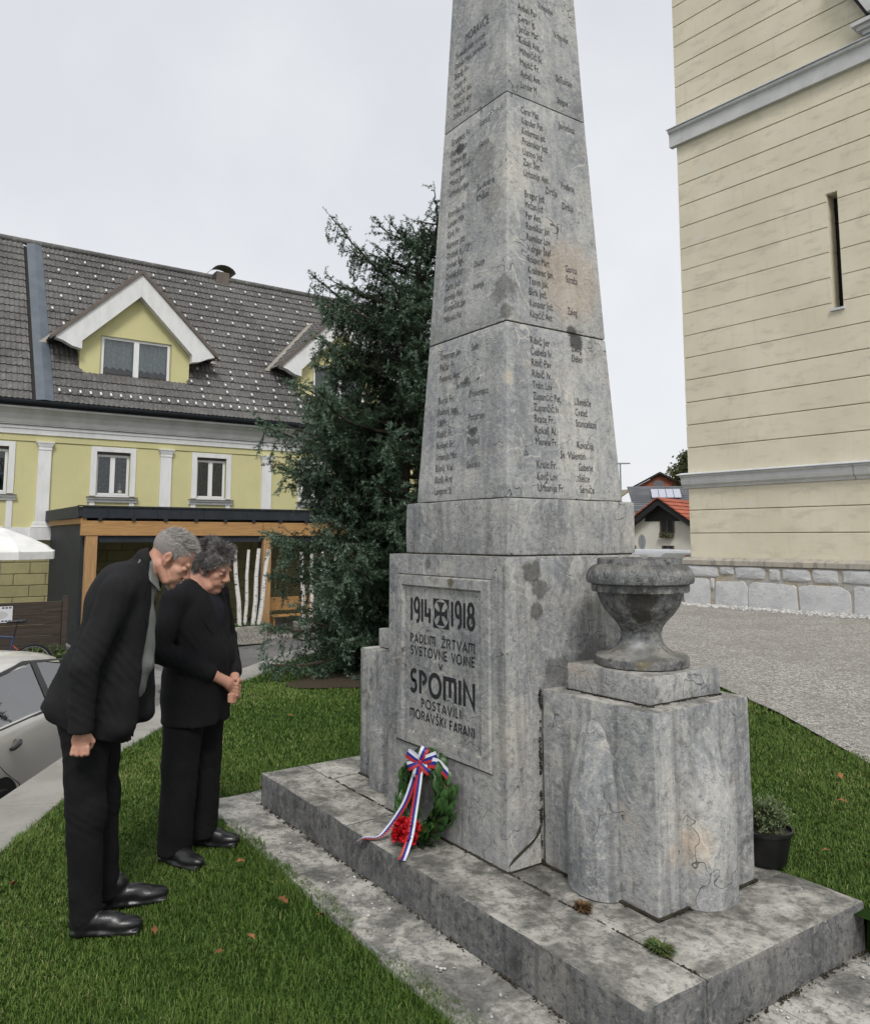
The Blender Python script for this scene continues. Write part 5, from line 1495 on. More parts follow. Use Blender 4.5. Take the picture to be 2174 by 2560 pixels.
# needles: thin blades set round each twig
rr = np.random.RandomState(7)
TP = np.array([tuple(t_[0]) for t_ in twigs]); TD = np.array([tuple(t_[1]) for t_ in twigs]); TLn = np.array([t_[2] for t_ in twigs]); TS = np.array([t_[3] for t_ in twigs])
cnt = np.clip((TLn * 200).astype(int), 10, 48)
own = np.repeat(np.arange(len(twigs)), cnt); n = len(own)
u = rr.uniform(.02, 1.03, n); base = TP[own] + TD[own] * (TLn[own] * u)[:, None]
D = TD[own]; ref = np.where(np.abs(D[:, 2:3]) < .9, np.array([[0, 0, 1.]]), np.array([[1., 0, 0]]))
A = np.cross(D, ref); A /= np.linalg.norm(A, axis=1)[:, None]; B = np.cross(D, A)
th = rr.uniform(0, 2 * PI, n); rad = A * np.cos(th)[:, None] + B * np.sin(th)[:, None]
nd = D * rr.uniform(.35, .8, n)[:, None] + rad; nd /= np.linalg.norm(nd, axis=1)[:, None]
ln = rr.uniform(.022, .040, n); wd = np.cross(nd, rr.randn(n, 3)); wd /= np.linalg.norm(wd, axis=1)[:, None]; wd *= .0052
V = np.stack([base - wd, base + wd, base + nd * ln[:, None]], 1).reshape(-1, 3)
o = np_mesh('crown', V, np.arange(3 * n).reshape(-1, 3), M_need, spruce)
cd0 = np.linalg.norm(TP - np.array([(TB.x + .035 * q_, TB.y + .02 * q_, q_) for q_ in TP[:, 2]]), axis=1)
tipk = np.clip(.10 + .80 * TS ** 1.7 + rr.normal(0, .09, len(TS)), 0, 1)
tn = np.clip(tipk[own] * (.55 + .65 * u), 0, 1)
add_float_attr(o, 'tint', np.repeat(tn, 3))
print('NEEDLES', n, 'TWIGS', len(twigs))
# brown needle litter under it
mb = MB(); ring = [(TB.x + .55 + (1.15 + .2 * math.sin(3 * th) + .1 * math.sin(7 * th)) * math.cos(th), TB.y - .45 + (1.05 + .15 * math.cos(4 * th)) * math.sin(th)) for th in [2 * PI * i / 40 for i in range(40)]]
mb.add([(x, y, lawn_z(x, y) + .012) for x, y in ring] + [(TB.x + .5, TB.y - .45, lawn_z(TB.x + .5, TB.y - .45) + .03)], [(i, (i + 1) % 40, 40) for i in range(40)])
tag(mb.build('needle_litter', simple('m_litter', (.055, .038, .022), (.035, .03, .016), 25, .95, .8, 60), None), 'bare brown patch of dropped needles under the spruce', 'litter', kind='stuff')
# far round tree and bare twigs beyond the grey roof
M_leafF = attr_mat('m_far_leaf', (.030, .045, .018), (.075, .085, .032), (.16, .14, .05))
def leafy(name, label, c, r, n, size, mat, trunk_h, group=None, seed=1):
    e = empty(name, (c[0], c[1], c[2] - r[2] - trunk_h)); tag(e, label, 'tree', group)
    MB().tube([(c[0], c[1], c[2] - r[2] - trunk_h), (c[0] + .1, c[1], c[2] - .3 * r[2]), (c[0], c[1] + .1, c[2] + .4 * r[2])], [.22, .15, .04], 8).build('trunk', M_bark, e)
    q = np.random.RandomState(seed); nc = 46
    cc = q.randn(nc, 3); cc /= np.linalg.norm(cc, axis=1)[:, None]; cc *= (q.uniform(.25, 1, nc) ** .5)[:, None] * .8
    own = q.randint(0, nc, n); p = cc[own] + q.randn(n, 3) * .15; P_ = np.array(c) + p * np.array(r)
    d1 = q.randn(n, 3); d1 /= np.linalg.norm(d1, axis=1)[:, None]; d2 = np.cross(d1, q.randn(n, 3)); d2 /= np.linalg.norm(d2, axis=1)[:, None]
    s = size * q.uniform(.6, 1.3, n)[:, None]
    V = np.stack([P_ - d1 * s, P_ + d2 * s * .6, P_ + d1 * s, P_ - d2 * s * .6], 1).reshape(-1, 3)
    ob = np_mesh('crown', V, np.arange(4 * n).reshape(-1, 4), mat, e)
    add_float_attr(ob, 'tint', np.repeat(np.clip(.45 + .35 * q.randn(nc)[own] * .6 + .12 * q.randn(n), 0, 1), 4))
    return e
leafy('round_tree', 'round leafy tree with dull green crown above the grey roof', (-41.0, 55.6, 7.6), (1.9, 1.9, 1.75), 9000, .12, M_leafF, 3)
M_twig = simple('m_bare_twig', (.09, .08, .07), rough=.95)
bt = empty('bare_tree', (-52, 52, 2)); tag(bt, 'thin bare tree on the skyline beside the obelisk', 'tree')
mb = MB(); rb = random.Random(3)
for cx, cy in ((-52, 51.5), (-50.5, 53), (-53.5, 52)):
    for k in range(26):
        a_ = rb.uniform(0, 2 * PI); p0 = Vector((cx, cy, 4.0)); p1 = p0 + Vector((math.cos(a_) * .6, math.sin(a_) * .6, 1.2)); p2 = p1 + Vector((math.cos(a_) * rb.uniform(.2, 1), math.sin(a_) * rb.uniform(.2, 1), rb.uniform(.6, 1.6)))
        mb.tube([p0, p1, p2], [.035, .022, .008], 4, False)
    mb.tube([(cx, cy, 1.5), (cx, cy, 4.2)], [.12, .06], 6, False)
mb.build('crown', M_twig, bt)
# ------------------------------------------------------------------ the two men
t = NT('m_skin')
P = t.pos()
c = t.mix(t.step(t.noise(P, 28, 4, .6), .35, .65), (.45, .235, .165), (.52, .285, .205))
c = t.mix(t.step(t.noise(P, 9, 3, .5), .45, .7, 0, .5), c, (.44, .19, .14))
t.bsdf.inputs['Subsurface Weight'].default_value = .0
t.bump(t.noise(P, 240, 3, .6), .12, .002)
M_skin = t.fin(c, .5, spec=.35)
def cloth(name, c, c2, sheen=.0):
    t = NT(name); P = t.pos()
    col = t.mix(t.step(t.noise(P, 5, 5, .6), .3, .7), c, c2)
    t.bsdf.inputs['Sheen Weight'].default_value = sheen; t.bsdf.inputs['Sheen Roughness'].default_value = .5
    h = t.math('ADD', t.math('MULTIPLY', t.noise(P, 420, 2, .5), .25), t.noise(t.mul(P, (1, 1, .55)), 13, 3, .5, 1.2))
    t.bump(h, .5, .012); return t.fin(col, .88, spec=.2)
M_jack1 = cloth('m_blazer', (.0125, .0127, .0135), (.0165, .0167, .0178)); M_jack2 = cloth('m_black_suit', (.0085, .0087, .0100), (.0115, .0117, .0135))
M_trou = cloth('m_trousers', (.0065, .0066, .007), (.0105, .0106, .011)); M_shirt1 = cloth('m_grey_shirt', (.155, .165, .155), (.185, .195, .185)); M_shirt2 = cloth('m_black_shirt', (.014, .015, .02), (.018, .019, .026))
M_shoe = simple('m_shoe_leather', (.010, .010, .011), (.016, .016, .017), 30, .32, .25, 60, spec=.5)
M_collar = simple('m_white_collar', (.72, .72, .70), rough=.6)
M_btn = simple('m_button', (.008, .008, .009), rough=.25, spec=.6)
def hairm(name, c0, c1, c2): return attr_mat(name, c0, c1, c2, .55)
M_hair1 = hairm('m_grey_hair', (.20, .18, .17), (.40, .375, .35), (.62, .60, .57)); M_hair2 = hairm('m_dark_grey_hair', (.06, .056, .054), (.155, .147, .142), (.34, .33, .315))
M_brow = simple('m_eyebrow', (.12, .10, .085), rough=.8); M_lip = simple('m_lip', (.36, .15, .12), rough=.45)
HEAD = [  # primitives of a head, origin between the ears, x forward, y left, z up
 ('e', (-.012, 0, .050), (.096, .074, .082)), ('e', (.046, 0, .036), (.050, .061, .060)), ('e', (.052, 0, -.028), (.046, .056, .056)), ('e', (.046, 0, -.074), (.046, .048, .034)), ('e', (.082, 0, -.094), (.020, .023, .018)),
 ('c', (.091, -.036, .024), (.094, .036, .024), .011, .011), ('c', (.090, 0, .024), (.119, 0, -.022), .0115, .0130), ('e', (.109, .012, -.031), (.011, .008, .0085)), ('e', (.109, -.012, -.031), (.011, .008, .0085)),
 ('e', (.068, .043, -.018), (.018, .015, .016)), ('e', (.068, -.043, -.018), (.018, .015, .016)), ('e', (.072, .028, -.052), (.026, .022, .026)), ('e', (.072, -.028, -.052), (.026, .022, .026)), ('c', (.098, -.019, -.058), (.100, .019, -.058), .0065, .0065), ('c', (.094, -.016, -.070), (.096, .016, -.070), .0065, .0065), ('c', (-.01, .05, -.045), (.05, .046, -.085), .022, .020), ('c', (-.01, -.05, -.045), (.05, -.046, -.085), .022, .020)]
def add_head(s, M, k=.012):
    Rm = np.array(M.to_3x3())
    tr = lambda p: tuple(M @ Vector(p))
    for pr in HEAD:
        if pr[0] == 'e': s.ell(tr(pr[1]), pr[2], Rm, k)
        else: s.cone(tr(pr[1]), tr(pr[2]), pr[3], pr[4], k * .7)
    for sg in (-1, 1):
        s.ell(tr((.103, sg * .036, .004)), (.012, .018, .0095), Rm, .005, True)
        s.ell(tr((.086, sg * .034, .002)), (.0125, .0145, .0115), Rm, .004)
        # ear: rim, bowl, lobe
        s.ell(tr((-.006, sg * .079, .004)), (.019, .008, .030), Rm, .004)
        s.ell(tr((-.002, sg * .086, .006)), (.011, .006, .018), Rm, .003, True)
        s.ell(tr((.003, sg * .077, -.026)), (.008, .006, .010), Rm, .004)
def fold(amp, terms, local=()):
    """cloth creases: soft waves everywhere plus sharp ridges near given places"""
    def fn(X, Y, Z):
        d = 0
        for (a, b, c, ph, w) in terms: d = d + w * np.sin(a * X + b * Y + c * Z + ph + 1.3 * np.sin(7 * Z + 3 * X))
        d = d * amp
        for (cx, cy, cz, r, a, b, c, w) in local:
            q = np.exp(-((X - cx) ** 2 + (Y - cy) ** 2 + (Z - cz) ** 2) / (r * r))
            rg = 1 - np.abs(np.sin(a * (X - cx) + b * (Y - cy) + c * (Z - cz) + 2.4 * np.sin(15 * (X - cx) + 9 * (Z - cz) + 6 * (Y - cy))))
            d = d - .55 * w * q * rg * rg
        return d
    return fn
def hair_strands(name, M, mat, parent, WM, n, lfun, cfun, mask, seed, rad=(.099, .077, .085), cen=(-.012, 0, .050), wid=.0011, jit=.35):
    q = np.random.RandomState(seed); d = q.randn(n * 4, 3); d /= np.linalg.norm(d, axis=1)[:, None]
    P_ = d * np.array(rad) + np.array(cen); ok = mask(P_[:, 0], P_[:, 1], P_[:, 2]); P_, d = P_[ok][:n], d[ok][:n]; n = len(P_)
    nr = d / np.array(rad); nr /= np.linalg.norm(nr, axis=1)[:, None]
    L = lfun(P_[:, 0], P_[:, 1], P_[:, 2]) * q.uniform(.6, 1.2, n); cb = cfun(P_[:, 0], P_[:, 1], P_[:, 2], q, n)
    dirn = nr * .55 + cb + q.randn(n, 3) * jit; dirn /= np.linalg.norm(dirn, axis=1)[:, None]
    pts = [P_ - nr * .003]; cur = pts[0]; dd = dirn.copy()
    for k in range(4):
        cur = cur + dd * (L / 4)[:, None]; pts.append(cur); dd = dd + cb * .25 - nr * .12 + q.randn(n, 3) * .18; dd /= np.linalg.norm(dd, axis=1)[:, None]
    w = np.cross(dirn, q.randn(n, 3)); w /= np.linalg.norm(w, axis=1)[:, None]; V = []
    for k, p_ in enumerate(pts): ww = wid * (1, 1, .9, .7, .2)[k]; V += [p_ - w * ww, p_ + w * ww]
    V = np.stack(V, 1).reshape(-1, 3); b = np.arange(n) * 10
    F = np.concatenate([np.stack([b + 2 * k, b + 2 * k + 1, b + 2 * k + 3, b + 2 * k + 2], 1) for k in range(4)])
    A = np.array(WM @ M); V = V @ A[:3, :3].T + A[:3, 3]
    o = np_mesh(name, V, F, mat, parent); add_float_attr(o, 'tint', np.repeat(np.clip(.5 + .24 * q.randn(n), 0, 1), 10)); return o
def shoe(s, heel, ang, L=.295, k=.012):
    c, sn = math.cos(ang), math.sin(ang); R_ = np.array([[c, -sn, 0], [sn, c, 0], [0, 0, 1]])
    f = lambda x, y, z: (heel[0] + c * x - sn * y, heel[1] + sn * x + c * y, heel[2] + z)
    s.rbox(f(L * .37, 0, .012), (L * .335, .037, .012), R_, .010); s.rbox(f(L * .70, 0, .010), (L * .29, .046, .010), R_, .010, .01)
    s.ell(f(.055, 0, .048), (.062, .038, .046), R_, k); s.ell(f(L * .45, 0, .050), (.10, .040, .040), R_, k); s.ell(f(L * .72, 0, .036), (.088, .045, .032), R_, k); s.cone(f(.06, 0, .05), f(.075, 0, .10), .042, .044, k)
    s.cut((0, 0, heel[2] + .001), (0, 0, -1))
def finger(s, pts, r0=.0098, r1=.0078):
    for i in range(len(pts) - 1): s.cone(pts[i], pts[i + 1], r0 + (r1 - r0) * i / (len(pts) - 1), r0 + (r1 - r0) * (i + 1) / (len(pts) - 1), .003)
def surf_x(s, y, z):
    j = int(round((y - s.lo[1]) / s.h)); k = int(round((z - s.lo[2]) / s.h)); col = s.a[:, j, k]; i = np.where(col < 0)[0]
    return float(s.ax[0][i[-1]]) if len(i) else None
def lapel_strip(s, WM, name, mat, parent, line, width, lift=.006, inward=1):
    """flat band lying on the front of a jacket: line of (y, z), width measured across y"""
    V = []
    for (y, z), w in zip(line, width):
        x0 = surf_x(s, y, z); x1 = surf_x(s, y + w, z)
        if x0 is None or x1 is None: continue
        V += [WM @ Vector((x0 + lift * .4, y, z)), WM @ Vector((x1 + lift, y + w, z))]
    mb = MB(); mb.add(V, [(2 * i, 2 * i + 1, 2 * i + 3, 2 * i + 2) for i in range(len(V) // 2 - 1)])
    return mb.build(name, mat, parent, smooth=True)

# ================= man 1: bowing, grey hair, black blazer
h1 = Vector((.38, .925, 0)).normalized(); W1 = Matrix(((h1.x, -h1.y, 0, -.50), (h1.y, h1.x, 0, -1.93), (0, 0, 1, lawn_z(-.5, -1.93) + .002), (0, 0, 0, 1)))
HM1 = Matrix.Translation((.178, 0, 1.572)) @ Matrix.Rotation(math.radians(36), 4, 'Y') @ Matrix.Rotation(math.radians(0), 4, 'Z')
s = SDF((-.36, -.34, .02), (.40, .34, 1.76), .0052)
add_head(s, HM1)
s.cone(tuple(HM1 @ Vector((-.032, 0, -.03))), (.025, 0, 1.475), .058, .066, .02)
s.cone((.02, 0, 1.45), (-.10, 0, .95), .10, .12, .04)
for sg in (-1, 1):
    f = -.12 if sg < 0 else -.10
    s.cone((-.0, sg * .12, 1.43), (-.01, sg * .20, 1.42), .05, .05, .03)
    el = (-.115, sg * .275, 1.13); wr_ = (-.118, sg * .268, .875)
    if sg > 0: el = (-.10, .275, 1.14); wr_ = (-.10, .262, .88)
    s.cone((-.01, sg * .20, 1.42), el, .046, .038, .02).cone(el, wr_, .038, .027, .01)
    s.cone((-.12, sg * .09, .92), (f, sg * .10, .50), .075, .05, .03).cone((f, sg * .10, .50), (f + .02, sg * .115, .07), .048, .036, .01)
    # hand: back of the hand outwards, fingers curled in, thumb in front
    hx, hy, hz = wr_; o_ = sg
    s.ell((hx - .002, hy, hz - .046), (.038, .0165, .042), None, .012)
    for k_, (fx_, ln_) in enumerate(((.030, .95), (.010, 1.05), (-.011, 1.0), (-.031, .85))):
        fx_ = fx_ * .9; b_ = (hx + fx_ * 1.02, hy + o_ * .006, hz - .074); m_ = (hx + fx_ * 1.06 - .002, hy + o_ * .010, hz - .072 - .028 * ln_); e_ = (hx + fx_ * .98 - .004, hy - o_ * .014, hz - .080 - .028 * ln_); g_ = (hx + fx_ * .92 - .002, hy - o_ * .024, hz - .070 - .010 * ln_)
        finger(s, [b_, m_, e_, g_], .0100, .0082)
    finger(s, [(hx + .030, hy - o_ * .004, hz - .030), (hx + .043, hy - o_ * .014, hz - .055), (hx + .032, hy - o_ * .024, hz - .080), (hx + .016, hy - o_ * .028, hz - .090)], .0115, .0088)
man1 = s.build('person', M_skin, None, W1)
tag(man1, 'taller man in open black blazer and grey shirt bowing his head, arms hanging', 'person')
# trousers
s = SDF((-.33, -.30, .03), (.12, .30, 1.02), .008)
for sg, fk, fa, fh in ((-1, -.125, -.098, -.135), (1, -.10, -.062, -.115)):
    s.cone((fh, sg * .085, .88), (fk, sg * .098, .50), .104, .078, .03).cone((fk, sg * .098, .50), (fa, sg * .108, .065), .078, .064, .012).cone((fk + .015, sg * .098, .52), (fk + .02, sg * .098, .46), .074, .070, .02)
s.ell((-.135, 0, .88), (.135, .185, .14), None, .04).cut((0, 0, .052), (.12, 0, -1))
s.warp(fold(.0020, ((22, 0, 38, 0, .6), (-30, 25, 50, 1, .5), (12, 40, 25, 2, .4)), [(-.12, -.1, .47, .13, 22, 10, 62, .009), (-.10, .1, .47, .13, 22, 10, 62, .009), (-.10, -.11, .12, .09, 10, 15, 75, .006), (-.07, .11, .12, .09, 10, 15, 75, .006), (-.13, -.12, .74, .13, -40, 10, 40, .010)]))
s.build('trousers', M_trou, man1, W1)
# shirt
s = SDF((-.26, -.2, .95), (.26, .2, 1.64), .007)
s.ell((-.01, 0, 1.27), (.128, .15, .20), None, .03).ell((-.02, 0, 1.08), (.128, .16, .2), None, .03).cone((.060, 0, 1.45), (.090, 0, 1.535), .068, .064, .02).cone((.07, -.02, 1.40), (.085, -.02, 1.10), .05, .045, .03)
s.cut((.09, 0, 1.575), (-.45, 0, .95)).warp(fold(.003, ((20, 30, 60, 0, .7), (40, 0, 25, 1, .5))))
s.build('shirt', M_shirt1, man1, W1)
# shirt collar: two folded leaves
cm = MB()
for sg in (-1, 1):
    q = [(.055, sg * .066, 1.572), (.105, sg * .056, 1.535), (.132, sg * .034, 1.492), (.146, sg * .042, 1.425), (.112, sg * .080, 1.466), (.075, sg * .086, 1.512), (.045, sg * .078, 1.548)]
    V = [W1 @ Vector(p_) for p_ in q]
    cm.add(V, [(0, 1, 5, 6), (1, 2, 4, 5), (2, 3, 4)])
cm.build('shirt_collar', M_shirt1, man1)
# blazer
s = SDF((-.42, -.40, .70), (.30, .40, 1.66), .0075)
s.ell((-.035, 0, 1.33), (.150, .192, .22), None, .04).ell((-.075, 0, 1.10), (.160, .196, .22), None, .06).ell((-.13, 0, .93), (.178, .208, .17), None, .05).ell((.0, 0, 1.46), (.115, .185, .085), None, .05)
s.cone((.01, -.10, 1.49), (-.015, -.195, 1.435), .060, .070, .04).cone((.01, .10, 1.49), (-.005, .195, 1.435), .060, .070, .04)
s.cone((.035, 0, 1.475), (.082, 0, 1.548), .088, .072, .03)                 # stand of the collar at the neck
s.cone((.05, .09, 1.38), (.075, .09, .87), .05, .055, .05).cone((.03, -.10, 1.38), (.01, -.13, .86), .06, .07, .05)     # hanging fronts
s.cone((-.115, 0, 1.02), (-.125, 0, .62), .196, .206, .05, flat=((1, 0, 0), .84)).cone((-.20, 0, 1.05), (-.30, 0, .90), .09, .075, .05, flat=((1, 0, .3), .55)).cone((-.22, .0, 1.0), (-.265, -.12, .93), .08, .06, .05, flat=((1, 0, .3), .6))
for sg, el, wr_ in ((-1, (-.118, -.282, 1.13), (-.122, -.272, .880)), (1, (-.10, .282, 1.14), (-.10, .266, .885))):
    s.cone((-.012, sg * .198, 1.43), el, .069, .057, .024).cone(el, wr_, .057, .049, .012).cone(wr_, (wr_[0], wr_[1], wr_[2] - .03), .049, .050, .006)
# hem: front hangs lower than the back flap
n_ = np.array([-.30, 0, -1.0])
g_ = np.meshgrid(*s.ax, indexing='ij', sparse=True)
body_only = (np.abs(g_[1]) < .225)
hem = .800 - .36 * (g_[0] + .05) + .12 * np.clip(-g_[0] - .2, 0, 1)
dcut = (hem - g_[2]) * .9
s.cone((-.12, 0, .92), (-.125, 0, .55), .19, .20, .0, True, flat=((1, 0, 0), .82))
s.a = np.where(body_only, np.maximum(s.a, dcut), np.maximum(s.a, .862 - g_[2])).astype(np.float32)
# open V and gap between the fronts: shows the shirt
s.rbox((.20, -.005, 1.30), (.16, .030, .24), np.array(Matrix.Rotation(math.radians(-4), 3, 'Y')), .01, .012, True).cone((.16, -.005, 1.50), (.15, -.005, 1.33), .085, .045, .012, True)
s.cone(tuple(HM1 @ Vector((-.032, 0, -.02))), (.060, 0, 1.50), .066, .066, .004, True)
s.cone((.10, -.005, 1.08), (.06, -.01, .74), .016, .03, .01, True)
s.warp(fold(.0018, ((26, 10, 38, 0, .6), (-18, 30, 42, 1.1, .5), (45, -20, 16, 2, .35)), [(-.11, -.28, 1.15, .12, 35, 8, 55, .012), (-.12, -.27, .95, .10, 18, 5, 60, .009), (-.02, -.2, 1.38, .11, 45, 20, -30, .010), (.02, -.18, 1.12, .13, 40, 0, 38, .009), (-.18, -.1, 1.18, .14, 30, 0, 48, .008), (-.05, -.2, .95, .11, 50, 0, 25, .008)]))
jk = s.build('blazer', M_jack1, man1, W1)
lapel_strip(s, W1, 'lapel', M_jack1, man1, [(-.060, 1.47), (-.055, 1.42), (-.050, 1.36), (-.045, 1.28), (-.040, 1.20), (-.038, 1.12)], [-.035, -.075, -.085, -.07, -.05, -.015])
lapel_strip(s, W1, 'lapel', M_jack1, man1, [(.050, 1.47), (.045, 1.42), (.040, 1.36), (.036, 1.28), (.032, 1.20), (.030, 1.12)], [.035, .075, .085, .07, .05, .015])
for z_ in (1.065, .962):
    x_ = surf_x(s, -.065, z_)
    if x_ is not None:
        b_ = MB(); c_ = W1 @ Vector((x_ + .003, -.07, z_)); b_.lathe([(.003, -.002), (.010, -.002), (.011, .002), (.003, .003)], 14); ob = b_.build('button', M_btn, man1, local=True); ob.matrix_basis = Matrix.Translation(c_) @ (W1.to_3x3().to_4x4() @ Matrix.Rotation(math.radians(70), 4, 'Y') @ Matrix.Rotation(math.radians(40), 4, 'X'))
for ang, hl in ((-.10, (-.160, -.118, .0)), (.12, (-.085, .112, .0))):
    s = SDF((hl[0] - .08, hl[1] - .14, -.01), (hl[0] + .36, hl[1] + .14, .16), .0055); shoe(s, hl, ang, .295); s.build('shoe', M_shoe, man1, W1)
# hair: cropped grey, longer and paler on top
m1_ = lambda x, y, z: ((z > .035) & (x < .075 - .25 * np.maximum(0, .09 - z))) | ((x < -.005) & (z > -.05 - .2 * (x + .09))) | ((x < .045) & (z > .012))
cap = SDF((-.14, -.11, -.08), (.12, .11, .17), .005); cap.ell((-.013, 0, .052), (.0985, .0765, .0845))
gg = np.meshgrid(*cap.ax, indexing='ij', sparse=True)
cap.a = np.maximum(cap.a, np.where(m1_(gg[0] + 0 * gg[1] + 0 * gg[2], gg[1], gg[2] + 0 * gg[0] + 0 * gg[1]), -1.0, .01)).astype(np.float32)
ho = cap.build('hair', M_hair1, man1, W1 @ HM1); add_float_attr(ho, 'tint', np.full(len(ho.data.vertices), .12))
def comb1(x, y, z, q, n): return np.stack([.75 * np.ones(n), .15 * np.sign(y), .45 * (z > .08) - .35 * (z < .05)], 1)
hair_strands('hair_strands', HM1, M_hair1, man1, W1, 9500, lambda x, y, z: np.where(z > .085, .030, np.where(z > .05, .017, .007)), comb1, m1_, 5, wid=.0007, jit=.28)
def face_bits(M, W, parent, brow_mat, hair_mat, beard, seed, dens=1.0):
    mb = MB()
    for sg in (-1, 1):
        mb.tube([W @ (M @ Vector(p_)) for p_ in ((.0985, sg * .014, .023), (.0990, sg * .027, .028), (.0935, sg * .040, .026), (.084, sg * .050, .018))], [.0025, .0040, .0035, .0015], 6)
    mb.build('eyebrows', brow_mat, parent)
    mb = MB(); mb.tube([W @ (M @ Vector(p_)) for p_ in ((.0985, -.022, -.0655), (.1065, -.010, -.062), (.1080, 0, -.0632), (.1065, .010, -.062), (.0985, .022, -.0655))], [.0015, .0035, .0036, .0035, .0015], 6); mb.build('lips', M_lip, parent)
    mb = MB()
    for sg in (-1, 1): mb.tube([W @ (M @ Vector(p_)) for p_ in ((.0975, sg * .019, -.001), (.0995, sg * .030, -.0055), (.0945, sg * .043, -.002))], [.0012, .0017, .0010], 5)
    mb.build('eyelashes', simple('m_lash', (.03, .022, .02)) if 'm_lash' not in bpy.data.materials else bpy.data.materials['m_lash'], parent)
    # beard: short hairs on chin and upper lip
    q = np.random.RandomState(seed); n = int(1300 * dens); pts = []
    while len(pts) < n:
        a_, b_ = q.uniform(-1, 1), q.uniform(0, 1)
        if q.rand() < .62: pts.append((.098 - .030 * a_ * a_ - .012 * b_, a_ * .030, -.080 - .032 * b_))
        else: pts.append((.1085 - .018 * a_ * a_, a_ * .028, -.047 - .010 * b_ - .010 * abs(a_)))
    P_ = np.array(pts); d = np.stack([np.full(n, .5), P_[:, 1] * 9, np.full(n, -.9)], 1) + q.randn(n, 3) * .3; d /= np.linalg.norm(d, axis=1)[:, None]; L = beard * q.uniform(.6, 1.2, n); w = np.cross(d, q.randn(n, 3)); w /= np.linalg.norm(w, axis=1)[:, None]; w *= .0007
    V = np.stack([P_ - w, P_ + w, P_ + d * L[:, None]], 1).reshape(-1, 3); A = np.array(W @ M); V = V @ A[:3, :3].T + A[:3, 3]
    o = np_mesh('beard', V, np.arange(3 * n).reshape(-1, 3), hair_mat, parent); add_float_attr(o, 'tint', np.repeat(np.clip(.6 + .25 * q.randn(n), 0, 1), 3))
face_bits(HM1, W1, man1, M_brow, M_hair1, .009, 3)

# ================= man 2: clerical collar, hands folded
h2 = Vector((.80, .60, 0)).normalized(); W2 = Matrix(((h2.x, -h2.y, 0, -1.03), (h2.y, h2.x, 0, -1.42), (0, 0, 1, lawn_z(-1.03, -1.42) + .002), (0, 0, 0, 1)))
HM2 = Matrix.Translation((.068, 0, 1.502)) @ Matrix.Rotation(math.radians(5), 4, 'Z') @ Matrix.Rotation(math.radians(21), 4, 'Y')
s = SDF((-.26, -.36, .02), (.36, .36, 1.72), .0055)
add_head(s, HM2)
s.cone(tuple(HM2 @ Vector((-.030, 0, -.03))), (-.01, 0, 1.38), .060, .068, .02).cone((-.01, 0, 1.38), (0, 0, .90), .10, .12, .04)
EL = {-1: (-.04, -.285, 1.09), 1: (-.01, .285, 1.09)}; WR = {-1: (.165, -.085, .945), 1: (.185, .075, .915)}
for sg in (-1, 1):
    s.cone((-.02, sg * .10, 1.36), (-.02, sg * .19, 1.35), .05, .05, .03).cone((-.02, sg * .19, 1.35), EL[sg], .046, .040, .02).cone(EL[sg], WR[sg], .040, .028, .01)
    s.cone((0, sg * .09, .86), (-.01, sg * .10, .48), .075, .05, .03).cone((-.01, sg * .10, .48), (-.02, sg * .11, .07), .048, .036, .01)
# folded hands: the right over the left, fingers laid across each other
s.cone(WR[-1], (.212, -.028, .902), .027, .030, .012).ell((.218, -.012, .888), (.024, .040, .034), np.array(Matrix.Rotation(math.radians(-38), 3, 'X')), .012)
s.cone(WR[1], (.222, .030, .872), .027, .030, .012).ell((.224, .016, .856), (.024, .040, .032), np.array(Matrix.Rotation(math.radians(40), 3, 'X')), .012)
for k_ in range(4):
    z_ = .886 - .0185 * k_
    finger(s, [(.232, -.022 + .004 * k_, z_ + .012), (.251, .004, z_ + .002), (.249, .034 - .003 * k_, z_ - .010), (.236, .050 - .004 * k_, z_ - .016)], .0105, .0082)
    finger(s, [(.226, .030, .848 - .013 * k_), (.240, .006 - .002 * k_, .838 - .014 * k_), (.238, -.022, .836 - .012 * k_), (.226, -.034, .842 - .012 * k_)], .0098, .0080)
finger(s, [(.222, -.010, .915), (.243, .010, .917), (.252, .032, .906), (.250, .046, .899)], .0115, .0090); finger(s, [(.228, .040, .890), (.246, .026, .903), (.255, .008, .905)], .0112, .0088)
man2 = s.build('person', M_skin, None, W2)
tag(man2, 'man in black suit with white clerical collar standing with folded hands, head bowed', 'person')
s = SDF((-.22, -.30, .03), (.22, .30, .86), .008)
for sg in (-1, 1):
    s.cone((-.005, sg * .092, .80), (-.012, sg * .105, .48), .112, .094, .03).cone((-.012, sg * .105, .48), (-.022, sg * .115, .06), .094, .086, .015)
s.cut((0, 0, .045), (.12, 0, -1)).warp(fold(.0020, ((20, 14, 30, 0, .6), (-16, 40, 10, 1, .5)), [(0, -.1, .40, .16, 45, 25, 18, .010), (0, .1, .40, .16, 45, 25, 18, .010), (-.01, -.11, .12, .09, 10, 15, 75, .010), (-.01, .11, .12, .09, 10, 15, 75, .010)]))
s.build('trousers', M_trou, man2, W2)
s = SDF((-.2, -.2, .9), (.24, .2, 1.44), .008); s.ell((.01, 0, 1.22), (.132, .17, .20), None, .03).ell((.035, 0, 1.04), (.150, .165, .17), None, .03).cone((.005, 0, 1.34), (.014, 0, 1.405), .074, .066, .03).cut((.03, 0, 1.412), (-.3, 0, 1)); s.build('shirt', M_shirt2, man2, W2)
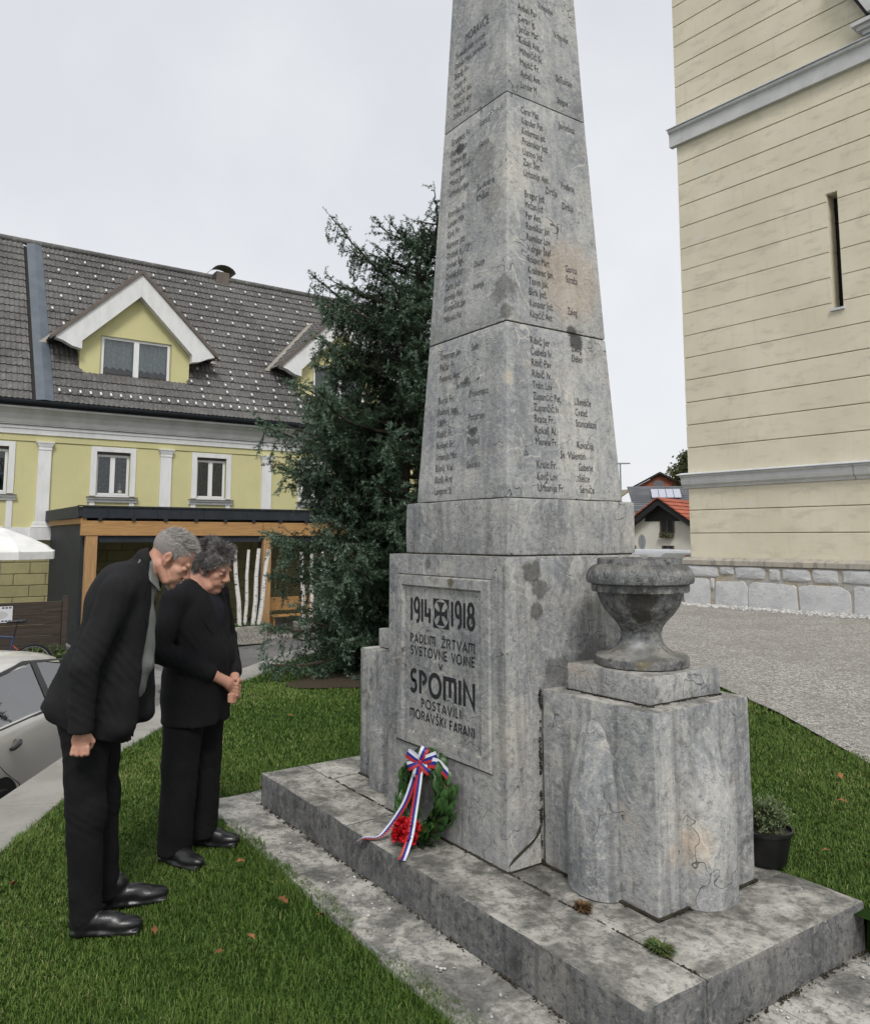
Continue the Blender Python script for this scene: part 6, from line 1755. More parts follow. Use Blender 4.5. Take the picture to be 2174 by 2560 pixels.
# collar: black band with a white tab in front
cb = MB(); K = 28; V = []
for i in range(K + 1):
    a_ = 2 * PI * i / K
    for zz_, rr_ in ((1.345, .0765), (1.392, .0735)): V.append(W2 @ Vector((.018 + rr_ * math.cos(a_) * 1.03, rr_ * math.sin(a_) * .92, zz_ - .03 * math.cos(a_))))
cb.add(V, [(2 * i, 2 * i + 2, 2 * i + 3, 2 * i + 1) for i in range(K)]); cb.build('collar_band', M_shirt2, man2)
cb = MB(); V = []
for i in range(7):
    a_ = -.72 + .62 * i / 6
    for zz_, rr_ in ((1.350, .0800), (1.388, .0770)): V.append(W2 @ Vector((.018 + rr_ * math.cos(a_) * 1.03, rr_ * math.sin(a_) * .92, zz_ - .03 * math.cos(a_))))
cb.add(V, [(2 * i, 2 * i + 2, 2 * i + 3, 2 * i + 1) for i in range(6)]); cb.build('white_collar_tab', M_collar, man2)
s = SDF((-.24, -.40, .60), (.30, .40, 1.46), .0078)
s.ell((-.005, 0, 1.22), (.150, .204, .21), None, .05).ell((.022, 0, 1.02), (.170, .205, .20), None, .06).ell((.002, 0, .86), (.160, .212, .20), None, .06).cone((.004, 0, .90), (.0, 0, .55), .208, .216, .04, flat=((1, 0, 0), .76)).ell((-.02, 0, 1.345), (.105, .185, .075), None, .05)
for sg in (-1, 1):
    s.cone((-.01, sg * .09, 1.385), (-.02, sg * .185, 1.345), .055, .068, .04).cone((-.02, sg * .188, 1.345), EL[sg], .070, .061, .028).cone(EL[sg], tuple(np.array(EL[sg]) * .12 + np.array(WR[sg]) * .88), .061, .050, .015)
s.cone((-.012, 0, 1.37), (0, 0, 1.41), .090, .082, .03).cut((0, 0, .69), (-.05, 0, -1))
s.cone(tuple(HM2 @ Vector((-.03, 0, -.02))), (.004, 0, 1.36), .078, .080, .006, True).cone((.15, 0, 1.38), (.17, 0, 1.16), .075, .016, .015, True).cone((.19, 0, 1.16), (.20, 0, .72), .012, .016, .01, True).cone((.19, 0, .80), (.18, 0, .60), .01, .06, .02, True)
s.warp(fold(.0016, ((24, 12, 36, 0, .6), (-18, 30, 40, 1.1, .5)), [(-.02, -.27, 1.12, .13, 45, 30, 40, .012), (.08, -.18, 1.0, .11, 55, 40, 20, .010), (-.02, .27, 1.12, .13, 45, -30, 40, .012), (.1, -.12, 1.12, .12, 30, 35, 40, .008), (.06, -.15, .82, .12, 30, 30, 40, .007), (-.02, -.18, 1.33, .10, 40, 40, -20, .008)]))
s.build('suit_jacket', M_jack2, man2, W2)
for sg in (-1, 1):
    lapel_strip(s, W2, 'lapel', M_jack2, man2, [(sg * .070, 1.375), (sg * .066, 1.33), (sg * .058, 1.27), (sg * .046, 1.21), (sg * .030, 1.15), (sg * .016, 1.09)], [sg * v_ for v_ in (.03, .075, .085, .07, .05, .012)], .008)
for ang, hl in ((-.16, (-.100, -.122, .0)), (.18, (-.095, .112, .0))):
    s = SDF((hl[0] - .08, hl[1] - .16, -.01), (hl[0] + .36, hl[1] + .16, .16), .0055); shoe(s, hl, ang, .285); s.build('shoe', M_shoe, man2, W2)
m2_ = lambda x, y, z: ((z > .028) & (x < .080 - .35 * np.maximum(0, .085 - z))) | ((x < .018) & (z > -.055))
cap = SDF((-.15, -.12, -.09), (.13, .12, .18), .006); cap.ell((-.018, 0, .056), (.112, .090, .096))
gg = np.meshgrid(*cap.ax, indexing='ij', sparse=True)
cap.a = np.maximum(cap.a, np.where(m2_(gg[0] + 0 * gg[1] + 0 * gg[2], gg[1], gg[2] + 0 * gg[0] + 0 * gg[1]), -1.0, .01)).astype(np.float32)
cap.warp(lambda X, Y, Z: .004 * np.sin(90 * X + 40 * Z) * np.sin(80 * Y + 50 * Z))
ho = cap.build('hair', M_hair2, man2, W2 @ HM2); add_float_attr(ho, 'tint', np.full(len(ho.data.vertices), .2))
def comb2(x, y, z, q, n):
    ph = np.sin(60 * x + 45 * z) ; return np.stack([-.45 + .35 * (z > .09) + .55 * ph, .45 * np.sign(y) + .5 * np.cos(50 * z + 30 * x), -.75 + .65 * (z > .10) + .45 * ph], 1)
hair_strands('hair_strands', HM2, M_hair2, man2, W2, 13000, lambda x, y, z: np.where(z > .06, .052, .042), comb2, m2_, 9, rad=(.107, .085, .091), cen=(-.016, 0, .054), wid=.0009, jit=.22)
face_bits(HM2, W2, man2, M_brow, M_hair2, .007, 6, .7)
# ------------------------------------------------------------------ things on the street
# ---- parked hatchback
CF = Vector((-.858, .513, 0)).normalized(); CL = Vector((-CF.y, CF.x, 0))
car_o = Vector((-2.53, -2.16, 0)) + CF * 1.10 + CL * 1.37; car_o.z = -.87
car = empty('parked_car', car_o, math.atan2(CF.y, CF.x)); tag(car, 'silver beige hatchback parked beyond the low wall, beside the man', 'car')
t = NT('m_car_paint'); t.bsdf.inputs['Coat Weight'].default_value = .7; t.bsdf.inputs['Coat Roughness'].default_value = .05
M_car = t.fin((.70, .68, .635), .36, .30, .5)
M_rub = simple('m_rubber', (.015, .015, .016), rough=.7)
M_blk = simple('m_black_plastic', (.012, .012, .013), rough=.35, spec=.5)
M_cgl = glass_mat('m_car_glass', (.26, .285, .295), .30, .01)
M_seat = simple('m_car_seat', (.06, .062, .066), (.09, .09, .095), 30, .9)
M_alloy = simple('m_alloy', (.45, .45, .46), rough=.3, metallic=.8)
def csec(x, zs_, ws):
    return [(x, -w, z) for w, z in zip(ws, zs_)] + [(x, w, z) for w, z in zip(ws[::-1], zs_[::-1])]
lv = [.20, .26, .40, .62, .80, .92, 1.02, 1.06]
def low(x, k=1.0, top=1.0, bot=0):
    w = [.70, .80, .845, .87, .872, .862, .84, .80]; return csec(x, [z * top + bot for z in lv], [a_ * k for a_ in w])
secs = [low(-.80, .80, .94, .10), low(-.76, .90, .98, .03), low(-.60, .965, 1.01), low(-.2, .99, 1.02), low(.6, 1.0, 1.0), low(1.6, 1.0, .975), low(2.3, .995, .95), low(2.8, .97, .90), low(3.2, .90, .82), low(3.38, .78, .72, .04)]
mb = MB(); n_ = len(secs[0]); mb.add([p for s_ in secs for p in s_], [(i * n_ + k, i * n_ + (k + 1) % n_, (i + 1) * n_ + (k + 1) % n_, (i + 1) * n_ + k) for i in range(len(secs) - 1) for k in range(n_)] + [tuple(range(n_ - 1, -1, -1)), tuple(range((len(secs) - 1) * n_, len(secs) * n_))])
body = mb.build('body', M_car, car, smooth=True, local=True)
# roof and pillars
rs_ = []
for x, z, w in ((-.50, 1.28, .46), (-.25, 1.42, .56), (.10, 1.475, .605), (.7, 1.495, .62), (1.3, 1.47, .60), (1.75, 1.39, .56)):
    rs_.append([(x, -w - .045, z - .085), (x, -w, z - .035), (x, -w + .12, z + .005), (x, 0, z + .028), (x, w - .12, z + .005), (x, w, z - .035), (x, w + .045, z - .085), (x, w - .06, z - .07), (x, 0, z - .01), (x, -w + .06, z - .07)])
mb = MB(); n_ = 10; mb.add([p for s_ in rs_ for p in s_], [(i * n_ + k, i * n_ + (k + 1) % n_, (i + 1) * n_ + (k + 1) % n_, (i + 1) * n_ + k) for i in range(len(rs_) - 1) for k in range(n_)] + [tuple(range(n_)), tuple(range((len(rs_) - 1) * n_, len(rs_) * n_))[::-1]])
mb.build('roof', M_car, car, smooth=True, local=True)
for sg in (-1, 1):
    def sp(x, z):      # side glass plane
        w = .84 - (z - 1.0) * .44; return (x, sg * w, z)
    def strip(name, mat, pts, off=0.0, th=.02):
        q = [Vector(sp(*p_)) + Vector((0, sg * off, 0)) for p_ in pts]
        return MB().prism(q, (0, -sg * th, 0)).build(name, mat, car, local=True)
    strip('pillar', M_car, [(-.72, 1.0), (-.12, 1.03), (-.02, 1.22), (.16, 1.40), (.06, 1.43), (-.25, 1.38), (-.52, 1.25)])
    strip('window_trim', M_blk, [(-.13, 1.03), (-.09, 1.03), (.01, 1.21), (.19, 1.385), (.86, 1.43), (1.7, 1.34), (1.7, 1.355), (.86, 1.452), (.15, 1.405), (-.03, 1.22)], .003)
    strip('pillar', M_blk, [(.98, 1.0), (1.11, 1.0), (1.06, 1.43), (.96, 1.43)], .002)
    strip('belt_trim', M_blk, [(-.16, 1.035), (.80, 1.012), (1.95, .985), (1.95, 1.0), (.80, 1.028), (-.15, 1.052)], .008)
    strip('window', M_cgl, [(-.09, 1.045), (.99, 1.02), (.97, 1.42), (.19, 1.385), (.01, 1.21)], -.004, .006)
    strip('window', M_cgl, [(1.10, 1.02), (1.95, .995), (1.66, 1.30), (1.06, 1.42)], -.004, .006)
    strip('pillar', M_car, [(2.0, .985), (2.15, .98), (1.75, 1.36), (1.62, 1.36)])
    # door gaps, handle, arches
    def side(x, z):
        w = float(np.interp(z, lv, [.70, .80, .845, .87, .872, .862, .84, .80])) * float(np.interp(x, [-.76, -.6, -.2, .6, 1.6, 2.3], [.90, .965, .99, 1, 1, .995])); return Vector((x, sg * (w + .001), z))
    MB().tube([side(-.13, 1.0), side(-.08, .85), side(.12, .70), side(.38, .55), side(.44, .42), side(.44, .30)], .004, 5).build('door_gap', M_blk, car, local=True)
    MB().tube([side(1.05, 1.0), side(1.05, .3)], .004, 5).build('door_gap', M_blk, car, local=True)
    d_ = MB(); c_ = side(.24, .885); d_.add([c_ + Vector((.055 * math.cos(q), sg * .002 - (0 if False else 0), .048 * math.sin(q))) for q in [2 * PI * i / 20 for i in range(20)]] + [c_ + Vector((0, -sg * .012, 0))], [(i, (i + 1) % 20, 20) for i in range(20)]); hr = d_.build('handle_cup', M_car, car, local=True)
    MB().tube([c_ + Vector((-.085, sg * .012, -.012)), c_ + Vector((-.06, sg * .03, -.010)), c_ + Vector((.03, sg * .034, .004)), c_ + Vector((.085, sg * .014, .016))], [.014, .017, .017, .014], 8).build('door_handle', M_blk, car, smooth=True, local=True)
    for wx in (0.0, 2.56):
        a_ = MB(); cc = Vector((wx, sg * .874, .31)); a_.add([cc + Vector((.385 * math.cos(q), 0, .385 * math.sin(q))) for q in [2 * PI * i / 32 for i in range(32)]], [tuple(range(32))[::sg]]); a_.build('wheel_arch', M_rub, car, local=True)
        w_ = MB().lathe([(.19, -.09), (.29, -.09), (.31, -.06), (.31, .06), (.29, .09), (.19, .09)], 28).build('wheel', M_rub, car, smooth=True, local=True); w_.matrix_basis = Matrix.Translation((wx, sg * .80, .31)) @ Matrix.Rotation(PI / 2, 4, 'X')
        r_ = MB().lathe([(.03, -.075), (.20, -.06), (.21, .0), (.20, .08), (.03, .07)], 20).build('rim', M_alloy, w_, local=True)
MB().add([(-.76, -.62, 1.0), (-.76, .62, 1.0), (-.50, .44, 1.27), (-.50, -.44, 1.27)], [(0, 1, 2, 3)]).build('rear_window', M_cgl, car, local=True)
MB().add([(2.2, -.68, .97), (2.2, .68, .97), (1.76, .54, 1.37), (1.76, -.54, 1.37)], [(3, 2, 1, 0)]).build('windscreen', M_cgl, car, local=True)
for sx, sy in ((.95, -.36), (.95, .36), (.05, -.34), (.05, .34)):
    s_ = SDF((sx - .4, sy - .32, .45), (sx + .5, sy + .32, 1.45), .025)
    s_.rbox((sx, sy, .85), (.09, .22, .27), None, .07).rbox((sx - .03, sy, 1.20), (.05, .13, .085), None, .045).cone((sx - .02, sy, 1.0), (sx - .03, sy, 1.2), .03, .03)
    s_.build('seat', M_seat, car, local=True)

# ---- dark plank fence with a notice, bicycle before it
XF = -14.75
fen = empty('plank_fence', (XF, -1.2, -1.05)); tag(fen, 'dark brown horizontal plank fence behind the parked car', 'fence')
M_fence = wood_mat('m_fence_plank', (.038, .029, .024), (.070, .056, .047), (30, 1.6, 45), .85)
for k in range(6):
    z0 = -1.0 + k * .228
    MB().box(XF - .02, XF + .012 + .008 * (k % 2), -4.2, .27, z0, z0 + .222).build('plank', M_fence, fen, bevel=.006, seg=1)
for y in (-3.4, -1.7, .275): MB().box(XF - .05, XF + .05, y, y + .10, -1.1, .47).build('post', M_fence, fen)
no = MB().box(XF + .0205, XF + .0225, -1.10, -.64, -.02, .30).build('paper_notice', simple('m_paper', (.62, .63, .66), rough=.8), None); tag(no, 'white printed notice fixed to the dark plank fence', 'notice')
M_print = simple('m_print', (.06, .06, .08), rough=.8)
mb = MB()
for z0, z1 in ((.255, .285), (-.005, .025)):
    for k in range(7):
        if k != 3: mb.box(XF + .0226, XF + .0232, -1.08 + k * .062, -1.08 + k * .062 + .045, z0, z1)
pr_ = mb.build('print', M_print, no); pr_['kind'] = 'stuff'
mb = MB(); mb.add([(XF + .0231, -.87 + .15 * math.cos(q), .13 + .075 * math.sin(q)) for q in [2 * PI * i / 20 for i in range(20)]], [tuple(range(20))]); mb.build('printed_picture', simple('m_print2', (.42, .46, .44), (.55, .5, .5), 30), no)
# bicycle
bx = -13.35; bike = empty('bicycle', (bx, -1.1, -1.05)); tag(bike, 'dark blue bicycle with orange details leaning by the plank fence', 'bicycle')
M_tyre = M_rub; M_bframe = simple('m_bike_frame', (.03, .045, .10), rough=.35, spec=.5); M_bor = simple('m_bike_orange', (.42, .10, .05), rough=.4)
M_chrome = simple('m_bike_metal', (.5, .5, .52), rough=.3, metallic=.7)
def wheel(y, z):
    w_ = MB(); K = 32; w_.tube([(bx, y + .335 * math.cos(2 * PI * i / K), z + .335 * math.sin(2 * PI * i / K)) for i in range(K + 1)], .027, 8, False); w = w_.build('wheel', M_tyre, bike, smooth=True)
    w_ = MB(); w_.tube([(bx, y + .305 * math.cos(2 * PI * i / K), z + .305 * math.sin(2 * PI * i / K)) for i in range(K + 1)], .009, 6, False); w_.build('rim', M_chrome, w)
    w_ = MB()
    for i in range(16): w_.tube([(bx, y, z), (bx, y + .3 * math.cos(2 * PI * i / 16), z + .3 * math.sin(2 * PI * i / 16))], .0025, 4, False)
    w_.tube([(bx - .05, y, z), (bx + .05, y, z)], .025, 8); w_.build('spokes', M_chrome, w)
ry, rz, fy = -.44, -.66, -1.52; bb = (bx, -.86, -.71); st_ = (bx, -.77, -.17); hd_ = (bx, -1.32, -.11); hd2 = (bx, -1.35, -.27)
wheel(ry, rz); wheel(fy, rz)
mb = MB()
for p_, q_, r_ in ((bb, st_, .022), (st_, hd_, .022), (bb, hd2, .026), (hd_, hd2, .028)): mb.tube([p_, q_], r_, 8)
fr_ = mb.build('frame', M_bframe, bike, smooth=True)
mb = MB(); mb.tube([(bx + .03, ry, rz), (bx + .03, bb[1], bb[2])], .014, 6); mb.tube([(bx - .03, ry, rz), (bx - .03, bb[1], bb[2])], .014, 6); mb.tube([(bx, ry, rz), (bx, -.79, -.30)], .013, 6); mb.build('chain_stay', M_bor, bike)
MB().tube([hd2, (bx, fy, rz)], .02, 8).build('fork', M_bframe, bike)
MB().tube([st_, (bx, -.725, .085)], .016, 8).build('seat_post', M_blk, bike)
s_ = SDF((bx - .12, -.95, .05), (bx + .12, -.52, .19), .012); s_.ell((bx, -.64, .12), (.075, .09, .03)).cone((bx, -.66, .12), (bx, -.88, .115), .035, .018, .03); s_.build('saddle', M_blk, bike)
mb = MB(); mb.tube([(bx - .3, -1.30, .05), (bx - .1, -1.34, .06), (bx + .1, -1.34, .06), (bx + .3, -1.30, .05)], .014, 8); mb.tube([hd_, (bx, -1.33, .06)], .016, 8); mb.build('handlebar', M_blk, bike)
mb = MB(); mb.lathe([(.02, -.006), (.09, -.004), (.09, .004), (.02, .006)], 20); c_ = mb.build('chainring', M_chrome, bike); c_.matrix_basis = Matrix.Translation((bx + .05 - bike.location.x * 0, bb[1], bb[2])) @ Matrix.Rotation(PI / 2, 4, 'Y')
# shrub at the end of the fence
M_shr = attr_mat('m_shrub', (.03, .055, .015), (.06, .105, .03), (.13, .18, .06))
def shrub(name, label, c, r, n, size, mat, seed, stem=True):
    e = empty(name, (c[0], c[1], c[2] - r[2])); tag(e, label, 'shrub')
    q = np.random.RandomState(seed); nc = 24; cc = q.randn(nc, 3); cc /= np.linalg.norm(cc, axis=1)[:, None]; cc *= q.uniform(.3, .9, nc)[:, None]; own = q.randint(0, nc, n)
    P_ = np.array(c) + (cc[own] + q.randn(n, 3) * .16) * np.array(r); d1 = q.randn(n, 3) + np.array([0, 0, .6]); d1 /= np.linalg.norm(d1, axis=1)[:, None]; d2 = np.cross(d1, q.randn(n, 3)); d2 /= np.linalg.norm(d2, axis=1)[:, None]; s = size * q.uniform(.6, 1.3, n)[:, None]
    V = np.stack([P_ - d1 * s, P_ + d2 * s * .35, P_ + d1 * s, P_ - d2 * s * .35], 1).reshape(-1, 3); ob = np_mesh('foliage', V, np.arange(4 * n).reshape(-1, 4), mat, e)
    add_float_attr(ob, 'tint', np.repeat(np.clip(.5 + .25 * q.randn(n), 0, 1), 4))
    mb = MB()
    for k in range(7): a_ = 2 * PI * k / 7; mb.tube([(c[0], c[1], c[2] - r[2]), (c[0] + .5 * r[0] * math.cos(a_), c[1] + .5 * r[1] * math.sin(a_), c[2] + .3 * r[2])], [.008, .003], 5, False)
    mb.build('stem', M_bark, e)
shrub('small_shrub', 'small green shrub at the end of the plank fence, behind the man', (-14.2, -.05, -.72), (.42, .5, .36), 1500, .05, M_shr, 3)
shrub('small_shrub', 'low green shrub behind the bicycle wheel, against the plank fence', (-14.3, -.35, -.85), (.3, .35, .22), 800, .045, M_shr, 8)

# ---- white parasol
pa = empty('parasol', (-16.6, -.75, -1.05)); tag(pa, 'white parasol with red print at the picture edge, before the yellow house', 'parasol')
t = NT('m_canvas'); t.bsdf.inputs['Subsurface Weight'].default_value = 0
M_canv = t.fin(t.mix(t.step(t.noise(t.pos(), 3, 4, .6), .4, .6), (.74, .74, .72), (.66, .66, .64)), .85)
pc = Vector((-16.6, -.72, 1.86)); RR = 1.16
mb = MB(); n_ = 8; rings = [(.05, .02), (.5, -.17), (.85, -.36), (1.0, -.50)]
V = [pc + Vector((RR * f * math.cos(2 * PI * (k + .5 * 0) / n_ + .2), RR * f * math.sin(2 * PI * k / n_ + .2), dz)) for f, dz in rings for k in range(n_)]
mb.add(V, [(i * n_ + k, i * n_ + (k + 1) % n_, (i + 1) * n_ + (k + 1) % n_, (i + 1) * n_ + k) for i in range(3) for k in range(n_)]); cnp = mb.build('canopy', M_canv, pa)
mb = MB(); e0 = [pc + Vector((RR * math.cos(2 * PI * k / n_ + .2), RR * math.sin(2 * PI * k / n_ + .2), -.50)) for k in range(n_)]
mb.add(e0 + [p_ + Vector((0, 0, -.16)) for p_ in e0], [(k, (k + 1) % n_, n_ + (k + 1) % n_, n_ + k) for k in range(n_)]); mb.build('valance', M_canv, pa)
MB().tube([pc + Vector((0, 0, .06)), (pc.x, pc.y, -1.05)], .03, 10).build('pole', M_pvc, pa)
mb = MB()
for k in range(n_): mb.tube([pc + Vector((0, 0, -.02)), e0[k] + Vector((0, 0, .01))], .012, 5, False)
mb.build('ribs', M_pvc, pa)
M_redp = simple('m_red_print', (.30, .015, .02), rough=.8)
a_, b_ = e0[0], e0[7]
mb = MB()
for (s0, s1, h0, h1) in ((.12, .30, .22, .26), (.36, .44, .20, .30), (.50, .66, .22, .27), (.72, .80, .20, .29)):
    pA, pB = a_.lerp(b_, s0), a_.lerp(b_, s1); top = pc + Vector((0, 0, 0))
    q = [pA.lerp(top, h0), pB.lerp(top, h0), pB.lerp(top, h1), pA.lerp(top, h1)]
    nn_ = (q[1] - q[0]).cross(q[3] - q[0]).normalized(); nn_ = nn_ if nn_.z > 0 else -nn_
    mb.add([v + nn_ * .012 for v in q], [(0, 1, 2, 3)])
mb.build('red_print', M_redp, pa)

# ---- planters with birch stems
t = NT('m_aggregate'); P = t.pos(); vc = t.voro(P, 45, 'F1', 'Color'); sx_ = t.node('SeparateColor'); t.l.new(vc, sx_.inputs[0])
M_aggr = t.fin(t.ramp(sx_.outputs[0], [(0, (.13, .12, .105)), (.5, (.30, .285, .25)), (1, (.50, .48, .43))]), .9)
t = NT('m_birch'); P = t.objco()
n1 = t.step(t.noise(t.mul(P, (9, 9, 42)), 1.0, 3, .6), .60, .66); n2 = t.step(t.noise(t.mul(P, (5, 5, 13)), 1.0, 3, .6), .63, .68)
M_birch = t.fin(t.mix(t.math('MAXIMUM', n1, n2), t.mix(t.noise(P, 6, 3, .5), (.70, .69, .66), (.56, .54, .50)), (.03, .027, .024)), .85)
def planter(y0, y1, x, label, stems, lb2):
    e = empty('concrete_planter', (x, y0, ZB)); tag(e, label, 'planter', 'planters along the pergola')
    mb = MB(); L = y1 - y0; yc = (y0 + y1) / 2
    mb.frustum(.20, L / 2 - .06, ZB + .04, .26, L / 2, ZB + .50, x, yc); mb.build('trough', M_aggr, e, bevel=.015)
    MB().box(x - .20, x + .20, y0 + .06, y1 - .06, ZB + .49, ZB + .512).build('soil', M_soil, e)
    q = np.random.RandomState(int(y0 * 10)); n = 260; P_ = np.stack([x + q.uniform(-.22, .22, n), q.uniform(y0 + .05, y1 - .02, n), ZB + .52 + np.abs(q.randn(n)) * .035], 1); d1 = q.randn(n, 3); d1 /= np.linalg.norm(d1, axis=1)[:, None]; d2 = np.cross(d1, q.randn(n, 3)); d2 /= np.linalg.norm(d2, axis=1)[:, None]
    V = np.stack([P_ - d1 * .035, P_ + d2 * .018, P_ + d1 * .035, P_ - d2 * .018], 1).reshape(-1, 3); ob = np_mesh('low_plants', V, np.arange(4 * n).reshape(-1, 4), M_shr, e); add_float_attr(ob, 'tint', np.repeat(q.uniform(.2, .9, n), 4)); ob['kind'] = 'stuff'
    for i, (yb, yt_, dx, r, h) in enumerate(stems):
        b_ = MB(); pth = [(x + dx, yb, ZB + .45), (x + dx + .02, yb + (yt_ - yb) * .3 + .015, ZB + .45 + h * .33), (x + dx - .01, yb + (yt_ - yb) * .65 - .01, ZB + .45 + h * .66), (x + dx, yt_, ZB + .45 + h)]
        o_ = b_.tube(pth, [r, r * .95, r * .88, r * .8], 12).build('birch_stem', M_birch, None, smooth=True)
        tag(o_, lb2 % ['first', 'second', 'third', 'fourth', 'fifth', 'sixth', 'seventh', 'eighth'][i], 'birch stem', 'birch stems in the planters')
planter(3.75, 5.60, -16.75, 'long exposed-aggregate planter at the pergola post, holding five white birch stems', [(4.55, 4.32, -.05, .055, 1.95), (4.88, 4.70, .02, .062, 2.0), (5.06, 5.12, -.08, .05, 2.02), (5.24, 5.36, .03, .062, 2.05), (5.42, 5.66, -.03, .066, 2.02)], 'white birch stem by the pergola post, %s from the man in clerical collar')
planter(6.55, 8.5, -16.85, 'exposed-aggregate planter half hidden by the lowest spruce branches', [(6.75, 6.66, .0, .06, 1.95), (7.0, 7.0, -.06, .055, 1.9), (7.25, 7.3, .04, .06, 1.95), (7.65, 7.75, -.03, .06, 1.9)], 'white birch stem behind spruce branches, %s to the right of the post')
# ------------------------------------------------------------------ wreath, pot, weeds, fallen leaves
M_leafw = simple('m_wreath_leaf', (.022, .062, .014), (.042, .108, .024), 18, .38, spec=.5, objvar=.45)
M_rw = simple('m_ribbon_white', (.66, .68, .76), rough=.5); M_rb = simple('m_ribbon_blue', (.018, .03, .22), rough=.5); M_rr = simple('m_ribbon_red', (.42, .025, .03), rough=.5); M_gold = simple('m_gold_print', (.55, .36, .10), rough=.4)
wr = empty('memorial_wreath', (-.03, -.62, .19)); tag(wr, 'green leaf wreath with tricolour ribbon bow and red flowers against the plinth', 'wreath')
WC = Vector((-.035, -.585, .388)); WU = Vector((1, 0, 0)); WV = Vector((0, .20, .98)).normalized(); WN = WU.cross(WV) ; WN = WN if WN.y < 0 else -WN
RW, rw = .160, .038
mb = MB(); K = 40
mb.tube([WC + WU * (RW * math.cos(2 * PI * i / K)) + WV * (RW * math.sin(2 * PI * i / K)) for i in range(K + 1)], rw * .7, 8, False); mb.build('straw_ring', simple('m_straw', (.05, .06, .02)), wr, smooth=True)
# one leaf, shared by all copies
lf = MB(); V = []; NL = 6
for i in range(NL + 1):
    s = i / NL; w = .019 * math.sin(PI * min(1, s * .93 + .04)) ** .8; z = .012 * math.sin(PI * s) ; x = s * .078
    V += [(x, -w, z + .006), (x, 0, z), (x, w, z + .006)]
lf.add(V, [(3 * i + j, 3 * i + 3 + j, 3 * i + 4 + j, 3 * i + 1 + j) for i in range(NL) for j in (0, 1)])
leaf0 = None; rl = random.Random(8)
for k in range(230):
    a_ = 2 * PI * k / 230 * 7.0 + rl.uniform(-.1, .1); ph = rl.uniform(-1.9, 1.9)
    cdir = WU * math.cos(a_) + WV * math.sin(a_); tang = -WU * math.sin(a_) + WV * math.cos(a_)
    nrm = (WN * math.cos(ph) + cdir * math.sin(ph)).normalized()
    p = WC + cdir * RW + nrm * (rw * .75)
    if p.y > -.522: p.y = -.524
    d = (tang * (1 if math.cos(a_) > 0 else -1) * 1.0 + nrm * rl.uniform(.1, .45) + cdir * rl.uniform(-.3, .3)).normalized()
    yv = nrm.cross(d).normalized(); zv = d.cross(yv)
    M = Matrix((( d.x, yv.x, zv.x, p.x), (d.y, yv.y, zv.y, p.y), (d.z, yv.z, zv.z, p.z), (0, 0, 0, 1))) @ Matrix.Scale(rl.uniform(.8, 1.2), 4)
    if leaf0 is None:
        leaf0 = lf.build('leaf', M_leafw, wr, smooth=True)
        o = leaf0
    else:
        o = leaf0.copy(); COL.objects.link(o); o.parent = wr; o.matrix_parent_inverse = leaf0.matrix_parent_inverse.copy()
    o.matrix_basis = M
def ribbon(path, wdirs, width, name, stripes=(0, 1, 2), gold=False, parent=wr):
    """striped band along a path: three strips side by side"""
    mb = MB(); n = len(path); W = [Vector(w).normalized() for w in wdirs]
    V = []
    for p_, w in zip(path, W):
        for f in (-.5, -1 / 6, 1 / 6, .5): V.append(Vector(p_) + w * (width * f))
    for i in range(n - 1):
        for j in range(3): mb.add([V[4 * i + j], V[4 * i + j + 1], V[4 * i + 5 + j], V[4 * i + 4 + j]], [(0, 1, 2, 3)], stripes[j])
    o_ = mb.build(name, [M_rw, M_rb, M_rr], parent)
    return o_
def spline(P, n=26):
    P = [Vector(p_) for p_ in P]; out = []
    Q = [P[0] * 2 - P[1]] + P + [P[-1] * 2 - P[-2]]
    for i in range(1, len(Q) - 2):
        m = n // (len(P) - 1)
        for k in range(m):
            t = k / m; a_, b_, c_, d_ = Q[i - 1], Q[i], Q[i + 1], Q[i + 2]
            out.append(.5 * ((2 * b_) + (c_ - a_) * t + (2 * a_ - 5 * b_ + 4 * c_ - d_) * t * t + (3 * b_ - a_ - 3 * c_ + d_) * t ** 3))
    out.append(P[-1]); return out
BW = Vector((-.02, -.628, .565))
# tails
p1 = spline([BW + Vector((-.01, -.012, -.02)), (-.05, -.655, .46), (-.075, -.685, .36), (-.125, -.735, .255), (-.145, -.79, .205), (-.20, -.845, .196), (-.235, -.87, .17)], 36)
ribbon(p1, [Vector((.75, .42, .12)).lerp(Vector((.55, -.65, 0)), smooth01(18, 30, i)) * -1 for i in range(len(p1))], .038, 'ribbon_tail', (2, 1, 0))
p2 = spline([BW + Vector((.015, -.012, -.02)), (.012, -.665, .46), (.02, -.69, .36), (.045, -.73, .26), (.085, -.785, .205), (.135, -.835, .196)], 36)
ribbon(p2, [Vector((.8, .3, .0)).lerp(Vector((.75, .5, 0)), i / 35) for i in range(len(p2))], .038, 'ribbon_tail', (2, 1, 0))
mb = MB()
for pth, sgn in ((p1, 1), (p2, 1)):
    for i in range(16, len(pth) - 3, 1):
        p_ = pth[i]; t_ = (pth[i + 1] - pth[i]).normalized(); w = (Vector((.75, .42, .12)).lerp(Vector((.55, -.65, 0)), smooth01(18, 30, i)) * -1 if pth is p1 else Vector((.8, .3, 0))).normalized()
        c_ = p_ + w * -.0127; nn_ = w.cross(t_).normalized(); nn_ = nn_ if (CAM - c_).dot(nn_) > 0 else -nn_
        mb.add([c_ - w * .0050 + nn_ * .0012, c_ + w * .0050 + nn_ * .0012, c_ + w * .0050 + t_ * .0035 + nn_ * .0012, c_ - w * .0050 + t_ * .0035 + nn_ * .0012], [(0, 1, 2, 3)])
mb.build('gold_lettering', M_gold, wr)
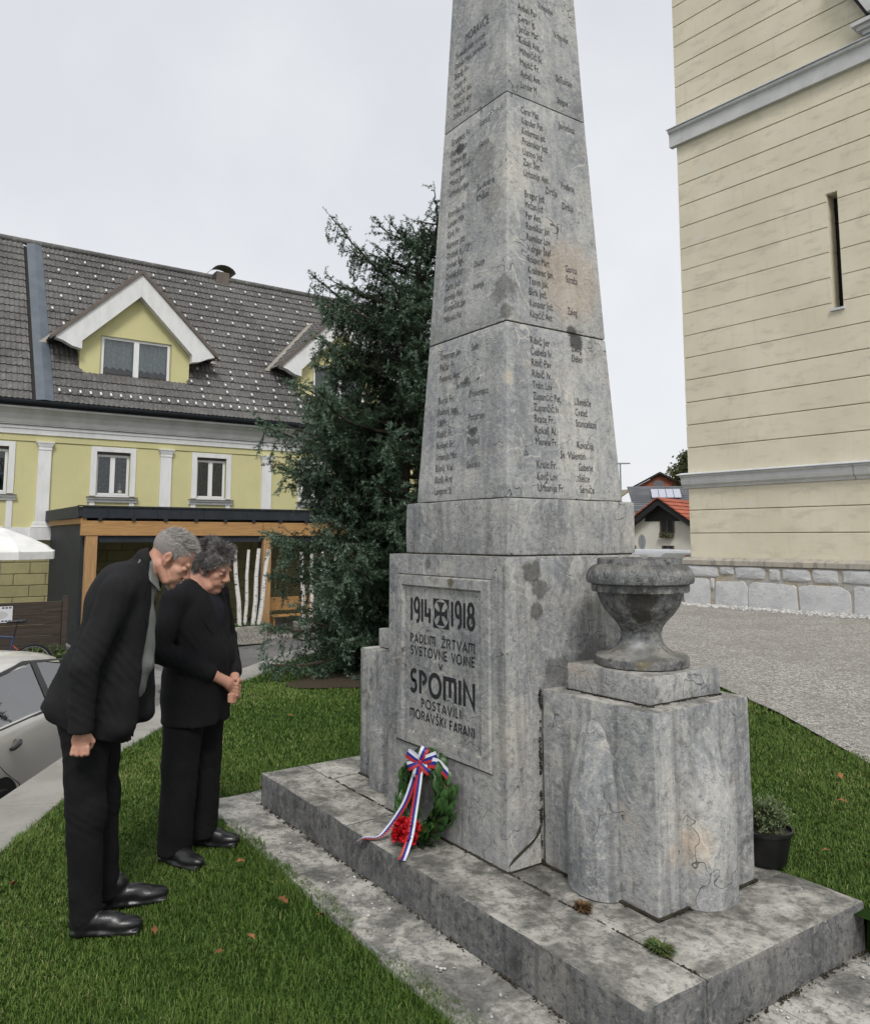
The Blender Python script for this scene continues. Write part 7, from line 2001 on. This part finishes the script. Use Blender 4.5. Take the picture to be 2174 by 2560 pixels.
# bow loops
tocam = Vector((.66, -.72, .2)).normalized(); bu = Vector((.75, .66, 0)).normalized(); bv = Vector((0, 0, 1))
for (ax, az, L, w, st_, tw) in ((-.9, .55, .078, .048, (0, 1, 2), .3), (-1.0, -.45, .070, .048, (0, 1, 2), -.2), (.95, .35, .092, .048, (0, 1, 2), .25), (.75, -.65, .078, .044, (0, 1, 2), -.3), (.45, 1.0, .074, .044, (0, 1, 2), .15), (-.2, -1.0, .08, .046, (0, 1, 2), .1)):
    d = (bu * ax + bv * az).normalized(); side = d.cross(tocam).normalized(); side = side if side.z > 0 else -side; pts = []
    for i in range(13):
        a_ = PI * 2 * i / 12; pts.append(BW + d * (L * .5 * (1 - math.cos(a_))) + tocam * (.022 * math.sin(a_) + .012))
    wd_ = [(side + tocam * tw * math.sin(PI * i / 12)) * -1 for i in range(13)]
    n = len(pts)
    mb = MB(); V = []
    for i in range(n):
        ww = w * (.35 + .65 * math.sin(PI * i / 12) ** .7); W_ = wd_[i].normalized()
        for f in (-.5, -1 / 6, 1 / 6, .5): V.append(pts[i] + W_ * (ww * f))
    for i in range(n - 1):
        for j in range(3): mb.add([V[4 * i + j], V[4 * i + j + 1], V[4 * i + 5 + j], V[4 * i + 4 + j]], [(0, 1, 2, 3)], st_[j])
    mb.build('bow_loop', [M_rw, M_rb, M_rr], wr)
s_ = SDF(tuple(BW - Vector((.04, .05, .04))), tuple(BW + Vector((.04, .03, .04))), .004); s_.ell(tuple(BW + tocam * .014), (.017, .014, .018)); s_.build('bow_knot', M_rr, wr)
pe = spline([BW + Vector((.03, .0, 0)), BW + Vector((.10, .03, .005)), BW + Vector((.165, .045, -.03))], 12); ribbon(pe, [Vector((0, -.2, -1))] * len(pe), .05, 'ribbon_end')
# red carnations at the foot of the wreath
M_petal = simple('m_carnation', (.40, .006, .012), (.56, .012, .02), 60, .6, objvar=.1)
for (cx, cy, cz, r, sd2) in ((-.065, -.70, .258, .052, 1), (.005, -.70, .270, .054, 2), (-.03, -.745, .238, .046, 3), (.03, -.72, .235, .045, 4), (-.085, -.72, .225, .040, 5)):
    q = np.random.RandomState(sd2); V, F = [], []
    for k in range(70):
        d = q.randn(3); d /= np.linalg.norm(d)
        if d[2] < -.5: continue
        e1 = np.cross(d, q.randn(3)); e1 /= np.linalg.norm(e1); e2 = np.cross(d, e1); rr_ = r * q.uniform(.6, 1.0); b_ = len(V); c_ = np.array([cx, cy, cz])
        m = 5
        for j in range(m + 1):
            u_ = (j / m - .5) * 2; V.append(c_ + d * rr_ * .35 + e1 * u_ * r * .16); V.append(c_ + d * rr_ * (1 - .12 * u_ * u_) + e1 * u_ * r * .42 + e2 * r * .13 * math.sin(j * 2.6 + k))
        F += [(b_ + 2 * j, b_ + 2 * j + 2, b_ + 2 * j + 3, b_ + 2 * j + 1) for j in range(m)]
    np_mesh('carnation', np.array(V), np.array(F), M_petal, wr)

# ---- potted plant behind the pedestal
pc = Vector((1.085, .535, .190)); pot = empty('potted_plant', pc); tag(pot, 'small heather-like plant in a black plastic pot beside the urn pedestal', 'plant pot')
MB().lathe([(.03, pc.z), (.082, pc.z), (.086, pc.z + .006), (.112, pc.z + .135), (.120, pc.z + .138), (.121, pc.z + .152), (.113, pc.z + .153), (.108, pc.z + .135), (.02, pc.z + .128)], 32, (pc.x, pc.y)).build('pot', M_blk, pot, smooth=True)
MB().lathe([(.105, pc.z + .130), (.06, pc.z + .140), (.0, pc.z + .145)], 20, (pc.x, pc.y)).build('soil', M_soil, pot)
M_hth = attr_mat('m_heather', (.045, .028, .02), (.075, .11, .045), (.20, .25, .13))
q = np.random.RandomState(3); n = 2600; own = q.randint(0, 34, n); ax = q.randn(34, 3); ax[:, 2] = np.abs(ax[:, 2]) + .25; ax /= np.linalg.norm(ax, axis=1)[:, None]
s = q.uniform(.35, 1.0, n); P_ = np.array((pc.x, pc.y, pc.z + .145)) + ax[own] * np.array([.125, .125, .15]) * s[:, None] + q.randn(n, 3) * .010
d1 = ax[own] * .8 + q.randn(n, 3) * .7; d1 /= np.linalg.norm(d1, axis=1)[:, None]; d2 = np.cross(d1, q.randn(n, 3)); d2 /= np.linalg.norm(d2, axis=1)[:, None]
V = np.stack([P_ - d2 * .0028, P_ + d2 * .0028, P_ + d1 * .016], 1).reshape(-1, 3)
ob = np_mesh('foliage', V, np.arange(3 * n).reshape(-1, 3), M_hth, pot); add_float_attr(ob, 'tint', np.repeat(np.clip(s * 1.05 - .12 + .15 * q.randn(n), 0, 1), 3))
mb = MB()
for k in range(34): mb.tube([(pc.x, pc.y, pc.z + .13), tuple(np.array((pc.x, pc.y, pc.z + .145)) + ax[k] * np.array([.11, .11, .13]))], [.003, .0015], 4, False)
mb.build('stem', M_bark, pot)

# ---- weeds in the joints
def weed(label, c, r, n, mat, seed, hgt):
    q = np.random.RandomState(seed); a_ = q.uniform(0, 2 * PI, n); rr_ = r * np.sqrt(q.uniform(0.02, 1, n)); base = np.stack([c[0] + rr_ * np.cos(a_) * .35, c[1] + rr_ * np.sin(a_) * .25, np.full(n, c[2])], 1)
    tip = np.stack([c[0] + rr_ * np.cos(a_), c[1] + .7 * rr_ * np.sin(a_), c[2] + hgt * q.uniform(.15, 1, n)], 1); mid = (base + tip) / 2 + np.array([0, 0, .012])
    w = np.stack([-np.sin(a_), np.cos(a_), np.zeros(n)], 1) * .003
    V = np.stack([base - w * .5, base + w * .5, mid + w, mid - w, tip], 1).reshape(-1, 3); k = np.arange(n) * 5
    F = np.concatenate([np.stack([k, k + 1, k + 2], 1), np.stack([k, k + 2, k + 3], 1), np.stack([k + 3, k + 2, k + 4], 1)])
    o_ = np_mesh('weed_tuft', V, F, mat, None); tag(o_, label, 'weed'); add_float_attr(o_, 'tint', np.repeat(q.uniform(0, 1, n), 5)); return o_
weed('dry brown weed tuft in the stone joint before the pedestal', (.956, -.505, .19), .055, 260, attr_mat('m_dry_weed', (.07, .04, .018), (.14, .08, .035), (.22, .14, .07)), 2, .035)
weed('flat green weed growing from the joint near the step corner', (1.333, -.505, .19), .075, 300, attr_mat('m_green_weed', (.03, .06, .015), (.06, .11, .03), (.14, .13, .04)), 4, .03)

# ---- fallen leaves on the grass
M_fall = simple('m_fallen_leaf', (.28, .115, .045), (.20, .085, .035), 40, .8, objvar=.3)
lv_ = MB(); pts = [(0, 0), (.016, .012), (.022, .004), (.036, .018), (.044, .010), (.062, .006), (.044, -.008), (.038, -.018), (.022, -.006), (.014, -.014)]
lv_.add([(x, y, .006 * math.sin(x * 60) + .15 * abs(y)) for x, y in pts], [tuple(range(10))])
FL = [(.114, -1.70, 'orange-brown fallen leaf on the grass in front of the bowing man, nearest the camera'), (.044, -1.53, 'dull brown fallen leaf just behind the orange leaf on the front grass'), (-.116, -1.28, 'curled orange leaf at the worn grass patch beside the slab'), (.05, -1.22, 'reddish fallen leaf at the very edge of the slab'), (-1.07, -2.27, 'dark brown leaf on the grass by the concrete strip'), (-.65, -1.27, 'pale orange leaf between the second man and slab'), (-.23, -1.83, 'small brown leaf just before the toe of the bowing man'),
      (.27, 2.75, 'orange leaf far out on the lawn right of the pedestal'), (1.22, .85, 'dark red leaf on the lawn near the potted plant'), (.58, 2.1, 'brown leaf in the middle of the lawn beyond the pot'), (-3.2, .1, 'yellow leaf on the lawn between the man and spruce'), (-1.9, -.95, 'pale leaf on the grass beside the slab corner'), (.9, 1.6, 'small dry leaf on the lawn beyond the potted plant')]
l0 = None
for i, (x, y, lb_) in enumerate(FL):
    if l0 is None: o = l0 = lv_.build('fallen_leaf', M_fall, None)
    else:
        o = l0.copy(); COL.objects.link(o)
    o.location = (x, y, lawn_z(x, y) + .045); o.rotation_euler = (rnd.uniform(-.5, .5), rnd.uniform(-.5, .5), rnd.uniform(0, 6.28)); k = rnd.uniform(.75, 1.15); o.scale = (k, k, k)
    tag(o, lb_, 'leaf', 'fallen leaves on the lawn')
# small pale stones scattered on the slabs
q = np.random.RandomState(9); n = 70
px_ = q.uniform(-1.2, 1.5, n); py_ = q.uniform(-1.05, -.86, n)
pts = np.concatenate([np.stack([px_, py_, np.full(n, .004)], 1), np.stack([q.uniform(1.56, 1.98, 90), q.uniform(-.75, .5, 90), np.full(90, .004)], 1)])
tag(pebbles('loose_grit', pts, q.uniform(.003, .008, len(pts)), M_peb, None, 6), 'loose pale grit scattered on the paving slabs', 'grit', kind='stuff')
# ------------------------------------------------------------------ grass blades
def seg_side(x, y, E):
    best = np.full(x.shape, 1e9); sg = np.ones(x.shape)
    for (ax, ay), (bx_, by) in zip(E, E[1:]):
        dx, dy = bx_ - ax, by - ay; t = np.clip(((x - ax) * dx + (y - ay) * dy) / (dx * dx + dy * dy), 0, 1); ex, ey = x - ax - t * dx, y - ay - t * dy; d = np.hypot(ex, ey); m = d < best
        best = np.where(m, d, best); sg = np.where(m, np.where(dx * ey - dy * ex < 0, 1, -1), sg)
    return best * sg
gx = np.linspace(-10.5, 7.5, 181); gy = np.linspace(-7, 9.5, 166)
GZ = np.array([[lawn_z(a_, b_) for b_ in gy] for a_ in gx])
def lawn_zv(x, y):
    fx = (x - gx[0]) / (gx[1] - gx[0]); fy_ = (y - gy[0]) / (gy[1] - gy[0]); i = np.clip(fx.astype(int), 0, len(gx) - 2); j = np.clip(fy_.astype(int), 0, len(gy) - 2); u = fx - i; v = fy_ - j
    return GZ[i, j] * (1 - u) * (1 - v) + GZ[i + 1, j] * u * (1 - v) + GZ[i, j + 1] * (1 - u) * v + GZ[i + 1, j + 1] * u * v
qg = np.random.RandomState(21)
fw = np.array([FWD.x, FWD.y]); fw /= np.linalg.norm(fw); rg = np.array([-fw[1], fw[0]]) * -1
X, Y = [], []
for d0, d1, dens in ((1.6, 3.0, 22000), (3.0, 4.6, 18000), (4.6, 6.5, 9500), (6.5, 9.0, 4300), (9.0, 12.5, 1800)):
    half = .80 * d1; n = int((d1 - d0) * 2 * half * dens); d = qg.uniform(d0, d1, n); s = qg.uniform(-half, half, n); k = np.abs(s) < .76 * d + .4
    X.append(CAM.x + fw[0] * d[k] + rg[0] * s[k]); Y.append(CAM.y + fw[1] * d[k] + rg[1] * s[k])
X = np.concatenate(X); Y = np.concatenate(Y)
def fnoise(x, y, f, s=0): return np.sin(x * f + s) * np.cos(y * f * 1.13 + 1.7 * s) * .5 + np.sin((x + y) * f * .63 + 2.1 + s) * .3 + np.sin((x - 1.7 * y) * f * 1.71 + s) * .2
jag = .035 * fnoise(X, Y, 9) + .02 * fnoise(X, Y, 31, 2)
keep = (seg_side(X, Y, WALL_EDGE) > .0 + .5 * jag) & (seg_side(X, Y, GRAVEL_EDGE) < .02 + jag)
inslab = (X > -1.775 + jag) & (X < 2.88 + jag) & (Y > -1.075 + jag) & (Y < .50 + .6 * jag)
keep &= ~inslab
keep &= ~((X < -1.48) & (X > -1.82) & (Y > -.62) & (Y < .5) & False)
lit = np.hypot(X - (TB.x + .55), Y - (TB.y - .45)) < 1.0 + 3 * jag
keep &= ~(lit & (qg.rand(len(X)) < .92))
# worn patch beside the slab in front of the second man
worn = np.hypot((X - .0) / .28, (Y + 1.27) / .14) < 1
keep &= ~(worn & (qg.rand(len(X)) < .6))
X, Y = X[keep], Y[keep]; n = len(X)
dist = np.hypot(X - CAM.x, Y - CAM.y)
Z = lawn_zv(X, Y) - .012
h = (.020 + .018 * qg.rand(n)) * (1 + .35 * fnoise(X, Y, 2.3)) * (1 + .25 * fnoise(X, Y, 11, 1))
edge = np.minimum(np.abs(seg_side(X, Y, WALL_EDGE)), np.abs(seg_side(X, Y, GRAVEL_EDGE))); h *= 1 + .5 * (edge < .12)
ne = (np.abs(Y + 1.08) < .12) & (X > -1.9); h *= 1 + .45 * ne
h = np.clip(h, .014, .085)
w = np.clip(.00095 * (dist / 2.6) ** 1.0, .00095, .0048) * qg.uniform(.7, 1.3, n)
az = qg.uniform(0, 2 * PI, n) + .6 * fnoise(X, Y, 3.1); le = qg.uniform(.1, 1.1, n) * h
a2 = az + PI / 2 + qg.normal(0, .5, n); wx, wy = np.cos(a2) * w, np.sin(a2) * w
b0 = np.stack([X - wx, Y - wy, Z], 1); b1 = np.stack([X + wx, Y + wy, Z], 1)
mx, my, mz = X + np.cos(az) * le * .35, Y + np.sin(az) * le * .35, Z + h * .62
m0 = np.stack([mx - wx * .8, my - wy * .8, mz], 1); m1 = np.stack([mx + wx * .8, my + wy * .8, mz], 1)
tp = np.stack([X + np.cos(az) * le, Y + np.sin(az) * le, Z + h * np.clip(1 - .35 * le / h, .5, 1)], 1)
V = np.stack([b0, b1, m0, m1, tp], 1).reshape(-1, 3); k = np.arange(n) * 5
F = np.concatenate([np.stack([k, k + 1, k + 3], 1), np.stack([k, k + 3, k + 2], 1), np.stack([k + 2, k + 3, k + 4], 1)])
t = NT('m_grass')
a_ = t.node('Attribute'); a_.attribute_name = 'tint'
c = t.ramp(a_.outputs['Fac'], [(0.0, (.034, .070, .010)), (.45, (.078, .142, .022)), (.78, (.140, .205, .042)), (1.0, (.30, .27, .12))])
M_grass = t.fin(c, .6, spec=.25)
print('BLADES', n)
go = np_mesh('grass', V, F, M_grass); tag(go, 'short green grass of the lawn around the memorial', 'grass', kind='stuff')
add_float_attr(go, 'tint', np.repeat(np.clip(.40 + .20 * fnoise(X, Y, 1.7, 3) + .10 * fnoise(X, Y, 7.3, 5) + .19 * qg.randn(n) + .35 * (qg.rand(n) < .05), 0, 1), 5))
